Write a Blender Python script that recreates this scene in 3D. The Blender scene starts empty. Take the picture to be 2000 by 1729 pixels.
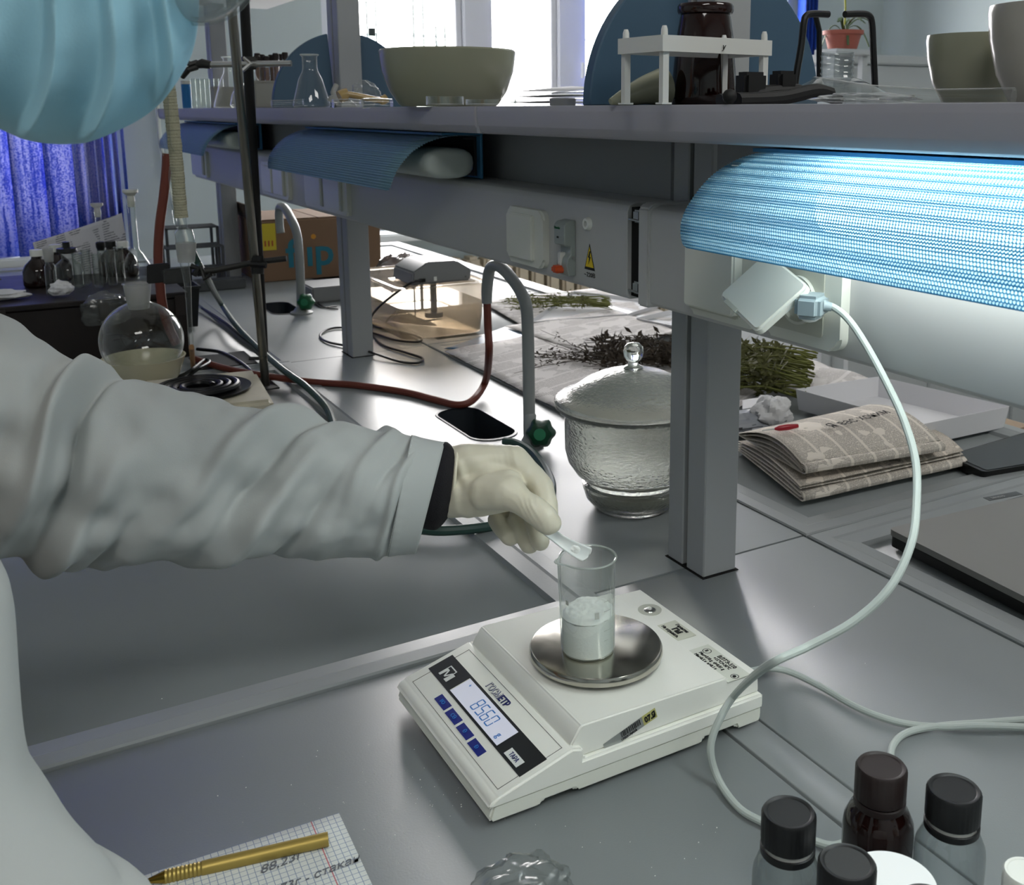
import bpy, bmesh, math, random
from mathutils import Vector, Matrix, noise
random.seed(7)
scene = bpy.context.scene
C = scene.collection
PI = math.pi
# ------------------------------------------------------------------ camera
CAM_H = 0.536                      # eye height above the worktop (z = 0)
FPX, CX, CY = 2020.0, 1158.0, 609.0
yv = Vector((-1238, 394, -FPX)).normalized()
xv = Vector((3422, 394, -FPX)); xv = (xv - xv.dot(yv)*yv).normalized()
zv = xv.cross(yv)
RM = Matrix((xv, yv, zv))           # camera -> world
cam_d = bpy.data.cameras.new('camera'); cam = bpy.data.objects.new('camera', cam_d); C.objects.link(cam)
cam.matrix_world = Matrix.Translation((0, 0, CAM_H)) @ RM.to_4x4()
cam_d.sensor_width = 36; cam_d.lens = FPX/2000*36
cam_d.shift_x = -(CX-1000)/2000; cam_d.shift_y = -(864.5-CY)/2000
cam_d.clip_start = 0.02; cam_d.clip_end = 60
cam_d.dof.use_dof = True; cam_d.dof.focus_distance = 0.98; cam_d.dof.aperture_fstop = 20
scene.camera = cam
# ------------------------------------------------------------------ world, lights, exposure
scene.view_settings.view_transform = 'Standard'
try: scene.view_settings.look = 'None'
except Exception: pass
scene.view_settings.gamma = 1.0; scene.view_settings.use_curve_mapping = False
scene.view_settings.exposure = 0.12
w = bpy.data.worlds.new('sky'); scene.world = w; w.use_nodes = True
bg = w.node_tree.nodes['Background']; bg.inputs[0].default_value = (1.0, 0.965, 0.95, 1); bg.inputs[1].default_value = 19.0
def area(name, loc, target, sx, sy, power, col, portal=False):
    l = bpy.data.lights.new(name, 'AREA'); l.shape = 'RECTANGLE'; l.size = sx; l.size_y = sy; l.energy = power; l.color = col
    o = bpy.data.objects.new(name, l); C.objects.link(o); o.location = loc
    o.rotation_euler = (Vector(target)-Vector(loc)).to_track_quat('-Z', 'Y').to_euler()
    if portal: l.cycles.is_portal = True
    return o
area('window_portal', (2.85, 4.86, 0.95), (2.85, 0, 0.95), 2.7, 2.0, 1, (1, 1, 1), True)
area('window_portal', (-0.1, 4.86, 0.95), (-0.1, 0, 0.95), 1.5, 2.0, 1, (1, 1, 1), True)
# fill lights added behind and above the camera, no lamps seen there
area('added_fill_light', (-0.6, -0.9, 2.15), (-0.6, -0.9, 0), 1.2, 0.6, 22, (1.0, 0.99, 0.95))
area('added_fill_light', (1.8, -0.6, 2.15), (1.8, -0.6, 0), 1.2, 0.6, 24, (1.0, 0.99, 0.95))
# ------------------------------------------------------------------ picture geometry helpers (pixel -> place in the room)
O = Vector((0, 0, CAM_H))
def ray(u, v): return RM @ Vector((u-CX, -(v-CY), -FPX))
def atz(u, v, z=0.0): d = ray(u, v); return O + d*((z-CAM_H)/d.z)
def atx(u, v, x): d = ray(u, v); return O + d*(x/d.x)
def aty(u, v, y): d = ray(u, v); return O + d*(y/d.y)
def W(u, v, d): return O + ray(u, v)*(d/FPX)
def atpl(u, v, p, n): d = ray(u, v); return O + d*((p-O).dot(n)/d.dot(n))
def depth(p): return -(RM.transposed() @ (Vector(p)-O)).z
# ------------------------------------------------------------------ materials
def lin(c):
    if isinstance(c, str):
        c = c.lstrip('#'); c = [int(c[i:i+2], 16)/255 for i in (0, 2, 4)]
    return tuple(x/12.92 if x <= .04045 else ((x+.055)/1.055)**2.4 for x in c)+(1,)
def mat(name, col, rough=.5, metal=0, spec=.5, var=0.0, vscale=8, bump=0.0, bscale=60, emit=None, estr=1, trans=0, ior=1.45, sss=0, aniso=None, stain=None):
    m = bpy.data.materials.new(name); m.use_nodes = True
    nt = m.node_tree; N = nt.nodes; L = nt.links; b = N['Principled BSDF']
    c = lin(col)
    b.inputs['Base Color'].default_value = c; b.inputs['Roughness'].default_value = rough
    b.inputs['Metallic'].default_value = metal; b.inputs['Specular IOR Level'].default_value = spec
    b.inputs['IOR'].default_value = ior; b.inputs['Transmission Weight'].default_value = trans
    tc = N.new('ShaderNodeTexCoord')
    if var:
        nz = N.new('ShaderNodeTexNoise'); nz.inputs['Scale'].default_value = vscale; nz.inputs['Detail'].default_value = 6
        L.new(tc.outputs['Object'], nz.inputs['Vector'])
        mx = N.new('ShaderNodeMixRGB'); mx.inputs[1].default_value = tuple(x*(1-var) for x in c[:3])+(1,)
        mx.inputs[2].default_value = tuple(min(1, x*(1+var)) for x in c[:3])+(1,) if stain is None else lin(stain)
        L.new(nz.outputs['Fac'], mx.inputs[0]); L.new(mx.outputs[0], b.inputs['Base Color'])
        mr = N.new('ShaderNodeMapRange'); mr.inputs['To Min'].default_value = max(0, rough-.08); mr.inputs['To Max'].default_value = min(1, rough+.1)
        L.new(nz.outputs['Fac'], mr.inputs['Value']); L.new(mr.outputs[0], b.inputs['Roughness'])
    if bump:
        n2 = N.new('ShaderNodeTexNoise'); n2.inputs['Scale'].default_value = bscale; n2.inputs['Detail'].default_value = 5
        L.new(tc.outputs['Object'], n2.inputs['Vector'])
        bp = N.new('ShaderNodeBump'); bp.inputs['Strength'].default_value = bump; bp.inputs['Distance'].default_value = .002
        L.new(n2.outputs['Fac'], bp.inputs['Height']); L.new(bp.outputs[0], b.inputs['Normal'])
    if emit:
        b.inputs['Emission Color'].default_value = lin(emit); b.inputs['Emission Strength'].default_value = estr
    if sss:
        b.inputs['Subsurface Weight'].default_value = sss; b.inputs['Subsurface Radius'].default_value = (.01, .008, .005)
    return m
def thin_glass(name, tint='#fbfdfc', edge='#c3ccc8', haze=0.0, rough=0.02, blend=.35, hcol='#c8cfcc', gl=1.0, edgew=0.0):
    m = bpy.data.materials.new(name); m.use_nodes = True; nt = m.node_tree; N = nt.nodes; L = nt.links
    N.clear(); out = N.new('ShaderNodeOutputMaterial')
    tr = N.new('ShaderNodeBsdfTransparent'); g = N.new('ShaderNodeBsdfGlossy'); g.inputs['Roughness'].default_value = rough
    g.inputs['Color'].default_value = (gl, gl, gl, 1)
    lw = N.new('ShaderNodeLayerWeight'); lw.inputs['Blend'].default_value = blend
    mc = N.new('ShaderNodeMixRGB'); mc.inputs[1].default_value = lin(tint); mc.inputs[2].default_value = lin(edge)
    L.new(lw.outputs['Facing'], mc.inputs[0]); L.new(mc.outputs[0], tr.inputs['Color'])
    lf = N.new('ShaderNodeLayerWeight'); lf.inputs['Blend'].default_value = .5
    pw = N.new('ShaderNodeMath'); pw.operation = 'POWER'; L.new(lf.outputs['Facing'], pw.inputs[0]); pw.inputs[1].default_value = 4.0
    fr = N.new('ShaderNodeMath'); fr.operation = 'MULTIPLY_ADD'; L.new(pw.outputs[0], fr.inputs[0]); fr.inputs[1].default_value = .85; fr.inputs[2].default_value = .045
    mx = N.new('ShaderNodeMixShader'); L.new(fr.outputs[0], mx.inputs[0]); L.new(tr.outputs[0], mx.inputs[1]); L.new(g.outputs[0], mx.inputs[2])
    last = mx
    if haze:
        d = N.new('ShaderNodeBsdfTranslucent'); d.inputs[0].default_value = lin(hcol)
        d2 = N.new('ShaderNodeBsdfDiffuse'); d2.inputs[0].default_value = lin(hcol)
        a = N.new('ShaderNodeMixShader'); a.inputs[0].default_value = .5; L.new(d.outputs[0], a.inputs[1]); L.new(d2.outputs[0], a.inputs[2])
        m2 = N.new('ShaderNodeMixShader'); m2.inputs[0].default_value = haze
        L.new(mx.outputs[0], m2.inputs[1]); L.new(a.outputs[0], m2.inputs[2]); last = m2
    if edgew:      # white mixed in at grazing angles, painting refracted window light on glass edges
        p2 = N.new('ShaderNodeMath'); p2.operation = 'POWER'; L.new(lf.outputs['Facing'], p2.inputs[0]); p2.inputs[1].default_value = 3.2
        p3 = N.new('ShaderNodeMath'); p3.operation = 'MULTIPLY'; L.new(p2.outputs[0], p3.inputs[0]); p3.inputs[1].default_value = edgew
        t5 = N.new('ShaderNodeBsdfTranslucent'); t5.inputs[0].default_value = (.95, .97, .96, 1); m5 = N.new('ShaderNodeMixShader')
        L.new(p3.outputs[0], m5.inputs[0]); L.new(last.outputs[0], m5.inputs[1]); L.new(t5.outputs[0], m5.inputs[2]); last = m5
    L.new(last.outputs[0], out.inputs[0]); return m
M = {}
M['bench'] = mat('bench_laminate', '#878d8e', .36, spec=.62, var=.06, vscale=5, bump=.05, bscale=500)
M['bench_rim'] = mat('bench_rim', '#8e9394', .38, var=.05, vscale=9, bump=.04, bscale=400)
M['bench_side'] = mat('bench_cabinet_paint', '#a8adb0', .5)
M['alu'] = mat('painted_grey_metal', '#9c9fa0', .42, spec=.5, var=.03, vscale=3)
M['shelf'] = mat('shelf_laminate', '#a2a1a8', .5, var=.04, vscale=4)
M['panel'] = mat('channel_paint', '#b7b8b7', .38, var=.03, vscale=3, bump=.02, bscale=300)
M['backpanel'] = mat('dark_back_panel', '#8a8d8f', .6)
M['gapblack'] = mat('black_void', '#060606', .9)
M['socket'] = mat('cream_socket_plastic', '#d3d5cc', .3, spec=.5)
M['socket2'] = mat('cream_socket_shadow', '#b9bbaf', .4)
M['bluedisc'] = mat('blue_laminate', '#3b566b', .5, var=.03)
M['wall'] = mat('wall_paint_blue_grey', '#b9c4c6', .9, var=.02, bump=.05, bscale=200)
M['wallw'] = mat('ceiling_white', '#dcdedd', .9)
M['floor'] = mat('floor_linoleum', '#8d8378', .5, var=.15, vscale=3)
M['winframe'] = mat('window_frame_plastic', '#cfd0d8', .35)
M['white'] = mat('white_plastic', '#e4e6df', .35, spec=.5)
M['balance'] = mat('balance_plastic', '#f1f2ea', .34, spec=.5, var=.03, vscale=25, bump=.03, bscale=600)
M['balance_base'] = mat('balance_base_plastic', '#e9ebe0', .36, bump=.03, bscale=600)
M['black'] = mat('black_plastic', '#101112', .35)
M['blackm'] = mat('black_matte', '#0c0c0d', .6)
M['darkgrey'] = mat('dark_grey_plastic', '#2b2d2f', .45)
M['strip'] = mat('black_keypad_strip', '#191d1f', .4)
M['bluekey'] = mat('blue_key', '#14237e', .4)
M['navy'] = mat('navy_print', '#1b2566', .5)
M['ink'] = mat('black_ink', '#17181a', .7)
M['whiteprint'] = mat('white_print', '#e6e9e6', .5)
M['lcd'] = mat('lcd_backlit', '#c9cbd8', .25, emit='#cfd2e2', estr=.32)
M['lcdseg'] = mat('lcd_segment', '#2f73b8', .4, emit='#2f73b8', estr=.12)
M['steel'] = mat('stainless_steel', '#b9b6ac', .16, metal=1, var=.22, vscale=30)
M['chrome'] = mat('chrome', '#c7c7c4', .2, metal=1)
M['rod'] = mat('steel_rod', '#8c8a82', .3, metal=1, var=.2, vscale=20)
M['blackrod'] = mat('blackened_rod', '#0d0d0e', .5, metal=0)
M['iron'] = mat('cast_iron', '#3c3c3b', .45, metal=.7, var=.2, vscale=40, bump=.3, bscale=200)
M['powder'] = mat('white_powder', '#f7f9f5', .95, bump=.15, bscale=500)
M['coat'] = mat('lab_coat_cotton', '#b0b5b4', .85, spec=.2, bump=.06, bscale=1200)
M['coatseam'] = mat('lab_coat_seam', '#c2cac8', .9)
M['cuff'] = mat('black_knit_cuff', '#0e0d14', .85, bump=.5, bscale=900)
M['glove'] = mat('latex_glove', '#d9d4c0', .38, spec=.5, sss=.1, bump=.25, bscale=60)
M['skin'] = mat('skin', '#c89878', .5, sss=.1)
M['mask'] = mat('blue_surgical_mask', '#97c3d3', .8, spec=.2, bump=.1, bscale=700)
M['glass'] = thin_glass('clear_glass', edgew=.5)
M['cylglass'] = thin_glass('measuring_cylinder_glass', tint='#eef2f1', edge='#020303', blend=.5)
M['vial'] = thin_glass('thin_vial_glass', edgew=.12)
M['rimglass'] = thin_glass('glass_rim', haze=.35, hcol='#e6ece8')  # rim highlights put into the colour as pale haze
M['glassd'] = thin_glass('clear_glass_thick', tint='#fdfefd', edge='#9da7a3', blend=.22, edgew=.6)
M['frost'] = thin_glass('frosted_ground_glass', haze=.62, rough=.3, hcol='#b9b9b4')
M['bag'] = thin_glass('clear_plastic_film', tint='#f6f7f7', edge='#c5c8c8', haze=.07, rough=.2)
M['plastank'] = thin_glass('clear_plastic_tank', tint='#f3eee6', edge='#b9b0a4', haze=.24, rough=.1, hcol='#e6dccd')
M['water'] = thin_glass('tank_water', tint='#efe9de', edge='#c9bfae', haze=.24, rough=.03, hcol='#ece0cf')
M['petb'] = thin_glass('clear_pet_bottle', tint='#f4f7f8', edge='#98a1a3', haze=.04, rough=.05, edgew=.25)
M['pane'] = thin_glass('window_pane', tint='#ffffff', edge='#dfe8e6', blend=.2)
def dess():
    m = mat('textured_desiccator_glass', '#eef2ee', .16, trans=1, ior=1.45)
    nt = m.node_tree; N = nt.nodes; L = nt.links; b = N['Principled BSDF']
    t = N.new('ShaderNodeTexCoord'); mp = N.new('ShaderNodeMapping'); mp.inputs['Scale'].default_value = (1, 1, 2.2); L.new(t.outputs['Object'], mp.inputs[0])
    n = N.new('ShaderNodeTexNoise'); n.inputs['Scale'].default_value = 170; n.inputs['Detail'].default_value = 3; L.new(mp.outputs[0], n.inputs[0])
    bp = N.new('ShaderNodeBump'); bp.inputs['Strength'].default_value = .35; bp.inputs['Distance'].default_value = .003
    L.new(n.outputs['Fac'], bp.inputs['Height']); L.new(bp.outputs[0], b.inputs['Normal'])
    b.inputs['Transmission Weight'].default_value = .96
    b.inputs['Base Color'].default_value = lin('#e6e9e4')
    return m
M['dess'] = dess()
M['knobglass'] = mat('solid_knob_glass', '#e8eeea', .03, trans=1, ior=1.5)
M['amber'] = mat('amber_glass_dark', '#1c0603', .08, spec=.6)
M['amber2'] = mat('brown_bottle_glass', '#190907', .07, spec=.6)
M['browncap'] = mat('dark_brown_cap', '#241a19', .45)
M['cap'] = mat('black_screw_cap', '#121315', .42)
M['porc'] = mat('porcelain', '#8a8b77', .18, spec=.55)
M['porcw'] = mat('porcelain_white', '#dcdad2', .15, spec=.6)
M['rackp'] = mat('milky_rack_plastic', '#cfd0cc', .35, sss=.1)
M['terra'] = mat('terracotta_plastic', '#b4685a', .6)
M['leaf'] = mat('plant_leaf', '#49633e', .5, var=.2)
M['leaf2'] = mat('pale_stalk', '#b5b83f', .5)
M['cabw'] = mat('white_cabinet', '#c9cfd2', .45)
M['card'] = mat('corrugated_cardboard', '#7a604a', .85, var=.08, vscale=14, bump=.1, bscale=200)
M['teal'] = mat('teal_print', '#1d6d80', .7)
M['orangep'] = mat('orange_print', '#c98a2a', .7)
M['yel'] = mat('yellow_sticker', '#c7b32c', .6)
M['warn'] = mat('warning_yellow', '#d9bd20', .5)
M['green'] = mat('green_tap_knob', '#0d5a36', .35)
M['greend'] = mat('dark_green_tap_knob', '#0c3a26', .35)
M['knoblabel'] = mat('knob_label', '#2f7d5a', .4)
M['tap'] = mat('grey_tap_enamel', '#8f9494', .35)
M['cup'] = mat('dark_sink_cup', '#262b31', .4)
M['rubred'] = mat('red_rubber_hose', '#6b3327', .5, var=.1, vscale=30)
M['rubgreen'] = mat('green_rubber_hose', '#2f4a44', .45)
M['rubblack'] = mat('black_rubber_hose', '#1c2122', .45)
M['cordw'] = mat('grey_white_cable', '#b4bdb8', .45)
M['laptop'] = mat('silver_laptop', '#8a8986', .42, metal=.35, var=.02)
M['laplogo'] = mat('laptop_badge', '#55585a', .35, metal=.6)
M['laplogo2'] = mat('laptop_badge_lettering', '#a9abab', .4)
M['gold'] = mat('gold_pen', '#ab9550', .42, metal=.6, var=.05)
M['goldtip'] = mat('gold_pen_tip', '#a88a3c', .2, metal=1)
M['hotplate'] = mat('worn_cream_enamel', '#c9c2ad', .45, var=.35, vscale=18, bump=.1)
M['coil'] = mat('blackened_coil', '#1d1d1f', .35, metal=.4)
M['rope'] = mat('asbestos_cord', '#a8a68f', .95, var=.15, vscale=90, bump=.8, bscale=260)
M['paper'] = mat('white_paper', '#dcdcdf', .9, bump=.05, bscale=60)
M['paperpl'] = mat('white_tissue', '#d6d6d8', .9, bump=.3, bscale=60)
M['greybag'] = mat('grey_plastic_sheet', '#8e9299', .4, bump=.3, bscale=30)
M['red'] = mat('red_plastic', '#a5182a', .3)
M['greybox'] = mat('grey_instrument_case', '#7f8183', .45, var=.04)
M['wood'] = mat('pale_wood', '#a08d78', .7, var=.12, vscale=5)
M['darkwood'] = mat('dark_stained_wood', '#2a2321', .5, var=.3, vscale=18)
M['case'] = mat('dark_lacquered_case', '#170f0e', .4, var=.5, vscale=20)
M['shelfbottles'] = mat('pale_box', '#9a9990', .6)
M['brownliq'] = mat('brown_tube_contents', '#7c5440', .4, var=.3, vscale=80)
M['bluebox'] = mat('blue_cap_box', '#1c6fae', .4)
M['radi'] = mat('radiator_enamel', '#b8ad98', .5)
M['opal'] = mat('opal_lamp_cover', '#c3ccc6', .3, sss=.1)
M['steam'] = mat('dark_metal_shelf', '#4d5052', .5)
M['herb'] = mat('dried_herb_green', '#54552f', .8, var=.3, vscale=60)
M['herb2'] = mat('dried_herb_brown', '#3b3228', .85, var=.3, vscale=60)
M['stem'] = mat('dried_stem', '#6c7037', .8, var=.2, vscale=40)
M['lampcore'] = mat('lit_fluorescent_diffuser', '#ffffff', .4, emit='#f8fffb', estr=8.0)
M['reflector'] = mat('lamp_reflector', '#e8ecea', .35, spec=.5)
M['bluehousing'] = mat('blue_lamp_housing', '#3c7da6', .45)
M['strip_white'] = mat('sill_laminate', '#e9ecec', .3)

def perforated(name, col, hole=.40, pitch=.0026, tran=.45):
    """blue sheet pressed with rows of round holes; UV is in metres"""
    m = bpy.data.materials.new(name); m.use_nodes = True; nt = m.node_tree; N = nt.nodes; L = nt.links; N.clear()
    out = N.new('ShaderNodeOutputMaterial'); uv = N.new('ShaderNodeUVMap'); uv.uv_map = 'UVMap'
    s = N.new('ShaderNodeVectorMath'); s.operation = 'SCALE'; s.inputs['Scale'].default_value = 1/pitch; L.new(uv.outputs[0], s.inputs[0])
    sx = N.new('ShaderNodeSeparateXYZ'); L.new(s.outputs[0], sx.inputs[0])
    def math_(op, a, b=None):
        n = N.new('ShaderNodeMath'); n.operation = op
        for i, q in enumerate((a, b)):
            if q is None: continue
            if isinstance(q, (int, float)): n.inputs[i].default_value = q
            else: L.new(q, n.inputs[i])
        return n.outputs[0]
    row = math_('FLOOR', sx.outputs['Y']); odd = math_('MULTIPLY', math_('MODULO', row, 2), .5)
    fx = math_('SUBTRACT', math_('FRACT', math_('ADD', sx.outputs['X'], odd)), .5)
    fy = math_('SUBTRACT', math_('FRACT', sx.outputs['Y']), .5)
    d = math_('SQRT', math_('ADD', math_('MULTIPLY', fx, fx), math_('MULTIPLY', fy, fy)))
    hm = math_('LESS_THAN', d, hole)
    bp = N.new('ShaderNodeBump'); bp.inputs['Strength'].default_value = .5; bp.inputs['Distance'].default_value = .0006; L.new(d, bp.inputs['Height'])
    p = N.new('ShaderNodeBsdfPrincipled'); p.inputs['Base Color'].default_value = lin(col); p.inputs['Roughness'].default_value = .35
    L.new(bp.outputs[0], p.inputs['Normal'])
    tl = N.new('ShaderNodeBsdfTranslucent'); tl.inputs[0].default_value = lin(col)
    a = N.new('ShaderNodeMixShader'); a.inputs[0].default_value = tran; L.new(p.outputs[0], a.inputs[1]); L.new(tl.outputs[0], a.inputs[2])
    # the pressed dimples are thin milky film: they pass most of the light
    t1 = N.new('ShaderNodeBsdfTranslucent'); t1.inputs[0].default_value = lin('#dff3fb')
    t2 = N.new('ShaderNodeBsdfTransparent'); t2.inputs[0].default_value = lin('#d9f0f8')
    h = N.new('ShaderNodeMixShader'); h.inputs[0].default_value = .5; L.new(t1.outputs[0], h.inputs[1]); L.new(t2.outputs[0], h.inputs[2])
    f = N.new('ShaderNodeMixShader'); L.new(hm, f.inputs[0]); L.new(a.outputs[0], f.inputs[1]); L.new(h.outputs[0], f.inputs[2])
    L.new(f.outputs[0], out.inputs[0]); return m
M['perf'] = perforated('blue_perforated_shade', '#5c9cbe', tran=.5)
M['ribbed'] = perforated('blue_perforated_shade_unlit', '#7498ab', hole=.2, tran=.15)

def blind_mat():
    m = bpy.data.materials.new('blue_blind_fabric'); m.use_nodes = True; nt = m.node_tree; N = nt.nodes; L = nt.links; N.clear()
    out = N.new('ShaderNodeOutputMaterial'); tc = N.new('ShaderNodeTexCoord')
    mp = N.new('ShaderNodeMapping'); mp.inputs['Scale'].default_value = (55, 55, 3); L.new(tc.outputs['Object'], mp.inputs[0])
    nz = N.new('ShaderNodeTexNoise'); nz.inputs['Scale'].default_value = 1.4; nz.inputs['Detail'].default_value = 8; L.new(mp.outputs[0], nz.inputs[0])
    n2 = N.new('ShaderNodeTexNoise'); n2.inputs['Scale'].default_value = 160; L.new(tc.outputs['Object'], n2.inputs[0])
    ad = N.new('ShaderNodeMath'); ad.operation = 'MULTIPLY'; L.new(nz.outputs['Fac'], ad.inputs[0]); L.new(n2.outputs['Fac'], ad.inputs[1])
    rp = N.new('ShaderNodeValToRGB'); rp.color_ramp.elements[0].position = .18; rp.color_ramp.elements[0].color = lin('#6470b4')
    rp.color_ramp.elements[1].position = .32; rp.color_ramp.elements[1].color = lin('#babddd'); L.new(ad.outputs[0], rp.inputs[0])
    d = N.new('ShaderNodeBsdfDiffuse'); t = N.new('ShaderNodeBsdfTranslucent'); d.inputs[0].default_value = lin('#2247a8'); L.new(rp.outputs[0], t.inputs[0])
    mx = N.new('ShaderNodeMixShader'); mx.inputs[0].default_value = .36; L.new(d.outputs[0], mx.inputs[1]); L.new(t.outputs[0], mx.inputs[2]); L.new(mx.outputs[0], out.inputs[0]); return m
M['blind'] = blind_mat()
M['blindtail'] = mat('blue_blind_folded', '#173f9e', .8)

def newsprint(name, base='#cfcac3', ink='#5c5955', lh=.0022, colw=.04, photo=0.0, seed=0.0):
    """printed columns of small type in UV space (metres)"""
    m = mat(name, base, .85, spec=.2); nt = m.node_tree; N = nt.nodes; L = nt.links; b = N['Principled BSDF']
    uv = N.new('ShaderNodeUVMap'); uv.uv_map = 'UVMap'; sx = N.new('ShaderNodeSeparateXYZ'); L.new(uv.outputs[0], sx.inputs[0])
    def mt(op, a, b_=None, c=None):
        n = N.new('ShaderNodeMath'); n.operation = op
        for i, q in enumerate((a, b_, c)):
            if q is None: continue
            if isinstance(q, (int, float)): n.inputs[i].default_value = q
            else: L.new(q, n.inputs[i])
        return n.outputs[0]
    ly = mt('FRACT', mt('DIVIDE', sx.outputs['Y'], lh)); line = mt('LESS_THAN', ly, .52)
    cxx = mt('FRACT', mt('DIVIDE', sx.outputs['X'], colw)); colm = mt('MULTIPLY', mt('GREATER_THAN', cxx, .07), mt('LESS_THAN', cxx, .95))
    cmb = N.new('ShaderNodeCombineXYZ'); L.new(mt('MULTIPLY', sx.outputs['X'], 900), cmb.inputs[0]); L.new(mt('MULTIPLY', mt('FLOOR', mt('DIVIDE', sx.outputs['Y'], lh)), 7.3), cmb.inputs[1])
    nz = N.new('ShaderNodeTexNoise'); nz.inputs['Scale'].default_value = 1.0; nz.inputs['Detail'].default_value = 2; L.new(cmb.outputs[0], nz.inputs[0])
    word = mt('GREATER_THAN', nz.outputs['Fac'], .42)
    big = N.new('ShaderNodeTexNoise'); big.inputs['Scale'].default_value = 14; L.new(uv.outputs[0], big.inputs[0])
    blk = mt('GREATER_THAN', big.outputs['Fac'], .40+seed)
    ms = mt('MULTIPLY', mt('MULTIPLY', line, colm), mt('MULTIPLY', word, blk))
    mx = N.new('ShaderNodeMixRGB'); mx.inputs[1].default_value = lin(base); mx.inputs[2].default_value = lin(ink); L.new(mt('MULTIPLY', ms, .8), mx.inputs[0])
    o = mx.outputs[0]
    if photo:
        ph = N.new('ShaderNodeTexNoise'); ph.inputs['Scale'].default_value = 9; ph.inputs['Detail'].default_value = 5; L.new(uv.outputs[0], ph.inputs[0])
        m2 = N.new('ShaderNodeMixRGB'); m2.inputs[2].default_value = lin('#6b6762'); L.new(o, m2.inputs[1]); L.new(mt('MULTIPLY', mt('GREATER_THAN', ph.outputs['Fac'], .6), photo), m2.inputs[0]); o = m2.outputs[0]
    L.new(o, b.inputs['Base Color']); return m
M['news'] = newsprint('newsprint', '#e2dacf', '#55504a')
M['newsw'] = newsprint('newsprint_pale', '#d8d4d2', '#8f8b89', lh=.0045, colw=.06, seed=.06)
M['newsph'] = newsprint('newsprint_with_photo', '#dfd5c8', '#4d4842', photo=.7)
M['sheet'] = newsprint('typed_sheet', '#c7c7cc', '#62626a', lh=.008, colw=.11, seed=.1)
def graph():
    m = mat('squared_paper', '#cfd3cf', .9); nt = m.node_tree; N = nt.nodes; L = nt.links; b = N['Principled BSDF']
    uv = N.new('ShaderNodeUVMap'); uv.uv_map = 'UVMap'; sx = N.new('ShaderNodeSeparateXYZ'); L.new(uv.outputs[0], sx.inputs[0])
    def mt(op, a, c):
        n = N.new('ShaderNodeMath'); n.operation = op
        for i, q in enumerate((a, c)):
            if isinstance(q, (int, float)): n.inputs[i].default_value = q
            else: L.new(q, n.inputs[i])
        return n.outputs[0]
    def g(a):
        n = N.new('ShaderNodeMath'); n.operation = 'FRACT'; L.new(mt('DIVIDE', a, .005), n.inputs[0]); return mt('LESS_THAN', n.outputs[0], .11)
    k = mt('MAXIMUM', g(sx.outputs['X']), g(sx.outputs['Y']))
    mx = N.new('ShaderNodeMixRGB'); mx.inputs[1].default_value = lin('#d5d9d6'); mx.inputs[2].default_value = lin('#8d9ab0'); L.new(k, mx.inputs[0])
    r = mt('LESS_THAN', N_abs(N, L, mt('SUBTRACT', sx.outputs['X'], -.0215)), .0004)
    m2 = N.new('ShaderNodeMixRGB'); m2.inputs[2].default_value = lin('#c06a76'); L.new(mx.outputs[0], m2.inputs[1]); L.new(r, m2.inputs[0])
    L.new(m2.outputs[0], b.inputs['Base Color']); return m
def N_abs(N, L, s):
    n = N.new('ShaderNodeMath'); n.operation = 'ABSOLUTE'; L.new(s, n.inputs[0]); return n.outputs[0]
M['graph'] = graph()
M['magazine'] = mat('coloured_magazine', '#7a8c80', .3, var=.9, vscale=45, stain='#3b7fb4')

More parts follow.
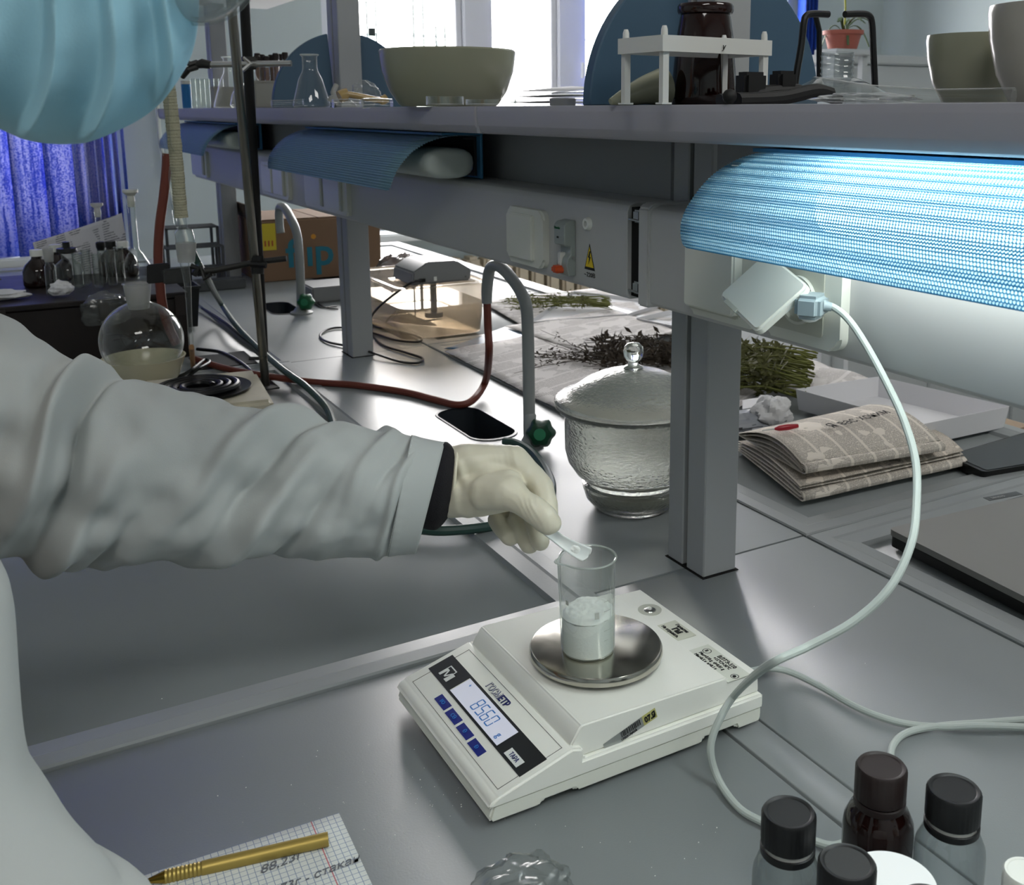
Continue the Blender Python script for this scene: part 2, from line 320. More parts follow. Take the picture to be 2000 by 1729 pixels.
# ------------------------------------------------------------------ mesh collector
XF = {}
def tag(o, label=None, cat=None, group=None, kind=None):
    if label: o['label'] = label
    if cat: o['category'] = cat
    if group: o['group'] = group
    if kind: o['kind'] = kind
    return o
def thing(name, label, cat, loc=(0, 0, 0), rz=0.0, group=None):
    o = bpy.data.objects.new(name, None); C.objects.link(o); o.empty_display_size = .02
    o.location = loc; o.rotation_euler = (0, 0, rz)
    XF[o.name] = Matrix.Translation(loc) @ Matrix.Rotation(rz, 4, 'Z')
    return tag(o, label, cat, group)
class G:
    def __init__(s): s.v = []; s.f = []; s.uv = {}
    def add(s, vs, fs, uvs=None):
        k = len(s.v); s.v += [Vector(p) for p in vs]; s.f += [tuple(i+k for i in f) for f in fs]
        if uvs:
            for i, q in enumerate(uvs): s.uv[k+i] = q
        return s
    def bm(s, b):
        b.verts.ensure_lookup_table(); b.verts.index_update()
        s.add([v.co.copy() for v in b.verts], [[v.index for v in f.verts] for f in b.faces]); b.free(); return s
    def box(s, lo, hi, bev=0, seg=2, X=None):
        b = bmesh.new(); lo = Vector(lo); hi = Vector(hi); c = (lo+hi)/2; d = hi-lo
        bmesh.ops.create_cube(b, size=1, matrix=Matrix.Translation(c) @ Matrix.Diagonal((d.x, d.y, d.z, 1)))
        if bev: bmesh.ops.bevel(b, geom=b.edges[:], offset=bev, segments=seg, affect='EDGES', clamp_overlap=True)
        if X: bmesh.ops.transform(b, matrix=X, verts=b.verts)
        return s.bm(b)
    def prism(s, poly, frame, a, c, bev=0, seg=2):
        """poly 2d points; frame=(origin, e1, e2, e3): extruded from a to c along e3"""
        o, e1, e2, e3 = [Vector(q) for q in frame]; b = bmesh.new()
        A = [b.verts.new(o+e1*p[0]+e2*p[1]+e3*a) for p in poly]; B = [b.verts.new(o+e1*p[0]+e2*p[1]+e3*c) for p in poly]
        n = len(poly); b.faces.new(A[::-1]); b.faces.new(B)
        for i in range(n): b.faces.new((A[i], A[(i+1) % n], B[(i+1) % n], B[i]))
        bmesh.ops.recalc_face_normals(b, faces=b.faces)
        if bev: bmesh.ops.bevel(b, geom=b.edges[:], offset=bev, segments=seg, affect='EDGES', clamp_overlap=True)
        return s.bm(b)
    def lathe(s, prof, c=(0, 0, 0), n=32, X=None, jit=None):
        vs = []; fs = []; m = len(prof); prof = [((1e-7 if p[0] <= .0011 else p[0]), p[1]) for p in prof]
        for i, (r, z) in enumerate(prof):
            for k in range(n):
                a = 2*PI*k/n; rr = r if jit is None else jit(r, z, a)
                vs.append(Vector((rr*math.cos(a), rr*math.sin(a), z)))
        for i in range(m-1):
            for k in range(n): fs.append((i*n+k, i*n+(k+1) % n, (i+1)*n+(k+1) % n, (i+1)*n+k))
        if prof[0][0] > 1e-6 and prof[0][0] < 0: pass
        X = X or Matrix.Translation(c)
        vs = [X @ v for v in vs]; s.add(vs, fs); return s
    def disc(s, r, c, n=32, X=None):
        vs = [Vector((r*math.cos(2*PI*k/n), r*math.sin(2*PI*k/n), 0)) for k in range(n)]
        X = X or Matrix.Translation(c); return s.add([X @ v for v in vs], [tuple(range(n))])
    def tube(s, path, r, n=10, caps=True, cyclic=False, flat=1.0):
        P = [Vector(p) for p in path]; m = len(P); R = r if isinstance(r, (list, tuple)) else [r]*m
        T = []
        for i in range(m):
            a = P[(i-1) % m] if cyclic else P[max(i-1, 0)]; b = P[(i+1) % m] if cyclic else P[min(i+1, m-1)]
            t = (b-a); T.append(t.normalized() if t.length > 1e-9 else Vector((0, 0, 1)))
        ref = Vector((0, 0, 1)) if abs(T[0].z) < .9 else Vector((1, 0, 0)); nrm = (ref - ref.dot(T[0])*T[0]).normalized()
        vs = []; fs = []
        for i in range(m):
            nrm = (nrm - nrm.dot(T[i])*T[i]); nrm = nrm.normalized() if nrm.length > 1e-6 else T[i].orthogonal().normalized()
            bn = T[i].cross(nrm)
            for k in range(n):
                a = 2*PI*k/n; vs.append(P[i]+(nrm*math.cos(a)*flat+bn*math.sin(a))*R[i])
        for i in range(m-1 if not cyclic else m):
            j = (i+1) % m
            for k in range(n): fs.append((i*n+k, i*n+(k+1) % n, j*n+(k+1) % n, j*n+k))
        if caps and not cyclic: fs.append(tuple(range(n))[::-1]); fs.append(tuple((m-1)*n+k for k in range(n)))
        return s.add(vs, fs)
    def grid(s, fn, nu, nv, uvfn=None, wrapu=False):
        vs = []; uvs = []; fs = []
        for j in range(nv+1):
            for i in range(nu+(0 if wrapu else 1)):
                a, b = i/nu, j/nv; vs.append(fn(a, b)); uvs.append(uvfn(a, b) if uvfn else (a, b))
        w_ = nu if wrapu else nu+1
        for j in range(nv):
            for i in range(nu): i2 = (i+1) % w_ if wrapu else i+1; fs.append((j*w_+i, j*w_+i2, (j+1)*w_+i2, (j+1)*w_+i))
        return s.add(vs, fs, uvs)
    def ball(s, c, r, nu=16, nv=10, X=None):
        r = r if isinstance(r, (tuple, list, Vector)) else (r, r, r); c = Vector(c)
        def fn(a, b):
            t = 2*PI*a; p = PI*(b*.998+.001); q = Vector((r[0]*math.sin(p)*math.cos(t), r[1]*math.sin(p)*math.sin(t), r[2]*math.cos(p)))
            return c+(X @ q if X else q)
        return s.grid(fn, nu, nv, wrapu=True)
    def build(s, name, m, parent=None, smooth=True, ang=35, solid=0, sub=0, recalc=True, weld=True):
        me = bpy.data.meshes.new(name)
        if parent is None:
            cx_ = sum((v.x for v in s.v))/len(s.v); cy_ = sum((v.y for v in s.v))/len(s.v); cz_ = min(v.z for v in s.v)
            loc = Vector((cx_, cy_, cz_)); inv = Matrix.Translation(-loc); XF_n = Matrix.Translation(loc)
        else: inv = XF[parent.name].inverted(); loc = None; XF_n = XF[parent.name]
        me.from_pydata([inv @ v for v in s.v], [], s.f)
        if s.uv:
            ul = me.uv_layers.new(name='UVMap')
            for lp in me.loops: ul.data[lp.index].uv = s.uv.get(lp.vertex_index, (0, 0))
        if recalc or weld:
            b = bmesh.new(); b.from_mesh(me)
            if weld: bmesh.ops.remove_doubles(b, verts=b.verts, dist=1e-6)
            if recalc: bmesh.ops.recalc_face_normals(b, faces=b.faces)
            b.to_mesh(me); b.free()
        if smooth:
            me.polygons.foreach_set('use_smooth', [True]*len(me.polygons))
            me.set_sharp_from_angle(angle=math.radians(ang))
        me.materials.append(M[m] if isinstance(m, str) else m)
        o = bpy.data.objects.new(name, me); C.objects.link(o)
        if parent is None: o.location = loc
        else: o.parent = parent
        XF[o.name] = XF_n
        if solid: md = o.modifiers.new('solid', 'SOLIDIFY'); md.thickness = solid; md.offset = 0
        if sub: md = o.modifiers.new('sub', 'SUBSURF'); md.levels = sub; md.render_levels = sub
        return o
def cat_rom(P, n=8, cyclic=False):
    P = [Vector(p) for p in P]; out = []; m = len(P)
    for i in range(m if cyclic else m-1):
        if cyclic: p0, p1, p2, p3 = P[(i-1) % m], P[i], P[(i+1) % m], P[(i+2) % m]
        else: p0 = P[i-1] if i else P[0]*2-P[1]; p1 = P[i]; p2 = P[i+1]; p3 = P[i+2] if i+2 < m else P[-1]*2-P[-2]
        for k in range(n):
            t = k/n; out.append(.5*((2*p1)+(p2-p0)*t+(2*p0-5*p1+4*p2-p3)*t*t+(3*p1-p0-3*p2+p3)*t**3))
    if not cyclic: out.append(P[-1])
    return out
def lerp(a, b, t): return a+(b-a)*t
def interp(tab, x):
    if x <= tab[0][0]: return tab[0][1]
    for (a, p), (b, q) in zip(tab, tab[1:]):
        if x <= b:
            t = (x-a)/(b-a); return p+(q-p)*t
    return tab[-1][1]
def text(s, size, o, ex, ey, m, parent, name='lettering', align='LEFT', depth_=.0002, shear=0, bold=0, track=1.0, sx=1.0):
    c = bpy.data.curves.new('t', 'FONT'); c.body = s; c.size = size; c.align_x = align; c.extrude = depth_; c.shear = shear; c.offset = bold*size; c.space_character = track; c.resolution_u = 3
    t = bpy.data.objects.new('t', c); C.objects.link(t)
    dg = bpy.context.evaluated_depsgraph_get(); me = bpy.data.meshes.new_from_object(t.evaluated_get(dg))
    ex = Vector(ex).normalized(); ey = Vector(ey).normalized(); ez = ex.cross(ey); o = Vector(o)
    g = G(); g.add([o+ex*(v.co.x*sx)+ey*v.co.y+ez*(v.co.z+depth_+.0001) for v in me.vertices], [tuple(p.vertices) for p in me.polygons])
    bpy.data.objects.remove(t); bpy.data.curves.remove(c); bpy.data.meshes.remove(me)
    return g.build(name, m, parent, smooth=False, recalc=False, weld=False)
def rbox(o, ex, ey, x0, x1, y0, y1, h0, h1, r=0, n=5, g=None, bev=0):
    """rounded-corner plate lying in the ex/ey plane, thickness h0..h1 along ex x ey"""
    ex = Vector(ex).normalized(); ey = Vector(ey).normalized(); ez = ex.cross(ey); g = g or G(); pts = []
    if r <= 0: pts = [(x0, y0), (x1, y0), (x1, y1), (x0, y1)]
    else:
        for (cx_, cy_, a0) in ((x1-r, y0+r, -90), (x1-r, y1-r, 0), (x0+r, y1-r, 90), (x0+r, y0+r, 180)):
            for k in range(n+1):
                a = math.radians(a0+90*k/n); pts.append((cx_+r*math.cos(a), cy_+r*math.sin(a)))
    if bev:
        b = bmesh.new(); o = Vector(o)
        A = [b.verts.new(o+ex*p[0]+ey*p[1]+ez*h0) for p in pts]; B = [b.verts.new(o+ex*p[0]+ey*p[1]+ez*h1) for p in pts]; nn = len(pts)
        b.faces.new(A[::-1]); top = b.faces.new(B)
        for i in range(nn): b.faces.new((A[i], A[(i+1) % nn], B[(i+1) % nn], B[i]))
        bmesh.ops.bevel(b, geom=[e for e in top.edges], offset=bev, segments=3, affect='EDGES', clamp_overlap=True)
        g.bm(b)
    else: g.prism(pts, (o, ex, ey, ez), h0, h1)
    return g
# ================================================================== SETTING
def struct(name, g, m, **k): return tag(g.build(name, m, smooth=False, **k), kind='structure')
FY, RX, LX, NY, ZF, ZC = 4.8, 5.0, -2.6, -2.4, -0.86, 2.22
struct('floor', G().box((LX, NY, ZF-.05), (RX, FY+.2, ZF)), 'floor')
struct('ceiling', G().box((LX, NY, ZC), (RX, FY+.2, ZC+.05)), 'wallw')
struct('wall_right', G().box((RX, NY, ZF), (RX+.1, FY+.2, ZC)), 'wall')
struct('wall_left', G().box((LX-.1, NY, ZF), (LX, FY+.2, ZC)), 'wall')
struct('wall_near', G().box((LX, NY-.1, ZF), (RX, NY, ZC)), 'wall')
# far wall with two openings
WA = (-0.95, 0.55); WB = (1.45, 4.22); SZ, TZ = -0.04, 1.95
g = G()
for a, b in ((LX, WA[0]), (WA[1], WB[0]), (WB[1], RX)): g.box((a, FY, ZF), (b, FY+.18, ZC))
for a, b in (WA, WB): g.box((a, FY, ZF), (b, FY+.18, SZ)); g.box((a, FY, TZ), (b, FY+.18, ZC))
struct('wall_far', g, 'wall')
def window(n, x0, x1, mull):
    r = thing('window_%d' % n, None, None, ((x0+x1)/2, FY+.08, SZ)); r['kind'] = 'structure'; f = .035; y0, y1 = FY+.05, FY+.11
    q = G().box((x0, y0, SZ), (x1, y1, SZ+.05), .004).box((x0, y0, TZ-.05), (x1, y1, TZ), .004).box((x0, y0, SZ), (x0+.05, y1, TZ), .004).box((x1-.05, y0, SZ), (x1, y1, TZ), .004)
    q.build('window_frame', 'winframe', r, smooth=False)
    e = [x0+.05]+[m for p in mull for m in p]+[x1-.05]
    for a, b in mull: G().box((a, y0-.02, SZ), (b, y1, TZ), .006).build('mullion', 'winframe', r, smooth=False)
    for i in range(0, len(e), 2):
        a, b = e[i], e[i+1]
        G().box((a, FY+.075, SZ+.05), (b, FY+.081, TZ-.05)).build('pane', 'pane', r, smooth=False)
        s = G(); 
        for lo, hi in (((a, y0, SZ+.05), (a+f, y1-.01, TZ-.05)), ((b-f, y0, SZ+.05), (b, y1-.01, TZ-.05)), ((a, y0, SZ+.05), (b, y1-.01, SZ+.05+f)), ((a, y0, TZ-.05-f), (b, y1-.01, TZ-.05))): s.box(lo, hi, .004)
        s.build('sash', 'winframe', r, smooth=False)
    G().box((x0-.03, FY-.14, SZ-.04), (x1+.03, FY+.05, SZ), .008).build('window_sill', 'strip_white', r)
    return r
window(1, WA[0], WA[1], [(-.25, -.17)])
u = lambda px: aty(px, 120, FY)[0]
w2 = window(2, WB[0], WB[1], [(u(905)+.02, u(970)-.03), (u(1097), u(1143)), (u(1500)+.02, u(1528))])
G().tube([(u(1139), FY+.0, .70), (u(1139), FY+.0, .78)], .012, 8).build('hinge', 'winframe', w2)
# outside: low roofs and rails seen through the right window, across the yard
r = thing('roof', 'pale snowy factory roof with thin rails far outside the window', 'roof', (9, 22, -2.0))
G().prism([(-7, -1.6), (7, -1.6), (7, .9), (3, 1.5), (-3, 1.2), (-7, .9)], ((9, 22, .0), (1, 0, 0), (0, 0, 1), (0, 1, 0)), 0, 4).build('roof_block', mat('snowy_roof', '#f0eef0', .9), r, smooth=False)
q = G()
for k in range(7): q.tube([(3+2*k, 21.5, .8), (3+2*k, 21.5, 2.0)], .03, 6)
for z in (1.4, 2.0): q.tube([(3, 21.5, z), (15, 21.5, z+.2)], .03, 6)
q.build('railing', mat('railing_paint', '#b9bcc0', .7), r)
# blinds
def blind(name, label, xs, z0, z1, yaw, m, wdt=.127, y=FY-.1):
    r = thing(name, label, 'blind', ((xs[0]+xs[-1])/2, y, z0))
    for i, x in enumerate(xs):
        a = math.radians(yaw if not isinstance(yaw, (list, tuple)) else yaw[i]); c, s_ = math.cos(a)*wdt/2, math.sin(a)*wdt/2
        def fn(p, t, x=x, c=c, s_=s_):
            k = (p-.5)*2; return Vector((x+c*k-s_*.06*math.sin(PI*p), y+s_*k+.004*math.sin(PI*p), z0+(z1-z0)*t))
        G().grid(fn, 4, 1).build('slat', m, r, solid=.0008)
        G().tube([(x-c*.9, y-s_*.9, z0+.012), (x+c*.9, y+s_*.9, z0+.012)], .004, 6).build('slat_weight', m, r)
    G().box((xs[0]-.08, y-.025, z1), (xs[-1]+.08, y+.025, z1+.04)).build('head_rail', 'white', r, smooth=False)
    return r
blind('vertical_blind', 'blue fabric vertical blind drawn across the left window behind the bottles', [-.85+.118*k for k in range(11)]+[.42, .445, .475, .505, .535, .565], -.1, 2.0, [14]*11+[40, 60, 68, 72, 75, 78], 'blind')
xb = u(1545)
blind('vertical_blind', 'blue vertical blind at the right of the big window, its drawn slats added to cut glare', [u(1235)+.112*k for k in range(7)]+[xb-.02, xb+.01, xb+.04, xb+.07], -.1, 2.0, [12]*7+[70]*4, 'blindtail')  # flat slats added out of sight behind the divider to cut bench glare
# radiator under the big window
r = thing('radiator', 'beige ribbed radiator under the big window beyond the bench', 'radiator', (2.9, FY-.1, ZF+.12))
for k in range(22):
    x = 1.9+.09*k; G().box((x, FY-.15, ZF+.14), (x+.07, FY-.05, SZ-.14), .015).build('radiator_section', 'radi', r)
G().tube([(1.8, FY-.1, ZF+.2), (4.0, FY-.1, ZF+.2)], .018, 8).tube([(1.8, FY-.1, SZ-.2), (4.0, FY-.1, SZ-.2)], .018, 8).build('radiator_pipe', 'radi', r)

# ================================================================== BENCH
XN, XA, XB, XF_ = -0.08, 0.525, 0.875, 1.50       # near edge, strip edges, far edge
YS = [-.34, .93, 2.20, 3.47, 4.05]
bench = thing('lab_bench', 'long grey double-sided laboratory bench carrying the whole shelf', 'bench', (.71, 1.8, ZF))
def slab(x0, x1, y0, y1, z1=0.0, name='worktop_panel', gap=.0012, m='bench'):
    G().box((x0+gap, y0+gap, -.03), (x1-gap, y1-gap, z1), .0012, 1).build(name, m, bench, ang=60)
def rim(x0, x1, y0, y1, wd, sides='nesw', h=.003):
    """raised moulding framing a recessed panel"""
    prof = [(0, -.03), (0, h*.4), (.002, h), (wd*.42, h), (wd*.5, h*.6), (wd*.94, h*.1-.0005), (wd, -.0065), (wd, -.03)]
    for sd in sides:
        vs = []
        for d, z in prof:
            vs += {'w': [(x0+d, y0+d, z), (x0+d, y1-d, z)], 'e': [(x1-d, y0+d, z), (x1-d, y1-d, z)], 's': [(x0+d, y0+d, z), (x1-d, y0+d, z)], 'n': [(x0+d, y1-d, z), (x1-d, y1-d, z)]}[sd]
        m_ = len(prof); G().add(vs, [(2*i, 2*i+1, 2*((i+1) % m_)+1, 2*((i+1) % m_)) for i in range(m_)]+[tuple(2*i for i in range(m_)), tuple(2*i+1 for i in range(m_))]).build('worktop_rim', 'bench_rim', bench, smooth=False)
# near side: plain panel under the balance, then recessed trays further on
slab(XN, .5235, YS[0], .888)
slab(.5235, .5605, YS[0], .93, name='joint_strip', z1=.0005, m='bench_rim')
for y0, y1 in ((.889, 2.20), (2.20, 3.47), (3.47, 4.05)):
    slab(XN+.002, .5595, y0, y1, z1=-.006)
    rim(XN, .5602, y0+.001, y1-.001, .048 if y0 < 1 else .036)
# centre strip
CUPS = [((.676, 1.487), (.757, 1.69)), ((.665, 2.745), (.745, 2.935))]
def cupslab(x0, x1, y0, y1, cup):
    (a, b), (c, d) = cup; rr = .035; N_ = 8
    bmx = bmesh.new(); outer = [(x0, y0), (x1, y0), (x1, y1), (x0, y1)]
    inner = []
    for (px, py, a0) in ((c-rr, b+rr, -90), (c-rr, d-rr, 0), (a+rr, d-rr, 90), (a+rr, b+rr, 180)):
        for k in range(N_+1): t = math.radians(a0+90*k/N_); inner.append((px+rr*math.cos(t), py+rr*math.sin(t)))
    g = G(); n = len(inner)
    ov = [Vector((p[0], p[1], 0)) for p in outer]; iv = [Vector((p[0], p[1], 0)) for p in inner]; dv = [Vector((p[0], p[1], -.03)) for p in inner]
    vs = ov+iv+dv+[Vector((p[0], p[1], -.03)) for p in outer]
    fs = []
    q = N_+1
    for c4 in range(4):
        nxt = (c4+1) % 4
        for k in range(N_): fs.append(((c4+1) % 4, 4+c4*q+k, 4+c4*q+k+1) if 0 else ([1, 2, 3, 0][c4], 4+c4*q+k+1, 4+c4*q+k))
        fs.append(([1, 2, 3, 0][c4], [2, 3, 0, 1][c4], 4+(((c4+1) % 4)*q), 4+c4*q+N_))
    for k in range(n): fs.append((4+k, 4+(k+1) % n, 4+n+(k+1) % n, 4+n+k))
    o2 = 4+2*n
    for k in range(4): fs.append((k, (k+1) % 4, o2+(k+1) % 4, o2+k))
    g.add(vs, fs).build('worktop_panel', 'bench', bench, smooth=False)
    cupg = bench
    prof = [(1.09, 0.0006), (1.08, .0015), (1.02, .0018), (1.0, .0), (.96, -.08), (.86, -.115), (.02, -.12)]
    mx, my = (a+c)/2, (b+d)/2; k2 = G()
    def fn(p, t):
        i = t*(len(prof)-1); j = min(int(i), len(prof)-2); f_ = i-j; s_ = lerp(prof[j][0], prof[j+1][0], f_); z = lerp(prof[j][1], prof[j+1][1], f_)
        i2 = p*n; j2 = int(i2) % n; P0 = iv[j2]
        return Vector((mx+(P0.x-mx)*s_*(1 if s_ <= 1 else .98), my+(P0.y-my)*s_*(1 if s_ <= 1 else .95), z))
    k2.grid(lambda p, t: fn(p, t), n, 6, wrapu=True).build('sink_cup', 'cup', bench)
slab(.5605, XB, YS[0], .93)
cupslab(.5615, XB-.001, .9315, 2.199, CUPS[0])
cupslab(.5615, XB-.001, 2.2015, 3.469, CUPS[1])
slab(.5605, XB, 3.47, 4.05)
for y0, y1 in ((YS[0], .924), (.924, 2.20), (2.20, 3.47), (3.47, 4.05)):
    slab(XB+.001, XF_-.002, y0, y1, z1=-.006); rim(XB, XF_, y0+.001, y1-.001, .05)
G().box((XN+.05, YS[0]+.02, ZF+.08), (XF_-.05, 4.03, -.13)).build('cabinet_body', 'bench_side', bench, smooth=False)
G().box((XN+.1, YS[0]+.06, ZF), (XF_-.1, 4.0, ZF+.08)).build('plinth', 'darkgrey', bench, smooth=False)

# ================================================================== RACK: posts, shelf, channel
def post(px, py, label, zt=1.25):
    r = thing('rack_post', label, 'post', (px, py, 0), group=None)
    # two-chamber painted profile with a slot down the side
    prof = [(-.024, -.032), (.024, -.032), (.024, .04), (-.024, .04), (-.024, .010), (-.014, .010), (-.014, .002), (-.024, .002)]
    G().prism(prof, ((px, py, 0), (1, 0, 0), (0, 1, 0), (0, 0, 1)), .0005, zt, .0015, 1).build('upright', 'alu', r, ang=20)
    G().prism([(-.015, .003), (-.0138, .003), (-.0138, .009), (-.015, .009)], ((px, py, 0), (1, 0, 0), (0, 1, 0), (0, 0, 1)), .001, zt).build('slot', 'gapblack', r, smooth=False)
    G().box((px-.0262, py-.0345, 0), (px+.0262, py+.0425, .0008)).build('floor_cutout', 'gapblack', r, smooth=False)
    return r
post(.713, .928, 'grey metal rack post nearest the camera, right of the glass desiccator')
post(.713, 2.203, 'grey metal rack post in mid-bench beside the black cables')
post(.713, 3.478, 'distant grey rack post behind the ring stand and carton')
for i, (y, lb) in enumerate(((.93, 'blue semicircular divider standing behind the amber bottle on the shelf'), (2.203, 'blue semicircular divider behind the small conical flask'))):
    r = thing('shelf_divider', lb, 'panel', (.713, y, .54), group=None)
    pts = [(.157*math.cos(PI*k/40), .157*math.sin(PI*k/40)) for k in range(41)]
    for nm, p in (('half_disc', [q for q in pts if q[0] < -.026]+[(-.026, 0)]), ('half_disc', [(.026, 0)]+[q for q in pts if q[0] > .026]), ):
        G().prism(p, ((.713, y, .5405), (1, 0, 0), (0, 0, 1), (0, 1, 0)), .0, .016, .0015, 1).build(nm, 'bluedisc', r, ang=40)
    
shelf = thing('reagent_shelf', 'long grey shelf above the bench, two boards meeting at a joint', 'shelf', (.715, 1.6, .505))
SX0, SX1, ST, SB = .537, .893, .5405, .5075
fprof = [(0, ST), (.36, ST), (.36, SB), (.012, SB), (.004, SB+.002), (0, SB+.010), (-.001, ST-.006), (0, ST-.001)]
for a, b in ((-.35, 1.163), (1.171, 2.40), (2.408, 3.56)):
    G().prism([(p[0]+SX0, p[1]) for p in fprof], ((0, 0, 0), (1, 0, 0), (0, 0, 1), (0, 1, 0)), a, b, .001, 1).build('shelf_board', 'shelf', shelf, ang=30)
for y in (1.167, 2.404):
    G().box((SX0+.002, y-.004, SB+.001), (SX1, y+.004, ST-.0005)).build('joint_cover', 'alu', shelf, smooth=False)
# upper tier, seen only at the far end
r = thing('upper_shelf', 'pale upper shelf board high over the far end of the rack', 'shelf', (.715, 2.9, .95))
e = aty(624, 2, 2.2); zt = .86
G().box((.52, 2.22, zt), (.9, 3.56, zt+.035), .004).build('shelf_board', 'wallw', r)
# channel
ch = thing('service_channel', 'grey service channel for sockets running along the rack', 'channel', (.65, 1.6, .33))
CXF = .625
def chan(a, b, z0=.326, z1=.435):
    pf = [(CXF, z0+.004), (CXF+.004, z0), (CXF+.062, z0), (CXF+.062, z1), (CXF+.012, z1), (CXF+.003, z1-.003), (CXF, z1-.010)]
    G().prism(pf, ((0, 0, 0), (1, 0, 0), (0, 0, 1), (0, 1, 0)), a, b, .0008, 1).build('channel_cover', 'panel', ch, ang=25)
chan(.965, 3.50); chan(-.34, .928)
# moulded end cap of the right-hand section and the dark gap with clips
g = G(); g.prism([(CXF-.0035, .324), (CXF+.063, .324), (CXF+.063, .4375), (CXF+.004, .4375), (CXF-.0035, .432)], ((0, 0, 0), (1, 0, 0), (0, 0, 1), (0, 1, 0)), .918, .938, .002, 2).build('end_cap', 'panel', ch, ang=40)
G().box((CXF+.006, .938, .33), (CXF+.055, .965, .43)).build('gap_cavity', 'gapblack', ch, smooth=False)
for z in (.334, .414): G().box((CXF+.002, .944, z), (CXF+.012, .958, z+.014), .002).tube([(CXF+.002, .94, z+.002), (CXF+.002, .964, z+.003)], .0015, 6).build('clip', 'chrome', ch)
# plate closing the space between channel and shelf
G().box((.687, .97, .433), (.693, 3.50, SB-.001)).build('back_plate', 'backpanel', ch, smooth=False)
G().box((.687, -.34, .433), (.693, .885, SB-.001)).build('back_plate', 'backpanel', ch, smooth=False)

# ---- sockets & switches on the channel (local: along -y = right, z = up)
EX, EZ = Vector((0, -1, 0)), Vector((0, 0, 1))       # ex x ez = (-1,0,0)  -> towards the camera
def chp(u_, v_): p = atx(u_, v_, CXF); return Vector((CXF, p.y, p.z))
def frame_plate(root, c, w_, h_, r_=.012, t=.009, m='socket'):
    rbox(c, EX, EZ, -w_/2, w_/2, -h_/2, h_/2, 0, t, r_, 6, bev=.003).build('surround', m, root, ang=50)
def switch(c, lb, w_=.088, h_=.096):
    r = thing('light_switch', lb, 'switch', c)
    frame_plate(r, c, w_, h_)
    rbox(c+Vector((-.006, 0, 0)), EX, EZ, -w_*.36, w_*.27, -h_*.40, h_*.40, 0, .008, .003, 3, bev=.0015).build('rocker', 'socket', r, ang=50)
    return r
sa, sb = chp(1000, 400), chp(1073, 526)
switch((sa+sb)/2, 'wide cream rocker switch on the channel left of the circuit breaker', abs(sa.y-sb.y), sa.z-sb.z)
def dbl(c, lb, w_, n_, h_=.078, name='wall_socket'):
    r = thing(name, lb, 'socket', c)
    frame_plate(r, c, w_, h_, .008)
    for k in range(n_):
        x = (k+.5)/n_*w_*.86-w_*.43
        rbox(c+Vector((-.009, 0, 0)), EX, EZ, x-w_*.36/n_, x+w_*.36/n_, -h_*.40, h_*.40, 0, .006, .003, 3, bev=.0015).build('flap_cover', 'socket', r, ang=50)
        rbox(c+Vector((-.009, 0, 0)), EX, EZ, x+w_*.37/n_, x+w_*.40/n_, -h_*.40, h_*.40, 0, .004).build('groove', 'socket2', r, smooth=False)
    return r
for (p, q, n_, lb) in (((517, 338), (572, 392), 2, 'cream double socket on the channel half hidden behind the unlit blue lamp'), ((602, 355), (688, 428), 2, 'cream double socket under the right end of the unlit blue lamp'), ((378, 297), (411, 352), 1, 'cream single socket on the channel far left of the ring stand')):
    a, b = chp(*p), chp(*q); zc = .375; dbl(Vector((CXF, (a.y+b.y)/2, zc)), lb, abs(a.y-b.y), n_)
# circuit breaker
c = chp(1112, 482); r = thing('circuit_breaker', 'grey circuit breaker with orange lever beside the yellow triangle', 'breaker', c)
cy0 = chp(1131, 480).y; cyn = chp(1108, 480).y
prof = [(0, -.034), (.010, -.034), (.013, -.020), (.011, -.012), (.007, -.008), (.007, .002), (.016, .004), (.016, .028), (.012, .032), (0, .034)]
yc = c.y
G().prism([(-x, z) for x, z in prof], ((CXF, yc, c.z), (1, 0, 0), (0, 0, 1), (0, 1, 0)), -.016, .010, .001, 1).build('breaker_body', mat('breaker_grey', '#8f9793', .4), r, ang=30)
G().box((CXF-.022, yc-.006, c.z-.031), (CXF-.008, yc+.008, c.z-.022), .002).build('lever', mat('orange_lever', '#c4512a', .4), r)
G().box((CXF-.014, yc-.003, c.z-.022), (CXF-.006, yc+.005, c.z-.006), .001).build('toggle', 'rackp', r)
text('Schneider', .0046, (CXF-.0163, yc+.0085, c.z+.023), EX, EZ, 'green', r, sx=.8)
text('6224', .003, (CXF-.0163, yc+.002, c.z+.012), EX, EZ, 'ink', r, sx=.8)
G().tube([(CXF-.004, yc-.0165, c.z-.012), (CXF-.004, yc-.0172, c.z-.012)], .0022, 10).build('screw', 'chrome', r)
# grommet
c = chp(1150, 437); r = thing('cable_grommet', 'small white ring grommet above the yellow triangle', 'grommet', c)
X = Matrix.Translation(c) @ Matrix.Rotation(-PI/2, 4, 'Y')
G().lathe([(.0035, .0002), (.0035, .005), (.0065, .005), (.008, .001), (.008, 0)], X=X, n=20).build('ring', 'white', r)
G().disc(.0038, c, 16, X=X @ Matrix.Translation((0, 0, .0004))).build('hole', 'gapblack', r)
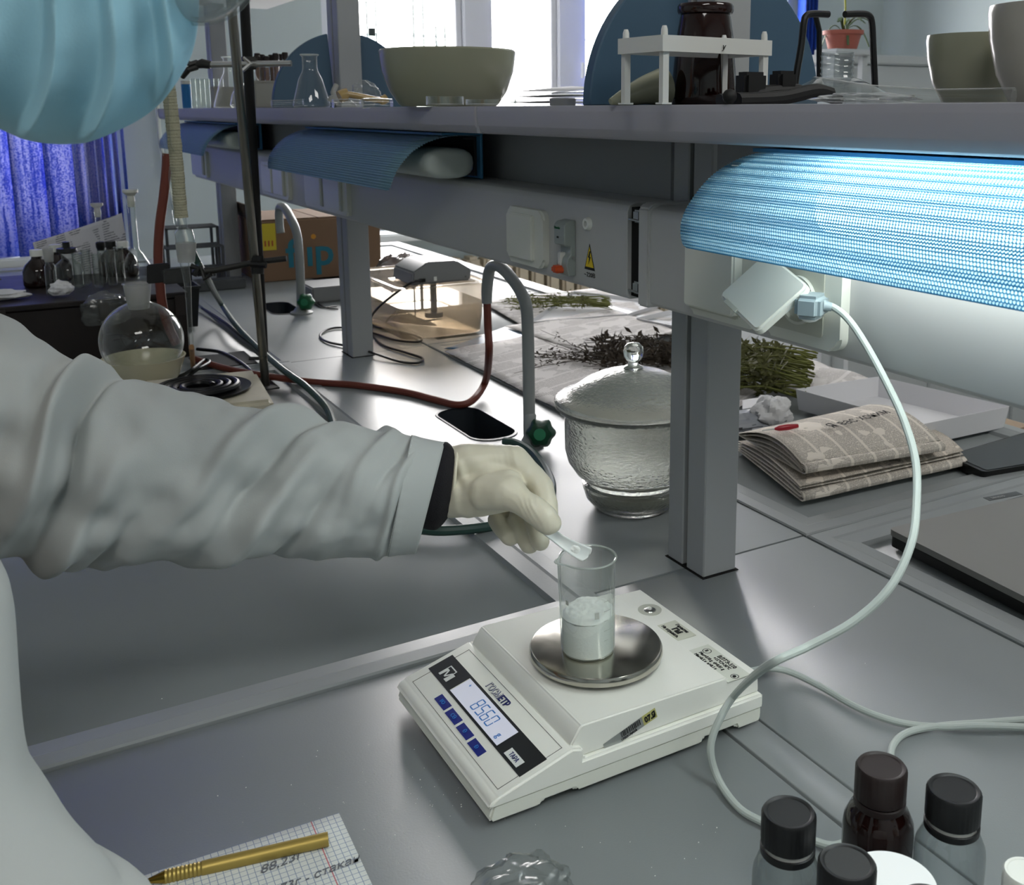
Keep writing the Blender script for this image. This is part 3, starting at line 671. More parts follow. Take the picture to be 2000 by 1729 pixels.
# warning triangle
c = chp(1152, 503); r = thing('warning_sticker', 'yellow triangular high-voltage sticker marked ~220В on the channel', 'sticker', c)
tw = abs(chp(1142, 510).y-chp(1162, 517).y)/2; th = .030
tri = lambda s_: [(-tw*s_, -.5*th*s_), (tw*s_, -.5*th*s_), (0, .55*th*s_)]
G().prism(tri(1), (c, EX, EZ, -Vector((1, 0, 0))), .0001, .0004).build('triangle_border', 'ink', r, smooth=False)
G().prism(tri(.78), (c, EX, EZ, -Vector((1, 0, 0))), .0004, .0006).build('triangle', 'warn', r, smooth=False)
bolt = [(.001, .012), (-.0035, .001), (-.0005, .001), (-.002, -.010), (.0035, .0025), (.0008, .0025), (.003, .011)]
G().prism([(x*.9, z*.75-.001) for x, z in bolt], (c, EX, EZ, -Vector((1, 0, 0))), .0006, .0009).build('lightning_bolt', 'ink', r, smooth=False)
text('~220В', .0075, c+Vector((0, 0, -.0235)), EX, EZ, 'ink', r, align='CENTER', sx=1.25)

# right-hand sockets: one closed, one with lifted flap and a plug
def chq(u_, v_): return chp(u_, v_)
a, b = chq(1368, 470), chq(1492, 636)
r = thing('wall_socket', 'closed cream socket cover on the channel just left of the plug', 'socket', (CXF, (a.y+b.y)/2, .37))
c = Vector((CXF, chq(1425, 560).y, .374)); ww = abs(chq(1358, 600).y-chq(1494, 620).y)
rbox(c, EX, EZ, -ww/2, ww/2, -.040, .040, 0, .010, .010, 6, bev=.003).build('surround', 'socket', r, ang=50)
rbox(c+Vector((-.009, 0, 0)), EX, EZ, -ww*.44, ww*.28, -.030, .034, 0, .012, .004, 4, bev=.002).build('flap_cover', 'socket', r, ang=50)
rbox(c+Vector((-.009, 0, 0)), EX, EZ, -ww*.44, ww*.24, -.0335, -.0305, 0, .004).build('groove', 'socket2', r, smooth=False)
c = Vector((CXF, chq(1580, 590).y, .375)); ww = abs(chq(1500, 640).y-chq(1650, 660).y)
r = thing('wall_socket', 'cream socket with its flap lifted over the grey plug', 'socket', c)
rbox(c, EX, EZ, -ww/2, ww/2, -.041, .041, 0, .010, .012, 6, bev=.003).build('surround', 'socket', r, ang=50)
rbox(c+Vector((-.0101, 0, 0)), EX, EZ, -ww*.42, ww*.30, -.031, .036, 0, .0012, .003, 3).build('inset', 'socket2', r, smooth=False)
X = Matrix.Translation(c+Vector((-.0112, 0, -.002))) @ Matrix.Rotation(-PI/2, 4, 'Y')
G().lathe([(.0215, 0), (.0215, .004), (.019, .004), (.018, .0005), (0.001, .0005)], X=X, n=36).build('socket_well', 'socket', r)
# lifted flap: hinge at top, swung out toward the camera
hz = c.z+.034; A = Vector((CXF-.010, c.y+ww*.40, hz)); fd = Vector((-.62, .30, -.62)).normalized(); fex = Vector((.0, -1, 0)); fex = (fex-fex.dot(fd)*fd).normalized()
P0 = W(1500, 505, depth(A)); 
fw = ww*.80; fl = .058
n_ = fex.cross(-fd)
o = A+Vector((-.004, 0, 0))
rb = rbox(o, fex, -fd, 0, fw, -fl, 0, -.0035, .0035, .006, 4, bev=.002); rb.build('flap_cover', 'socket', r, ang=50)
rbox(o+fd*fl, fex, -fd, fw*.18, fw*.48, -.001, .003, -.0042, .004, 0).build('flap_notch', 'socket2', r, smooth=False)
# ================================================================== LAMPS under the shelf
def lamp(y0, y1, lb, lit, ym=None):
    r = thing('shelf_lamp', lb, 'lamp', (.60, (y0+y1)/2, .43), group=None)
    # cross-section in x,z (shade): flat top, then a curve forward and down
    sec = [Vector((.650, 0, .4985)), Vector((.618, 0, .5000)), Vector((.590, 0, .4975)), Vector((.566, 0, .4905)), Vector((.545, 0, .4790)), Vector((.528, 0, .4630)), Vector((.516, 0, .4450)), Vector((.510, 0, .4230))]
    P = cat_rom(sec, 6); acc = [0]
    for a, b in zip(P, P[1:]): acc.append(acc[-1]+(b-a).length)
    Lt = acc[-1]; n = len(P)-1
    nV = 48
    def fn(p, t):
        i = t*n; j = min(int(i), n-1); q = P[j].lerp(P[j+1], i-j); y = lerp(y0, y1, p)
        # rounded front corners
        e = .016; dn = max(0, t-.80)/.20; ins = e*(1-math.sqrt(max(0, 1-dn*dn)))
        y = lerp(y0+ins, y1-ins, p)
        rip = (.0006 if lit else .0011)*math.sin(t*Lt/(.0035 if lit else .0045)*2*PI)*min(1, t*5)
        nr = Vector((-(q.z-.43), 0, (q.x-.66))).normalized()
        return Vector((q.x, y, q.z))+Vector((-.6, 0, .6))*rip
    def uvf(p, t):
        i = t*n; j = min(int(i), n-1); return (lerp(y0, y1, p), lerp(acc[j], acc[j+1], i-j))
    G().grid(fn, 40 if lit else 14, 150 if lit else 460, uvf).build('perforated_shade' if lit else 'ribbed_shade', 'perf' if lit else 'ribbed', r, solid=.0006, ang=180, recalc=False)
    # back housing, end lips, reflector, opal cover
    G().box((.650, y0, .436), (.654, y1, .5015), .001, 1).build('back_plate', 'bluehousing', r, smooth=False)
    G().box((.590, y0+.002, .5003), (.655, y1-.002, .5035)).build('top_lip', 'bluehousing', r, smooth=False)
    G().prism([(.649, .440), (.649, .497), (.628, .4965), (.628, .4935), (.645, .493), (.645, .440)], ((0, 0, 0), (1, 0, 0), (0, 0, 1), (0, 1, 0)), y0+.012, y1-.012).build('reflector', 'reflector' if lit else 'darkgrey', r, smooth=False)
    osec = [(.570+.0, .4535)]
    pts = []
    for k in range(20):
        a = 2*PI*k/20; cx_, cz_ = .603, .4600; pts.append((cx_+.038*math.copysign(abs(math.cos(a))**.75, math.cos(a)), cz_+.0225*math.copysign(abs(math.sin(a))**.75, math.sin(a))))
    g = G(); ya, yb = y0-.004 if not lit else y0+.01, y1-.02 if not lit else y1-.10
    prof = [(-.0, .55), (.002, .78), (.006, .92), (.014, 1.0), (None, None)]
    rings = [(ya, .6), (ya+.002, .82), (ya+.007, .95), (ya+.016, 1.0)]+[(yb-.016, 1.0), (yb-.007, .95), (yb-.002, .82), (yb, .6)]
    vs = []; fs = []; m_ = len(pts)
    for y, s_ in rings:
        for x, z in pts: vs.append(Vector((.603+(x-.603)*s_, y, .46+(z-.46)*s_)))
    for i in range(len(rings)-1):
        for k in range(m_): fs.append((i*m_+k, i*m_+(k+1) % m_, (i+1)*m_+(k+1) % m_, (i+1)*m_+k))
    fs.append(tuple(range(m_))); fs.append(tuple((len(rings)-1)*m_+k for k in range(m_)))
    g.add(vs, fs).build('tube_cover', 'lampcore' if lit else 'opal', r, ang=50)
    if lit:
        for yy in (y1-.012, y0+.006): G().box((.562, yy-.004, .44), (.645, yy+.004, .49)).build('lamp_holder', 'white', r, smooth=False)
    return r
lamp(-.04, .712, 'lit blue perforated desk lamp glowing under the shelf at right', True)
lamp(1.40, 2.10, 'unlit blue ribbed lamp shade in the middle under the shelf', False)
lamp(2.72, 3.42, 'farthest unlit blue lamp shade at the left end of the shelf', False)

# ================================================================== BALANCE
BX0, BX1, BY0, BY1 = .291, .557, .636, .832
bal = thing('lab_balance', 'white electronic laboratory balance reading 85.60 g on the grey bench', 'balance', (.42, .735, 0))
fr = lambda y: ((0, y, 0), (1, 0, 0), (0, 0, 1), (0, 1, 0))
# base tray with feet notches
base = [(BX0, .008), (BX0+.002, .004), (.335, .0035), (.338, .007), (.366, .007), (.369, .0035), (.492, .0035), (.494, .008), (.529, .008), (.531, .0035), (BX1-.002, .0035), (BX1, .008), (BX1, .0185), (BX0+.004, .0185)]
G().prism(base, fr(0), BY0, BY1, .0018, 2).build('base', 'balance_base', bal, ang=40)
low = [(BX0+.0005, .0180), (BX0+.0015, .0205), (.3005, .0255), (.3625, .0435), (.368, .0370), (BX1-.001, .0300), (BX1-.001, .0180)]
low = [(BX0-.001, .0165), (BX0+.0005, .0200), (.298, .0245), (.3640, .0430), (.374, .040), (.374, .030), (BX1+.001, .0300), (BX1+.001, .0165)]
G().prism(low, fr(0), BY0-.001, BY1+.001, .0025, 3).build('lower_cover', 'balance', bal, ang=40)
top = [(.3625, .030), (.3645, .0425), (.3735, .0565), (.376, .0575), (.520, .0545), (.5215, .0505), (.5555, .0492), (.5565, .030)]
G().prism(top, fr(0), BY0+.004, BY1-.004, .003, 3).build('upper_cover', 'balance', bal, ang=40)
for x, y in ((.352, BY0+.02), (.352, BY1-.02), (.51, BY0+.02), (.51, BY1-.02)):
    G().lathe([(.001, 0), (.0105, 0), (.012, .002), (.012, .006), (.001, .006)], (x, y, .0003), 28, jit=lambda r_, z, a: r_*(1+.05*(r_ > .011)*math.sin(a*14))).build('levelling_foot', 'socket2', bal)
# slope panel coordinates
p1 = Vector((.298, 0, .0245)); p2 = Vector((.3640, 0, .0430)); sd = (p2-p1).normalized(); sn = Vector((-sd.z, 0, sd.x)); rd = Vector((0, -1, 0))
def sp(u_, v_, h=.0003):      # pixel on the sloping keypad
    return atpl(u_, v_, p1+sn*h, sn)
zc1 = lambda a, b: (820+a/6.1733, 1250+b/6.1733)
def loc2(a, b): p = sp(*zc1(a, b)); return (p-p1).dot(rd), (p-p1).dot(sd)
def srect(name, pts, m, h0, h1, parent=bal, r_=0):
    q = [loc2(*p) for p in pts]; xs = [p[0] for p in q]; ys = [p[1] for p in q]
    x0 = (sorted(xs)[0]+sorted(xs)[1])/2; x1 = (sorted(xs)[2]+sorted(xs)[3])/2; y0 = (sorted(ys)[0]+sorted(ys)[1])/2; y1 = (sorted(ys)[2]+sorted(ys)[3])/2
    o = rbox(p1, rd, sd, x0, x1, y0, y1, h0, h1, r_).build(name, m, parent, smooth=False); return o, x0, x1, y0, y1
def S(x, y, h=.0): return p1+rd*x+sd*y+sn*h
# engraved outline of the keypad foil
X0, X1 = -(BY1-.012), -(BY0+.007)
for a, b, c_, d in ((X0, X1, .004, .0043), (X0, X1, .0625, .0628), (X0, X0+.0003, .004, .0628), (X1-.0003, X1, .004, .0628)): rbox(p1, rd, sd, a, b, c_, d, 0, .00025).build('keypad_outline', 'darkgrey', bal, smooth=False)
st, sx0, sx1, sy0, sy1 = srect('display_strip', ((130, 330), (425, 165), (1500, 1465), (1165, 1670)), 'strip', .0001, .0005)
lc, lx0, lx1, ly0, ly1 = srect('display_screen', ((385, 600), (635, 470), (1170, 1130), (905, 1290)), 'lcd', .0005, .0009)
rbox(p1, rd, sd, lx0-.0012, lx0-.0004, ly0, ly1, .0004, .0008).build('screen_bevel', 'white', bal, smooth=False)
# seven-segment digits 85.60
seg = {'8': 'abcdefg', '5': 'afgcd', '6': 'afgedc', '0': 'abcdef'}
W_, H_ = (ly1-ly0)*.36, (ly1-ly0)*.66; t = W_*.16
def digit(ch_, x, y, g):
    R_ = {'a': (t*.7, H_-t, W_-t*.7, H_), 'd': (t*.7, 0, W_-t*.7, t), 'g': (t*.7, H_/2-t/2, W_-t*.7, H_/2+t/2), 'b': (W_-t, H_/2+t*.3, W_, H_-t*.6), 'c': (W_-t, t*.6, W_, H_/2-t*.3), 'e': (0, t*.6, t, H_/2-t*.3), 'f': (0, H_/2+t*.3, t, H_-t*.6)}
    for s_ in seg[ch_]:
        a, b, c_, d = R_[s_]; sh = lambda yy: yy*.08
        P4 = [S(x+a+sh(b), y+b, .001), S(x+c_+sh(b), y+b, .001), S(x+c_+sh(d), y+d, .001), S(x+a+sh(d), y+d, .001)]
        g.add(P4, [(0, 1, 2, 3)])
LW = lx1-lx0; g = G(); xx = lx0+LW*.35; yy = ly0+(ly1-ly0)*.17
for k, ch_ in enumerate('8560'):
    digit(ch_, xx, yy, g); xx += W_*1.27
    if k == 1: g.add([S(xx-W_*.26, yy, .001), S(xx-W_*.13, yy, .001), S(xx-W_*.13, yy+t, .001), S(xx-W_*.26, yy+t, .001)], [(0, 1, 2, 3)])
g.build('display_digits', 'lcdseg', bal, smooth=False, recalc=False)
text('g', .0088, S(lx0+LW*.885, ly0+(ly1-ly0)*.20, .0009), rd, sd, 'lcdseg', bal)
text('+', .005, S(lx0+LW*.08, ly0+(ly1-ly0)*.70, .0009), rd, sd, 'lcdseg', bal)
# keys
for k, (pts, tx) in enumerate(((((175, 710), (275, 655), (380, 795), (285, 855)), 'I/O'), (((300, 880), (405, 825), (512, 970), (415, 1030)), 'CΘ'), (((435, 1055), (540, 1000), (650, 1155), (555, 1215)), 'Θ'), (((572, 1245), (680, 1185), (797, 1350), (698, 1412)), 'Ð'))):
    o, a, b, c_, d = srect('key', pts, 'bluekey', .0001, .0007)
    text(tx, .0052, S((a+b)/2, (c_+d)/2-.0018, .0007), rd, sd, 'lcdseg', bal, align='CENTER')
o, a, b, c_, d = srect('tare_key', ((1015, 1360), (1125, 1310), (1260, 1480), (1155, 1550)), 'whiteprint', .0005, .0009)
text('ТАРА', .0058, S((a+b)/2, (c_+d)/2-.002, .0009), rd, sd, 'navy', bal, align='CENTER', sx=.85)
tx0 = loc2(795, 560); tx1 = loc2(1110, 905)
text('ГОСМЕТР', .0088, S(tx0[0]-.001, tx1[1]+.000, .0001), rd, sd, 'navy', bal, bold=.035, sx=.92)
text('ГОСМ', .0088, S(tx0[0]-.001, tx1[1]+.0000, .0003), rd, sd, 'balance', bal, bold=-.012, sx=.92)
# maker's emblem: white block М inside an open square corner
e0 = loc2(235, 395); e1 = loc2(435, 430); em = loc2(340, 415)
g = G()
def qd(x0, y0, x1, y1): g.add([S(x0, y0, .0007), S(x1, y0, .0007), S(x1, y1, .0007), S(x0, y1, .0007)], [(0, 1, 2, 3)])
ex0, ey0, k_ = em[0]-.0085, em[1]-.006, .0155
qd(ex0, ey0, ex0+.0012, ey0+.0135); qd(ex0, ey0+.0123, ex0+.0135, ey0+.0135); qd(ex0+.0123, ey0+.0095, ex0+.0135, ey0+.0135)
def pl(pts): g.add([S(ex0+a, ey0+b, .0007) for a, b in pts], [tuple(range(len(pts)))])
pl([(.0, 0), (.0035, 0), (.0045, .0095), (.0015, .0095)]); pl([(.0035, .0095), (.0055, .0095), (.0095, .002), (.0075, .002)]); pl([(.0075, .002), (.0095, .002), (.0135, .0095), (.0115, .0095)]); pl([(.0115, 0), (.0175, 0), (.0175, .0095), (.0125, .0095)])
g.build('maker_emblem', 'whiteprint', bal, smooth=False, recalc=False)
# pan
pc = atz(1164, 1262, .068)
PCX, PCY = pc.x, pc.y
G().lathe([(.001, .0575), (.050, .0575), (.052, .0605), (.001, .0605)], (PCX, PCY, 0), 40).build('pan_support', 'darkgrey', bal)
G().lathe([(.001, .0625), (.055, .0625), (.0575, .0615), (.0588, .0625), (.0594, .065), (.0592, .068), (.0580, .0698), (.0568, .0702), (.001, .0702)], (PCX, PCY, 0), 96).build('weighing_pan', 'steel', bal)
# bubble level
bl = atz(1269, 1191, .0505)
G().lathe([(.0115, -.001), (.0118, .0004), (.0085, .0006), (.0065, .0002), (.0063, -.0005)], (bl.x, bl.y, .0502), 32).build('level_bezel', 'socket2', bal)
G().lathe([(.0063, -.0005), (.0055, .0006), (.0025, .0013), (.0003, .0013)], (bl.x, bl.y, .0502), 24).build('level_bubble', 'chrome', bal)
# stickers on the rear ledge: u runs -y, up = +x   (text read from the front)
def ledge(u_, v_): return atz(u_, v_, .0506)
lx = Vector((0, -1, 0)); ly = Vector((1, 0, 0))
zc2 = lambda a, b: (1200+a/4.94, 1130+b/4.94)
q = ledge(*zc2(600, 500)); G_ = rbox(Vector((q.x, q.y, .0500)), lx, ly, -.017, .017, -.0105, .0105, .0003, .0006).build('warranty_sticker', mat('sticker_cream', '#d0d2c2', .4), bal, smooth=False)
text('Гарантия', .0052, (q.x+.0045, q.y+.009, .0507), lx, ly, 'ink', bal, sx=.8)
text('Не отрывать', .0052, (q.x-.0085, q.y+.0135, .0507), lx, ly, 'ink', bal, sx=.8)
text('ГМ', .0075, (q.x-.003, q.y+.004, .0507), lx, ly, 'ink', bal, bold=.06)
q = ledge(*zc2(1020, 830)); rbox(Vector((q.x, q.y, .0500)), lx, ly, -.034, .027, -.0125, .0125, .0003, .0006).build('rating_label', mat('label_white', '#d9dcd0', .4), bal, smooth=False)
for i, (s_, dx, sz) in enumerate((('ВЛТЭ-510', .0055, .0062), ('+15°C/+30°C', .0008, .0048), ('Max=510 g  d=0,01 g', -.0045, .0048), ('Min=0,5 g  e=0,1 g', -.0098, .0048))):
    text(s_, sz, (q.x+dx, q.y+(.012 if i < 2 else .026), .0507), lx, ly, 'ink', bal, sx=.86)
X = Matrix.Translation((q.x+.004, q.y+.026, .0508))
def ringm(c_, r_, m='ink', w_=.0007):
    G().lathe([(r_, 0), (r_+w_, 0)], c_, 24).build('label_ring', m, bal, recalc=False)
ringm((q.x+.004, q.y+.0245, .0508), .0036); text('II', .005, (q.x+.0023, q.y+.0262, .0507), lx, ly, 'ink', bal)
ringm((q.x-.0015, q.y-.0225, .0508), .0031); text('e', .006, (q.x-.0033, q.y-.021, .0507), lx, ly, 'ink', bal, bold=.06)
# inventory sticker on the side
sy = BY0+.004
def side(u_, v_): return aty(u_, v_, sy-.0003)
A = side(1183, 1470); B = side(1284, 1400); dxv = (B-A).normalized(); upv = Vector((-dxv.z, 0, dxv.x))
A2 = side(1185, 1452); B2 = side(1281, 1384)
L_ = (B-A).length; hh = .0095
A = Vector((A.x, sy, A.z))
nx = dxv; ny = Vector((-dxv.z, 0, dxv.x))
g = G(); g.add([A+nx*0, A+nx*L_*.74, A+nx*L_*.74+ny*hh, A+ny*hh*.9], [(0, 1, 2, 3)]); g.v = [v+Vector((0, -.0004, 0)) for v in g.v]
g.build('inventory_sticker', mat('silver_sticker', '#a4a8a6', .35, metal=.4), bal, smooth=False, recalc=False)
g = G(); g.add([A+nx*L_*.74, A+nx*L_, A+nx*L_+ny*hh, A+nx*L_*.74+ny*hh], [(0, 1, 2, 3)]); g.v = [v+Vector((0, -.0004, 0)) for v in g.v]
g.build('inventory_sticker', mat('yellow_label', '#c3c07a', .5), bal, smooth=False, recalc=False)
g = G(); x = L_*.32; random.seed(3)
while x < L_*.70:
    wv = random.choice((.0003, .0006, .0009)); g.add([A+nx*x+ny*hh*.35, A+nx*(x+wv)+ny*hh*.35, A+nx*(x+wv)+ny*hh*.92, A+nx*x+ny*hh*.92], [(0, 1, 2, 3)]); x += wv+random.choice((.0004, .0007))
g.v = [v+Vector((0, -.0006, 0)) for v in g.v]; g.build('barcode', 'ink', bal, smooth=False, recalc=False)
text('1700317#028', .0030, A+nx*L_*.30+ny*hh*.05+Vector((0, -.0004, 0)), nx, ny, 'ink', bal, sx=.95)
text('07.Я', .0075, A+nx*L_*.77+ny*hh*.22+Vector((0, -.0004, 0)), nx, ny, 'ink', bal, bold=.04, sx=.8)

# ================================================================== BEAKER with powder
bc = atz(1148, 1268, .0705); bcx, bcy = bc.x, bc.y; bz = .0704; BR, BH = .0238, .0870
bk = thing('glass_beaker', 'tall clear glass beaker half full of white powder on the steel pan', 'beaker', (bcx, bcy, bz))
prof = [(.001, .0), (BR-.004, 0), (BR-.001, .0012), (BR, .004), (BR, BH-.003), (BR+.0004, BH-.001), (BR+.0010, BH), (BR+.0006, BH+.0008), (BR+.0002, BH+.0004), (BR-.0010, BH-.002)]
spa = math.radians(172)
def sp_j(r_, z, a):
    d = (a-spa+PI) % (2*PI)-PI; k = max(0, (z-(BH-.012))/.012); return r_+.0055*k*math.exp(-(d/.22)**2)
G().lathe(prof, (bcx, bcy, bz), 72, jit=sp_j).build('beaker_wall', 'glass', bk, ang=60, recalc=True)
# lip: rolled ring, its highlight put in as pale haze
ringp = []
for k in range(72):
    a = 2*PI*k/72; r_ = sp_j(BR+.0008, BH, a); ringp.append(Vector((bcx+r_*math.cos(a), bcy+r_*math.sin(a), bz+BH)))
G().tube(ringp, .0009, 8, cyclic=True).build('beaker_rim', 'rimglass', bk)
# powder
g = G()
def pf(p, t):
    a = 2*PI*p; tt = t
    H0 = .0385
    if tt < .12: r_ = (BR-.0012)*tt/.12; z = .0016
    elif tt < .5: r_ = BR-.0011; z = lerp(.0016, H0-.003, (tt-.12)/.38)
    else:
        s_ = (1-tt)/.5; r_ = (BR-.0011)*s_
        q = Vector((r_*math.cos(a)*60, r_*math.sin(a)*60, 3)); z = H0+.0022*(1-s_)+.0014*(noise.noise(q))+.0011*noise.noise(q*4)-(.003*max(0, s_-.85)/.15)
        z += .003*math.cos(a-.3)*s_
    return Vector((bcx+r_*math.cos(a), bcy+r_*math.sin(a), bz+z))
g.grid(pf, 64, 60, wrapu=True).build('powder_fill', 'powder', bk, ang=180)
# enamel graduations, white
view = (O-Vector((bcx, bcy, 0))); va = math.atan2(view.y, view.x)
g = G()
def arcq(a0, a1, z0, z1, n=4, rr=BR+.0002):
    for k in range(n):
        b0, b1 = lerp(a0, a1, k/n), lerp(a0, a1, (k+1)/n)
        g.add([Vector((bcx+rr*math.cos(b), bcy+rr*math.sin(b), bz+z)) for b, z in ((b0, z0), (b1, z0), (b1, z1), (b0, z1))], [(0, 1, 2, 3)])
ga = va+.62
for k, z in enumerate((.018, .027, .036, .045, .054, .062)): arcq(ga, ga+(.34 if k % 2 else .2), z, z+.0005)
arcq(ga+.33, ga+.345, .014, .066); arcq(va-.9, va-.75, .050, .054); arcq(va+.25, va+.42, .040, .046)
g.build('graduation_marks', mat('enamel_marks', '#b9bdb6', .5), bk, smooth=False, recalc=False)
# ================================================================== THINGS ON THE BENCH
def hose(name, lb, pts, r, m, cat='hose', n=10, parent=None):
    g = G().tube(cat_rom(pts, 10), r, n); o = g.build(name, m, parent)
    return tag(o, lb, cat) if parent is None else o
# ---- desiccator
dc = atz(1238, 993, 0); dx, dy = dc.x+.004, dc.y+.010; dd = depth((dx, dy, .1)); pm = dd/FPX
ds = thing('glass_desiccator', 'big textured glass desiccator with domed lid, left of the near post', 'desiccator', (dx, dy, 0))
body = [(.001, .002), (.050, .0005), (.054, .004), (.064, .016), (.0685, .030), (.0690, .036), (.064, .038), (.066, .042), (.078, .052), (.0885, .068), (.0925, .084), (.0930, .120), (.0925, .134), (.0935, .138), (.103, .141), (.106, .144), (.106, .148)]
inner = [(.100, .148), (.0905, .140), (.0885, .130), (.0885, .085), (.084, .070), (.074, .056), (.062, .046), (.0605, .040), (.0645, .034), (.060, .018), (.050, .007), (.001, .007)]
G().lathe(body+inner, (dx, dy, 0), 72).build('vessel', 'dess', ds, ang=50)
lid = [(.106, .1484), (.107, .1525), (.104, .156), (.094, .158), (.083, .166), (.066, .1785), (.044, .1885), (.022, .194), (.006, .196), (.001, .196), (.001, .192), (.022, .190), (.044, .1845), (.064, .175), (.080, .162), (.090, .1535), (.096, .1484)]
G().lathe(lid, (dx, dy, 0), 72).build('lid', 'dess', ds, ang=50)
G().lathe([(.001, .193), (.013, .1945), (.0135, .1975), (.008, .200), (.006, .204), (.009, .206), (.0125, .211), (.0138, .218), (.0125, .225), (.008, .2295), (.001, .231)], (dx, dy, 0), 32).build('lid_knob', 'knobglass', ds)
g = G().lathe([(.001, .047), (.070, .047), (.072, .050), (.070, .053), (.001, .053)], (dx, dy, 0), 48); g.build('porcelain_plate', 'porcw', ds)
G().lathe([(.001, .0085), (.050, .0085), (.059, .020), (.062, .030), (.001, .031)], (dx, dy, 0), 40).build('drying_granules', mat('drying_granules', '#b9b7ac', .9, bump=.9, bscale=200), ds)

# ---- taps
def faucet(name, lb, pts, base, knob, km, kdir, kr=.0165, fl=.022, sr=.0098):
    r = thing(name, lb, 'tap', base)
    b = Vector(base)
    G().lathe([(.001, .0), (fl, .0), (fl, .004), (fl*.7, .008), (fl*.52, .016), (.010, .022), (.010, .052), (.0075, .056)], b, 28).build('tap_base', 'tap', r)
    P = cat_rom(pts, 8); n = len(P); R = [sr]*n
    for i in range(n):
        if i > n*.86: R[i] = sr-.0012*((i/n-.86)/.14)
    G().tube(P, R, 14).build('spout', 'tap', r)
    k = Vector(knob); kd = Vector(kdir).normalized(); X = Matrix.Translation(k) @ kd.to_track_quat('Z', 'Y').to_matrix().to_4x4()
    G().lathe([(.004, -.022), (.007, -.016), (.007, -.008)], X=X, n=14).build('valve_stem', 'tap', r)
    G().lathe([(.001, -.012), (kr*.75, -.012), (kr, -.006), (kr*.98, .004), (kr*.78, .012), (kr*.5, .0145), (.001, .0145)], X=X, n=36, jit=lambda r_, z, a: r_*(1+.09*math.cos(a*6)*(r_ > .5*kr))).build('knob', km, r)
    G().lathe([(.001, .0150), (kr*.42, .0150), (kr*.45, .0140)], X=X, n=20).build('knob_badge', 'knoblabel', r)
    return r
bx = .742; b0 = atx(1036, 872, bx); b0 = Vector((bx, b0.y, 0))
xp = lambda u_, v_, x=bx: atx(u_, v_, x)
dz = [xp(1034, 848), xp(1033, 760), xp(1031, 650), xp(1028, 600), xp(1018, 572), xp(1000, 545), xp(984, 527), xp(970, 519), xp(958, 524), xp(953, 545), xp(951, 572), xp(951, 592)]
faucet('bench_tap', 'grey gooseneck tap with dark green knob beside the desiccator', dz, b0, W(1056, 846, depth(b0)-.022), 'greend', (-.55, -.8, .12), kr=.0225)
bx2 = .735; b2 = atx(590, 622, bx2); b2 = Vector((bx2, b2.y, 0)); xq = lambda u_, v_: atx(u_, v_, bx2)
faucet('bench_tap', 'small distant grey tap with bright green knob before the carton', [xq(588, 612), xq(587, 560), xq(584, 490), xq(578, 450), xq(566, 423), xq(556, 407), xq(548, 404), xq(545, 415), xq(546, 437), xq(548, 455)], b2, W(597, 590, depth(b2)-.02), 'green', (-.5, -.85, .1), kr=.022, sr=.0115, fl=.03)

# ---- hoses
hb = atz
nz = xp(951, 585)
pts = [nz+Vector((0, 0, .004)), xp(953, 640), xp(955, 690)+Vector((.0, 0, 0))]
pts += [atz(948, 745, .03), atz(925, 780, .012), atz(895, 791, .0068), atz(850, 781, .0068), atz(790, 766, .0068), atz(700, 753, .0068), atz(610, 746, .0068), atz(530, 736, .0108), atz(450, 722, .0108), atz(400, 708, .0075), atz(378, 700, .0068)]
hose('rubber_hose', 'brown-red rubber hose running from the near tap across the bench', pts, .0068, 'rubred')
hose('rubber_hose', 'red rubber hose hanging beside the condenser on the left', [aty(345, 672, 2.27), aty(330, 640, 2.27), aty(318, 600, 2.27), aty(313, 560, 2.27), aty(309, 500, 2.27), aty(312, 440, 2.27), aty(320, 380, 2.27), aty(325, 330, 2.27), aty(326, 300, 2.27)], .0095, 'rubred')
hose('rubber_hose', 'dark green rubber hose looping behind the gloved hand and onto the bench', [b0+Vector((-.012, -.004, .012)), atz(1000, 862, .014), atz(968, 861, .012), atz(960, 868, .010), ][::-1][:0]+[atz(985, 862, .012), atz(1010, 866, .014), atz(1040, 884, .012), atz(1066, 918, .008), atz(1078, 955, .007), atz(1062, 992, .007), atz(1020, 1016, .007), atz(960, 1028, .007), atz(900, 1035, .007), atz(840, 1036, .007), atz(770, 1022, .007), atz(700, 980, .007), atz(660, 920, .007), atz(655, 850, .007), atz(640, 800, .007), atz(600, 757, .015), atz(573, 737, .0215), atz(545, 716, .0205), atz(500, 676, .018), atz(460, 634, .03), atz(430, 590, .05), aty(405, 545, 2.1), aty(388, 515, 2.1), aty(376, 490, 2.1)], .0066, 'rubgreen')

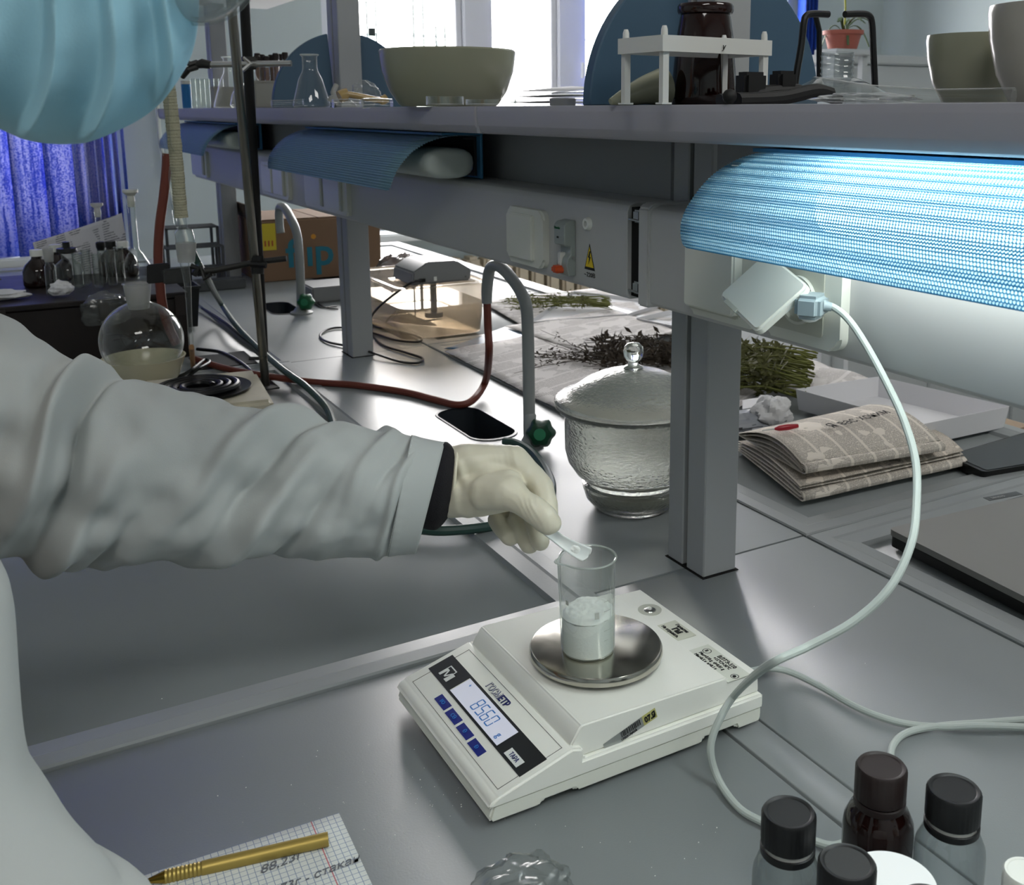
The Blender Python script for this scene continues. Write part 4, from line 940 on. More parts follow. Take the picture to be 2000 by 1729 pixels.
# ---- thermostat / water bath
tb = thing('water_bath', 'clear plastic tank of water with a grey stirrer head on its rim', 'bath', (.92, 2.4, 0))
T0 = Vector((.800, 2.29, 0)); tw_, tl_, thh = .225, .36, .125
T0 = Vector((.835, 2.245, 0))
def tankring(s_, z, r_=.04):
    pts = []
    for cx_, cy_, a0 in ((T0.x+tw_-r_, T0.y+r_, -90), (T0.x+tw_-r_, T0.y+tl_-r_, 0), (T0.x+r_, T0.y+tl_-r_, 90), (T0.x+r_, T0.y+r_, 180)):
        for k in range(7):
            a = math.radians(a0+15*k); pts.append(Vector((cx_+r_*math.cos(a), cy_+r_*math.sin(a), z)))
    c = Vector((T0.x+tw_/2, T0.y+tl_/2, z)); return [c+(p-c)*s_ for p in pts]
def ringloft(rings, cap0=True, cap1=False):
    g = G(); n = len(rings[0]); vs = [p for r_ in rings for p in r_]; fs = []
    for i in range(len(rings)-1):
        for k in range(n): fs.append((i*n+k, i*n+(k+1) % n, (i+1)*n+(k+1) % n, (i+1)*n+k))
    if cap0: fs.append(tuple(range(n))[::-1])
    if cap1: fs.append(tuple((len(rings)-1)*n+k for k in range(n)))
    return g.add(vs, fs)
ringloft([tankring(.88, .001), tankring(.92, .004), tankring(.95, .04), tankring(1.0, .122)]).build('tank', 'plastank', tb)
ringloft([tankring(1.0, .122), tankring(1.06, .124), tankring(1.06, .129), tankring(1.0, .130), tankring(.99, .124)], cap0=False).build('tank_rim', 'plastank', tb)
ringloft([tankring(.875, .003), tankring(.91, .006), tankring(.94, .04), tankring(.965, .078)], cap1=True).build('tank_water', 'water', tb)
hd = atz(868, 580, .13); hc = Vector((T0.x+tw_*.50, T0.y+.085, .131))
hp = [(-.078, 0), (.078, 0), (.078, .036), (.035, .058), (-.035, .058), (-.078, .036)]
hp = [(-.075, 0), (.075, 0), (.078, .026), (.040, .050), (-.035, .052), (-.072, .030)]
G().prism(hp, (hc, (1, 0, 0), (0, 0, 1), (0, 1, 0)), -.055, .075, .004, 2).build('stirrer_head', 'greybox', tb)
G().box((hc.x-.085, hc.y-.06, hc.z-.004), (hc.x+.085, hc.y+.08, hc.z)).build('stirrer_plate', 'plastank', tb)
G().box((hc.x-.06, hc.y-.057, hc.z+.004), (hc.x-.04, hc.y-.05, hc.z+.016), .002).build('power_inlet', 'black', tb)
G().lathe([(.001, -.092), (.022, -.092), (.022, -.080), (.008, -.078), (.008, 0)], hc, 20).build('stirrer_shaft', 'black', tb)
G().tube([hc+Vector((-.03, 0, 0)), hc+Vector((-.03, 0, -.07))], .004, 8).tube([hc+Vector((-.045, .01, 0)), hc+Vector((-.045, .01, -.09)), hc+Vector((-.02, .02, -.105)), hc+Vector((.03, .02, -.103))], .0022, 8).build('heating_element', 'chrome', tb)
for dx_, dz_ in ((-.05, .012), (.062, .010)): G().tube([hc+Vector((dx_, -.056, dz_)), hc+Vector((dx_, -.0545, dz_))], .0025, 8).build('screw', 'chrome', tb)
G().box((hc.x+.01-.03, hc.y-.0562, hc.z+.006), (hc.x-.013, hc.y-.055, hc.z+.016)).build('number_sticker', 'whiteprint', tb, smooth=False)
# crumpled clear bag behind tank
def crumple(name, lb, c, rx, ry, rz, m='bag', parent=None, seed=0, cat='bag'):
    def fn(p, t):
        a = 2*PI*p; ph = PI*(t*.98+.01); q = Vector((math.sin(ph)*math.cos(a), math.sin(ph)*math.sin(a), math.cos(ph)))
        k = 1+.28*noise.noise(q*2.3+Vector((seed, 0, 0)))+.16*abs(noise.noise(q*6+Vector((seed, 3, 0)))); z = q.z*rz*k
        return Vector((c[0]+q.x*rx*k, c[1]+q.y*ry*k, max(c[2]+z, c[2]-rz*.8)))
    o = G().grid(fn, 40, 26, wrapu=True).build(name, m, parent, ang=25)
    return tag(o, lb, cat) if parent is None else o
crumple('plastic_bag', 'crumpled clear plastic bag stuffed dark, beyond the water bath', (1.04, 2.80, .065), .085, .06, .06, m=thin_glass('dark_stuffed_film', tint='#7a7370', edge='#55504d', haze=.3, rough=.15, hcol='#8a8583'), seed=4)
cbl = [hc+Vector((-.05, -.056, .010)), hc+Vector((-.09, -.07, .006)), atx(735, 605, .80), atz(722, 640, .006), atz(745, 672, .004), atz(790, 688, .004), atz(825, 700, .004), atz(815, 709, .004), atz(780, 706, .004), atz(730, 690, .010), atz(690, 678, .006), atz(640, 668, .004), atz(625, 655, .004), atz(640, 644, .004), atz(668, 640, .004), atz(720, 648, .004), atz(770, 664, .004), atz(815, 668, .004), atz(822, 660, .004), atz(790, 650, .004), atz(740, 640, .004), atz(720, 630, .004)]
o = hose('power_cable', 'black cable from the stirrer head looping around the mid-bench post', cbl, .0028, 'black', 'cable', 8)
gb = thing('small_case', 'small grey instrument box in the shade behind the mid-bench post', 'box', (.86, 2.95, 0))
G().box((.80, 2.86, .001), (.93, 3.0, .045), .004).build('case_body', 'greybox', gb)
hose('power_cable', 'thin dark cable curled beside the distant green-knobbed tap', [atz(655, 575, .003), atz(632, 580, .003), atz(622, 592, .003), atz(640, 602, .003), atz(660, 604, .003)], .002, 'black', 'cable', 6)
hose('power_cable', 'thin dark cable arching over the grey instrument box', [atz(664, 560, .04), atz(640, 566, .03), atz(618, 578, .01), atz(612, 590, .003), atz(628, 600, .003), atz(658, 598, .003)], .002, 'black', 'cable', 6)

# ---- carton with printed word
cb = thing('carton', 'brown cardboard carton printed flip with a yellow sticker', 'box', (.95, 3.42, 0))
A = aty(500, 430, 3.3)
G().box((.757, 3.3, .001), (1.16, 3.62, A.z-.006), .002, 1).build('carton_body', 'card', cb, smooth=False)
for a, b, z in ((.757, .95, .004), (.955, 1.16, .010)):
    G().box((a, 3.305, A.z-.005), (b, 3.615, A.z-.001), 0).build('flap', 'card', cb, smooth=False)
G().prism([(-.004, 0), (.0, 0), (.02, .05), (.016, .051)], ((.757, 3.3, A.z-.004), (-1, 0, 0), (0, 0, 1), (0, 1, 0)), .01, .30).build('flap', mat('dark_carton_flap', '#4a3a2e', .9), cb, smooth=False)
fa = aty(560, 522, 3.3); 
text('flıp', .128, (fa.x, 3.2995, fa.z), (1, 0, 0), (0, 0, 1), 'teal', cb, bold=.018, sx=1.02)
iq = aty(612, 462, 3.3); G().lathe([(.001, 0), (.008, 0)], X=Matrix.Translation((iq.x, 3.299, iq.z)) @ Matrix.Rotation(PI/2, 4, 'X'), n=20).build('printed_dot', 'orangep', cb, smooth=False, recalc=False)
sa_, sb_ = aty(503, 438, 3.3), aty(540, 488, 3.3)
G().box((sa_.x, 3.2985, sb_.z), (sb_.x, 3.2995, sa_.z)).build('sticker', 'yel', cb, smooth=False)
text('111', .022, (sa_.x+.014, 3.298, sb_.z+.014), (1, 0, 0), (0, 0, 1), mat('sticker_red', '#a04a20', .6), cb, bold=.06)

# ---- dark wire/metal stepped rack behind the stand
wr = thing('metal_rack', 'dark two-tier metal rack standing left of the carton', 'rack', (.62, 3.3, 0))
for z0, y0, x0, x1 in ((.052, 3.30, .49, .67), (.115, 3.36, .50, .67), (.17, 3.42, .51, .67)):
    for k in range(8): G().box((x0, y0+.014*k, z0), (x1, y0+.014*k+.006, z0+.004)).build('bar', 'steam', wr, smooth=False)
    for xx_ in (x0, x1-.008): G().box((xx_, y0, 0.001), (xx_+.008, y0+.008, z0+.004)).build('leg', 'steam', wr, smooth=False); G().box((xx_, y0+.1, 0.001), (xx_+.008, y0+.108, z0+.004)).build('leg', 'steam', wr, smooth=False)
G().box((.48, 3.22, .001), (.70, 3.29, .03), .003).build('base_tray', 'steam', wr)

# ---- dark case at left with bottles on it
CZ = .148; cs = thing('dark_case', 'dark lacquered wooden case along the left, bottles standing on it', 'case', (.1, 2.6, 0))
G().box((-.07, 2.36, .001), (.385, 2.80, CZ-.012), .003, 1).build('case_body', 'case', cs)
G().box((-.072, 2.355, CZ-.012), (.388, 2.805, CZ), .002, 1).build('case_lid', 'case', cs)
for x in (.02, .21, .36): G().box((x, 2.352, CZ-.05), (x+.02, 2.357, CZ-.006), .001).build('latch', 'darkwood', cs)
bi = thing('black_bin', 'small black plastic bin against the right side of the dark case', 'bin', (.43, 2.75, 0))
ringloft([[Vector((.43+sx_*s_, 2.75+sy_*s_*1.6, z)) for sx_, sy_ in ((-.04, -.04), (.04, -.04), (.04, .04), (-.04, .04))] for s_, z in ((.8, .001), (1, .10), (1.08, .10), (1.08, .106), (.96, .106), (.78, .006))], cap0=True, cap1=True).build('bin_body', 'darkgrey', bi, smooth=False)
# typed sheet leaning up behind bottles
def sheet3(name, lb, corners, m, bulge=.02, cat='paper', uvs=(.297, .21), nn=16, curl=.0):
    A_, B_, C_, D_ = [Vector(p) for p in corners]; nrm = (B_-A_).cross(D_-A_).normalized()
    def fn(p, t): return A_.lerp(B_, p).lerp(D_.lerp(C_, p), t)+nrm*(bulge*math.sin(PI*p)*(.4+.6*t)+curl*t*t)
    o = G().grid(fn, nn, nn, lambda p, t: (p*uvs[0], t*uvs[1])).build(name, m, solid=.0003, ang=60)
    return tag(o, lb, cat)
sheet3('typed_sheet', 'large curved typed paper sheet leaning behind the test tubes at left', (aty(88, 572, 2.72), aty(260, 549, 2.72), aty(238, 416, 2.74), aty(64, 474, 2.74)), 'sheet', -.03)
def vial(c, r, h, lb, m='vial', name='test_tube', cat='test tube', group=None, capm=None, n=18):
    o = thing(name, lb, cat, c, group=group)
    G().lathe([(.001, .0005), (r*.6, .001), (r*.92, r*.35), (r, r*.9), (r, h), (r*1.12, h+.001), (r*1.12, h+.003), (r*.94, h+.003), (r*.9, h-.004), (r*.9, r*.9)], c, n).build('tube_wall', m, o)
    if capm: G().lathe([(.001, h+.014), (r*.9, h+.014), (r*1.15, h+.012), (r*1.15, h+.002), (r*.8, h-.006), (.001, h-.006)], c, n).build('stopper', capm, o)
    return o
def onc(u_, v_=588, y=2.5): p = aty(u_, v_, y); return (p.x, y, CZ+.0006)
for k, (u_, hh_, y) in enumerate(((158, .075, 2.52), (175, .078, 2.55), (196, .074, 2.50), (224, .078, 2.52), (240, .080, 2.55))):
    vial(onc(u_, y=y), .0095, hh_, ('first', 'second', 'third', 'fourth', 'fifth')[k]+' from left of the open glass tubes on the dark case', group='row of short glass tubes on the dark case')
vial(onc(206, y=2.56), .0085, .082, 'clear glass tube with a black stopper among the row on the dark case', capm='black')
# bottles
def bottle(c, prof, lb, m, capprof=None, capm=None, name='reagent_bottle', n=32, extra=None, cat='bottle'):
    o = thing(name, lb, cat, c); G().lathe(prof, c, n).build('bottle_body', m, o)
    if capprof: G().lathe(capprof, c, n).build('cap', capm, o)
    return o
bottle(onc(140, y=2.56), [(.001, 0), (.028, 0), (.031, .004), (.031, .035), (.026, .05), (.012, .062), (.012, .074), (.014, .076)], 'rounded clear bottle with flat black stopper beside the short tubes', 'glass', [(.001, .10), (.008, .10), (.008, .088), (.021, .086), (.022, .078), (.009, .074), (.001, .074)], 'black')
ab = [(.001, 0), (.028, 0), (.031, .004), (.031, .034), (.025, .048), (.011, .062), (.010, .072)]
bottle(onc(80, y=2.60), ab, 'dark amber bottle lying low at the left end of the case', 'amber2', [(.001, .082), (.0125, .082), (.013, .080), (.013, .068), (.001, .068)], 'white')
bottle(onc(118, y=2.66), ab, 'dark amber bottle with a cream cap behind the frosted tube', 'amber2', [(.001, .084), (.0125, .084), (.013, .081), (.013, .068), (.001, .068)], 'socket')
bottle(onc(226, y=2.68), ab, 'dark amber bottle half hidden behind the row of short tubes', 'amber2', [(.001, .082), (.0125, .082), (.013, .080), (.013, .068), (.001, .068)], 'black')
bottle((.30, 2.66, CZ+.0006), ab, 'dark amber bottle behind the ground-glass neck of the round flask', 'amber2', [(.001, .082), (.0125, .082), (.013, .080), (.013, .068), (.001, .068)], 'white')
# narrow cylinder with frosted top
c = onc(104, y=2.47); o = thing('joint_tube', 'slim clear tube with frosted top at the left of the case', 'test tube', c)
G().lathe([(.001, 0), (.011, 0), (.011, .06), (.0075, .066), (.0075, .072)], c, 20).build('tube_wall', 'glass', o); G().lathe([(.0085, .070), (.011, .098)], c, 20).build('ground_joint', 'frost', o)
# volumetric flask with cream stopper
def volflask(c, neck, lb, br=.03, sc=1.0, stop='socket', name='volumetric_flask'):
    o = thing(name, lb, 'flask', c)
    G().lathe([(.001, 0), (br*.8, 0), (br, br*.5), (br*.95, br*1.0), (br*.55, br*1.7), (.009*sc, br*2.1), (.008*sc, neck-.02), (.010*sc, neck)], c, 28).build('flask_body', 'glass', o)
    G().lathe([(.001, neck-.014), (.0075*sc, neck-.014), (.009*sc, neck+.004), (.008*sc, neck+.012), (.017*sc, neck+.020), (.017*sc, neck+.026), (.001, neck+.026)], c, 24).build('stopper', stop, o)
    return o
p = aty(270, 560, 2.62); volflask((p.x, 2.62, CZ+.0006), .180, 'volumetric flask with cream stopper standing in front of the blue blind edge', br=.032)
p = aty(190, 410, 3.3); o = volflask((p.x, 3.3, .001), .245, 'faint stoppered glass flask before the blue blind, above the leaning sheet', br=.045, stop='frost')
tag(G().add([Vector((p_.x, p_.y, p_.z)) for p_ in (aty(-60, 583, 2.9), aty(50, 568, 2.9), aty(50, 578, 3.1), aty(-60, 590, 3.1))], [(0, 1, 2, 3)]).build('white_board', 'white', solid=.004), 'bright white plastic board edge lying at the far left', 'board')
crumple('tissue_ball', 'crumpled white tissue lying on the front edge of the dark case', (onc(122, y=2.42)[0], 2.42, CZ+.018), .022, .016, .016, 'paperpl', seed=9, cat='tissue')
crumple('plastic_bag', 'crumpled clear film draped over the front of the dark case', (aty(205, 620, 2.34).x, 2.335, .125), .045, .02, .035, seed=2)
crumple('tissue_pile', 'white crumpled cloth at the far left end of the dark case', (aty(15, 600, 2.45).x-.02, 2.45, CZ+.010), .06, .03, .010, 'paperpl', seed=6, cat='tissue')
# plant-like tinsel
o = hose('string', 'thin beaded string hanging at the far left beside the amber bottle', [aty(0, 545, 2.75), aty(12, 560, 2.75), aty(28, 572, 2.75), aty(45, 578, 2.72)], .002, 'stem', 'string', 6)

# ---- bowl and round-bottom flask
fc = atz(279, 725, 0); fy = 2.12; f0 = aty(279, 680, fy); fd_ = depth(f0); k = fd_/FPX
bwl = thing('porcelain_bowl', 'cream porcelain bowl holding up the round flask', 'bowl', (f0.x, fy, 0))
bz0 = aty(279, 700, fy).z
BRr = 76*k
zt_ = aty(279, 697, fy).z
G().lathe([(.001, .0005), (BRr*.55, .0005), (BRr*.6, .004), (BRr*.85, zt_*.45), (BRr*1.0, zt_-.003), (BRr*1.02, zt_), (BRr*.97, zt_), (BRr*.82, zt_*.48), (BRr*.5, .008), (.001, .006)], (f0.x, fy, 0), 48).build('bowl_body', mat('cream_porcelain', '#c9c3a8', .2), bwl)
fc_ = aty(277, 665, fy); fr_ = 77*k
fl = thing('round_bottom_flask', 'clear round-bottomed flask with ground-glass neck, sitting in the cream bowl', 'flask', (fc_.x, fy, fc_.z-fr_))
pr = []
for i in range(22):
    a = PI*i/24; pr.append((max(.001, fr_*math.sin(a)), -fr_*math.cos(a)))
nk = 19*k; zt2 = aty(275, 600, fy).z-fc_.z
pr = [q for q in pr if not (q[1] > 0 and q[0] < nk*1.15)]+[(nk*1.02, fr_*.99), (nk, fr_*1.05), (nk, zt2)]
G().lathe(pr, fc_, 48).build('flask_body', 'glassd', fl, ang=60)
z1_ = aty(274, 553, fy).z-fc_.z
G().lathe([(nk, zt2-.002), (nk*1.35, z1_)], fc_, 32).build('ground_joint', 'frost', fl)
G().tube([fc_+Vector((nk*1.38*math.cos(2*PI*i/32), nk*1.38*math.sin(2*PI*i/32), z1_)) for i in range(32)], .0016, 6, cyclic=True).build('neck_rim', 'glassd', fl)

# ---- hotplate
hp_ = thing('hotplate', 'worn cream single-coil electric hotplate half hidden by the sleeve', 'hotplate', (.33, 1.86, 0), math.radians(-6))
Xh = Matrix.Translation((.325, 1.868, 0)) @ Matrix.Rotation(math.radians(-6), 4, 'Z')
G().box((-.10, -.115, .008), (.10, .12, .050), .008, 3, Xh).build('plate_body', 'hotplate', hp_)
for sx_, sy_ in ((-1, -1), (1, -1), (1, 1), (-1, 1)): G().lathe([(.001, 0), (.010, 0), (.008, .009), (.001, .009)], X=Xh @ Matrix.Translation((sx_*.08, sy_*.09, .0)), n=14).build('foot', 'black', hp_)
spi = []
for i in range(150):
    a = i/150*2*PI*3.6; r_ = .022+.050*i/150; spi.append(Xh @ Vector((r_*math.cos(a)-.010, r_*math.sin(a)+.0, .058)))
G().tube(spi, .0052, 8).build('heating_coil', 'coil', hp_)
G().lathe([(.076, .0505), (.086, .052), (.087, .056), (.078, .054), (.02, .0515), (.001, .0515)], X=Xh @ Matrix.Translation((-.010, 0, 0)), n=40).build('drip_ring', 'coil', hp_)
G().box((.100, -.10, .012), (.104, -.06, .03), .001, 1, Xh).build('side_label', 'rubred', hp_)

# ---- retort stands
sy_ = 2.02
def rodp(u_, v_, y): return aty(u_, v_, y)
st1 = thing('retort_stand', 'bright steel retort stand rod leaning slightly, holding the lower clamp', 'stand', (.46, sy_, 0))
top = aty(446, -60, 1.80); bot = atz(519, 752, .004)
G().tube([bot, top], .0082, 16).build('rod', 'rod', st1)
G().box((bot.x-.075, bot.y-.03, .0005), (bot.x+.02, bot.y+.11, .0035), .001).build('stand_base', 'iron', st1)
st2 = thing('retort_stand', 'black retort stand rod behind the bright one, holding the upper clamp', 'stand', (.5, 2.2, 0))
b2_ = Vector((atz(516, 700, .004))); t2_ = aty(474, -60, 2.05)
G().tube([b2_, t2_], .0098, 14).build('rod', 'blackrod', st2)
G().box((b2_.x-.14, b2_.y-.03, .0005), (b2_.x-.02, b2_.y+.10, .0035), .001).tube([b2_+Vector((-.03, .01, .001)), b2_], .004, 8).build('stand_base', 'blackrod', st2)
# upper clamp (thing held by stand): chrome bar with boss
def onrod(b, t, v_):
    best = None
    for i in range(400):
        q = b.lerp(t, i/399); d = RM.transposed() @ (q-O); vv = CY-FPX*d.y/-d.z
        if best is None or abs(vv-v_) < best[0]: best = (abs(vv-v_), q)
    return best[1]
J = onrod(b2_, t2_, 124); d_ = depth(J)
uc = thing('clamp', 'chrome upper clamp crossing the black rod above the shelf edge', 'clamp', J)
G().tube([W(569, 124, d_-.02), W(410, 126, d_-.02)], .0058, 14).build('clamp_bar', 'chrome', uc)
G().box((-.014, -.02, -.012), (.014, .012, .012), .003, 2, Matrix.Translation(J)).build('boss_head', 'iron', uc)
G().tube([W(490, 124, d_-.04), W(474, 138, d_-.045)], .0035, 8).tube([W(475, 112, d_-.045), W(492, 126, d_-.04)], .003, 8).build('thumb_screw', 'chrome', uc)
G().tube([W(412, 127, d_-.02), W(395, 124, d_-.02), W(380, 128, d_-.02)], [.0075, .009, .006], 12).build('clamp_sleeve', 'iron', uc)
G().tube([W(385, 122, d_-.02), W(372, 126, d_-.03), W(360, 118, d_-.02)], .0055, 8).tube([W(385, 131, d_-.02), W(368, 136, d_-.03), W(356, 150, d_-.02)], .0055, 8).build('clamp_jaw', 'iron', uc)
J2 = onrod(bot, top, 520); d2_ = depth(J2)
lc_ = thing('clamp', 'dark lower clamp gripping the condenser joint, fixed to the bright rod', 'clamp', J2)
G().tube([W(560, 505, d2_), W(500, 512, d2_), W(420, 528, d2_-.01), W(385, 532, d2_-.02)], [.0055, .0055, .0062, .0085], 12).build('clamp_bar', 'iron', lc_)
G().tube([W(503, 500, d2_-.01), W(503, 535, d2_-.01)], .011, 10).tube([W(490, 516, d2_-.02), W(520, 518, d2_-.02)], .006, 8).build('boss_head', 'blackm', lc_)
G().tube([W(392, 520, d2_-.03), W(400, 545, d2_-.03), W(412, 536, d2_-.035)], .004, 8).build('thumb_screw', 'iron', lc_)
cz_ = d2_-.03
G().prism([(0, 0), (1, 0), (1, 1), (0, 1)], (W(288, 518, cz_+.01), W(332, 514, cz_+.01)-W(288, 518, cz_+.01), W(288, 555, cz_+.01)-W(288, 518, cz_+.01), (0, .012, 0)), 0, 1, .002).build('clamp_jaw', 'blackm', lc_)
G().prism([(0, 0), (1, 0), (1, 1), (0, 1)], (W(317, 526, cz_), W(372, 520, cz_)-W(317, 526, cz_), W(319, 555, cz_)-W(317, 526, cz_), (0, -.010, 0)), 0, 1, .002).build('clamp_jaw', 'iron', lc_)
G().tube([W(372, 520, cz_-.004), W(386, 524, cz_), W(378, 538, cz_)], .006, 8).build('jaw_arm', 'iron', lc_)

# ---- condenser wrapped in cord
cy_ = J2.y-.02; cd = thing('wrapped_condenser', 'glass condenser tube wrapped in grey cord, hanging in the lower clamp', 'condenser', aty(365, 700, cy_))
wp = [aty(u_, v_, cy_) for u_, v_ in ((328, 165), (335, 220), (341, 280), (346, 330), (350, 380), (354, 425))]
wpp = cat_rom(wp, 22); R_ = []
for i, q in enumerate(wpp): R_.append(.0105+.0014*abs(math.sin(i*1.25))+.001*noise.noise(q*60))
G().tube(wpp, R_, 18).build('cord_wrapping', 'rope', cd)
kk = depth(wp[3])/FPX
G().tube([aty(u_, v_, cy_) for u_, v_ in ((355, 425), (357, 445), (358, 452), (361, 462), (362, 476))], [9*kk, 9*kk, 17*kk, 18*kk, 18*kk], 24, caps=False).build('glass_socket', 'glass', cd)
G().tube([aty(u_, v_, cy_) for u_, v_ in ((363, 474), (364, 512))], [20*kk, 16*kk], 24, caps=False).build('ground_joint', 'frost', cd)
G().tube([aty(u_, v_, cy_) for u_, v_ in ((360, 512), (367, 560), (370, 620), (374, 680))], [9*kk, 6.5*kk, 5*kk, 5*kk], 18, caps=False).build('delivery_tube', 'glassd', cd)
G().tube([aty(374, 678, cy_), atz(378, 722, .004)], [5.5*kk, 5.0*kk], 14).build('rubber_tip', mat('amber_rubber', '#9a6a34', .5), cd)
G().tube(cat_rom([aty(u_, v_, cy_-.01) for u_, v_ in ((316, 170), (318, 230), (322, 280), (330, 300))], 6), [.011, .011, .011, .004, ]+[.011]*0 if 0 else .0105, 16, caps=False).build('glass_jacket', 'glassd', cd)
G().tube(cat_rom([aty(u_, v_, cy_) for u_, v_ in ((334, 325), (333, 350), (338, 400), (344, 440), (352, 443))], 6), .0028, 8).build('side_tube', 'glassd', cd)
o = hose('cable_tie', 'dark twisted rubber band around the delivery tube tip', [atz(335, 728, .01), atz(350, 735, .02), atz(375, 722, .03), atz(400, 703, .03), atz(408, 708, .03), atz(385, 722, .03), atz(365, 738, .01)], .0035, 'rubblack', 'band', 8)
o = hose('power_cable', 'black mains cable lying between dark case and ring stands', [atz(385, 682, .004), atz(430, 688, .004), atz(465, 705, .004), atz(490, 725, .004), atz(505, 745, .004)], .004, 'black', 'cable', 8)
o = hose('power_cable', 'dark cable along the bench joint left of the tap', [atz(395, 602, .004), atz(440, 630, .004), atz(470, 655, .004), atz(500, 675, .004)], .004, 'black', 'cable', 8)
for s_, nm in ((398, 'left'), ):
    pass
hose('wall_cable', 'thin white cable hanging down the far wall behind the rack', [Vector((.72, FY-.02, .9)), Vector((.73, FY-.02, .3)), Vector((.80, FY-.02, -.05)), Vector((.80, FY-.02, -.5))], .008, 'white', 'cable', 6)

# ---- herbs, newspapers, papers on the far side
random.seed(11)
def flat(name, lb, pix, m, z=.0, uvs=(.3, .2), lift=.004, cat='paper', nn=14, par=None, seed=0):
    P4 = [atz(a, b, z+.001) for a, b in pix]; A_, B_, C_, D_ = P4
    def fn(p, t):
        q = A_.lerp(B_, p).lerp(D_.lerp(C_, p), t); return q+Vector((0, 0, lift*(.5+.5*noise.noise(q*14+Vector((seed, 0, 0))))))
    L1 = (B_-A_).length; L2 = (D_-A_).length
    o = G().grid(fn, nn, nn, lambda p, t: (p*L1, t*L2)).build(name, m, solid=.0004, ang=60); return tag(o, lb, cat)
flat('newspaper', 'long open newspaper spread on the far bench behind the near tap', ((868, 688), (1290, 905), (1500, 760), (1120, 640)), 'newsw', .004, lift=.005)
flat('newspaper', 'open newspaper with colour print beneath the desk-edge herbs', ((985, 640), (1160, 700), (1330, 650), (1190, 606)), 'newsw', .004, lift=.008, seed=3)
flat('magazine', 'coloured magazine page beside the water bath', ((868, 682), (925, 684), (1050, 650), (985, 640)), 'magazine', .003, lift=.002, seed=5)
def paperbox(name, lb, pix, h, z0=.002, m='paper', cat='tray', flare=.25):
    P4 = [atz(a, b, z0) for a, b in pix]; cn = sum(P4, Vector())/4; o = thing(name, lb, cat, (cn.x, cn.y, z0))
    G().add(P4, [(0, 1, 2, 3)]).build('tray_floor', m, o, solid=.0008, smooth=False)
    for i in range(4):
        a, b = P4[i], P4[(i+1) % 4]; out = ((a+b)/2-cn); out.z = 0; out.normalize()
        up = Vector((0, 0, h))+out*h*flare
        G().add([a, b, b+up+(b-a).normalized()*h*.1, a+up-(b-a).normalized()*h*.1], [(0, 1, 2, 3)]).build('tray_side', m, o, solid=.0008, smooth=False)
    return o
paperbox('paper_tray', 'folded white paper tray full of grey herb sprigs near the window side', ((1035, 636), (1225, 620), (1300, 596), (1120, 575)), .010)
paperbox('paper_tray', 'second white paper tray beyond the herbs at the far bench edge', ((1245, 630), (1360, 655), (1420, 640), (1320, 612)), .012)
paperbox('paper_tray', 'large empty white folded paper tray behind the folded newspapers', ((1560, 800), (1800, 870), (1960, 835), (1715, 775)), .038, flare=.12)
flat('paper_sheet', 'white sheet under the herb tray beyond the near tap', ((940, 590), (1060, 660), (1330, 625), (1190, 560)), 'newsw', .0, lift=.002, seed=8)
flat('newspaper', 'newspaper page with big type right of the herb bundle', ((1480, 760), (1650, 775), (1700, 745), (1560, 700)), 'newsw', .006, lift=.012, seed=13)
# sprigs
lsz = 1.0
def sprig(p0, p1_, h, r, g, gl, leafy=8, dens=1.0, wob=.02):
    pts = []; n = 8
    for i in range(n+1):
        t = i/n; q = p0.lerp(p1_, t); q = q+Vector((noise.noise(q*30)*wob, noise.noise(q*30+Vector((5, 0, 0)))*wob, h*math.sin(PI*min(1, t+.1))+abs(noise.noise(q*20))*.01)); q.z = max(q.z, .004); pts.append(q)
    g.tube(pts, [r*(1-.6*i/n) for i in range(n+1)], 5, caps=False)
    for j in range(int(leafy*dens)):
        t = random.uniform(.25, 1); q = pts[min(n, int(t*n))]+Vector((random.gauss(0, .004), random.gauss(0, .004), random.gauss(0, .004))); s_ = random.uniform(.003, .008)*lsz
        d1 = Vector((random.uniform(-1, 1), random.uniform(-1, 1), random.uniform(-.5, 1))).normalized(); d2_ = d1.orthogonal().normalized()
        q.z = max(q.z, .003); gl.add([q, q+d1*s_+d2_*s_*.3, q+d1*s_*1.8, q+d1*s_-d2_*s_*.3], [(0, 1, 2, 3)])
def bundle(name, lb, a0, a1, b0_, b1_, n, z0=.006, h=.02, r=.0014, m='herb', leafy=14, sm='stem', hh=.03):
    c_ = (atz(*a0)+atz(*b1_))/2; o = thing(name, lb, 'herbs', (c_.x, c_.y, .002)); g = G(); gl = G()
    for i in range(n):
        t = random.random(); A_ = atz(*a0).lerp(atz(*a1), t); t2 = min(1, max(0, t+random.gauss(0, .2))); B_ = atz(*b0_).lerp(atz(*b1_), t2); z = z0+random.random()*hh
        sprig(A_+Vector((0, 0, z)), B_+Vector((random.gauss(0, .02), random.gauss(0, .02), z0+random.random()*hh*.8)), h*random.random(), r, g, gl, leafy)
    g.build('stems', sm, o, ang=180, recalc=False, weld=False); e = gl.build('leaves', m, o, smooth=False, recalc=False, weld=False); e['kind'] = 'stuff'
    return o
lsz = 1.9
bundle('herb_bundle', 'thick bundle of dried green herbs emerging right of the near post', (1590, 740), (1570, 800), (1360, 700), (1360, 770), 75, h=.03, hh=.05, leafy=26, r=.0018)
bundle('herb_bundle', 'dark dried herb pile behind the desiccator lid', (1420, 720), (1400, 740), (1150, 680), (1160, 730), 55, h=.022, hh=.028, m='herb2', leafy=26, sm='herb2')
lsz = 1.0
bundle('herb_bundle', 'thin dark sprigs trailing left of the desiccator knob', (1200, 700), (1180, 740), (1010, 740), (1090, 660), 14, h=.012, hh=.008, m='herb2', leafy=14, sm='herb2', r=.0011)
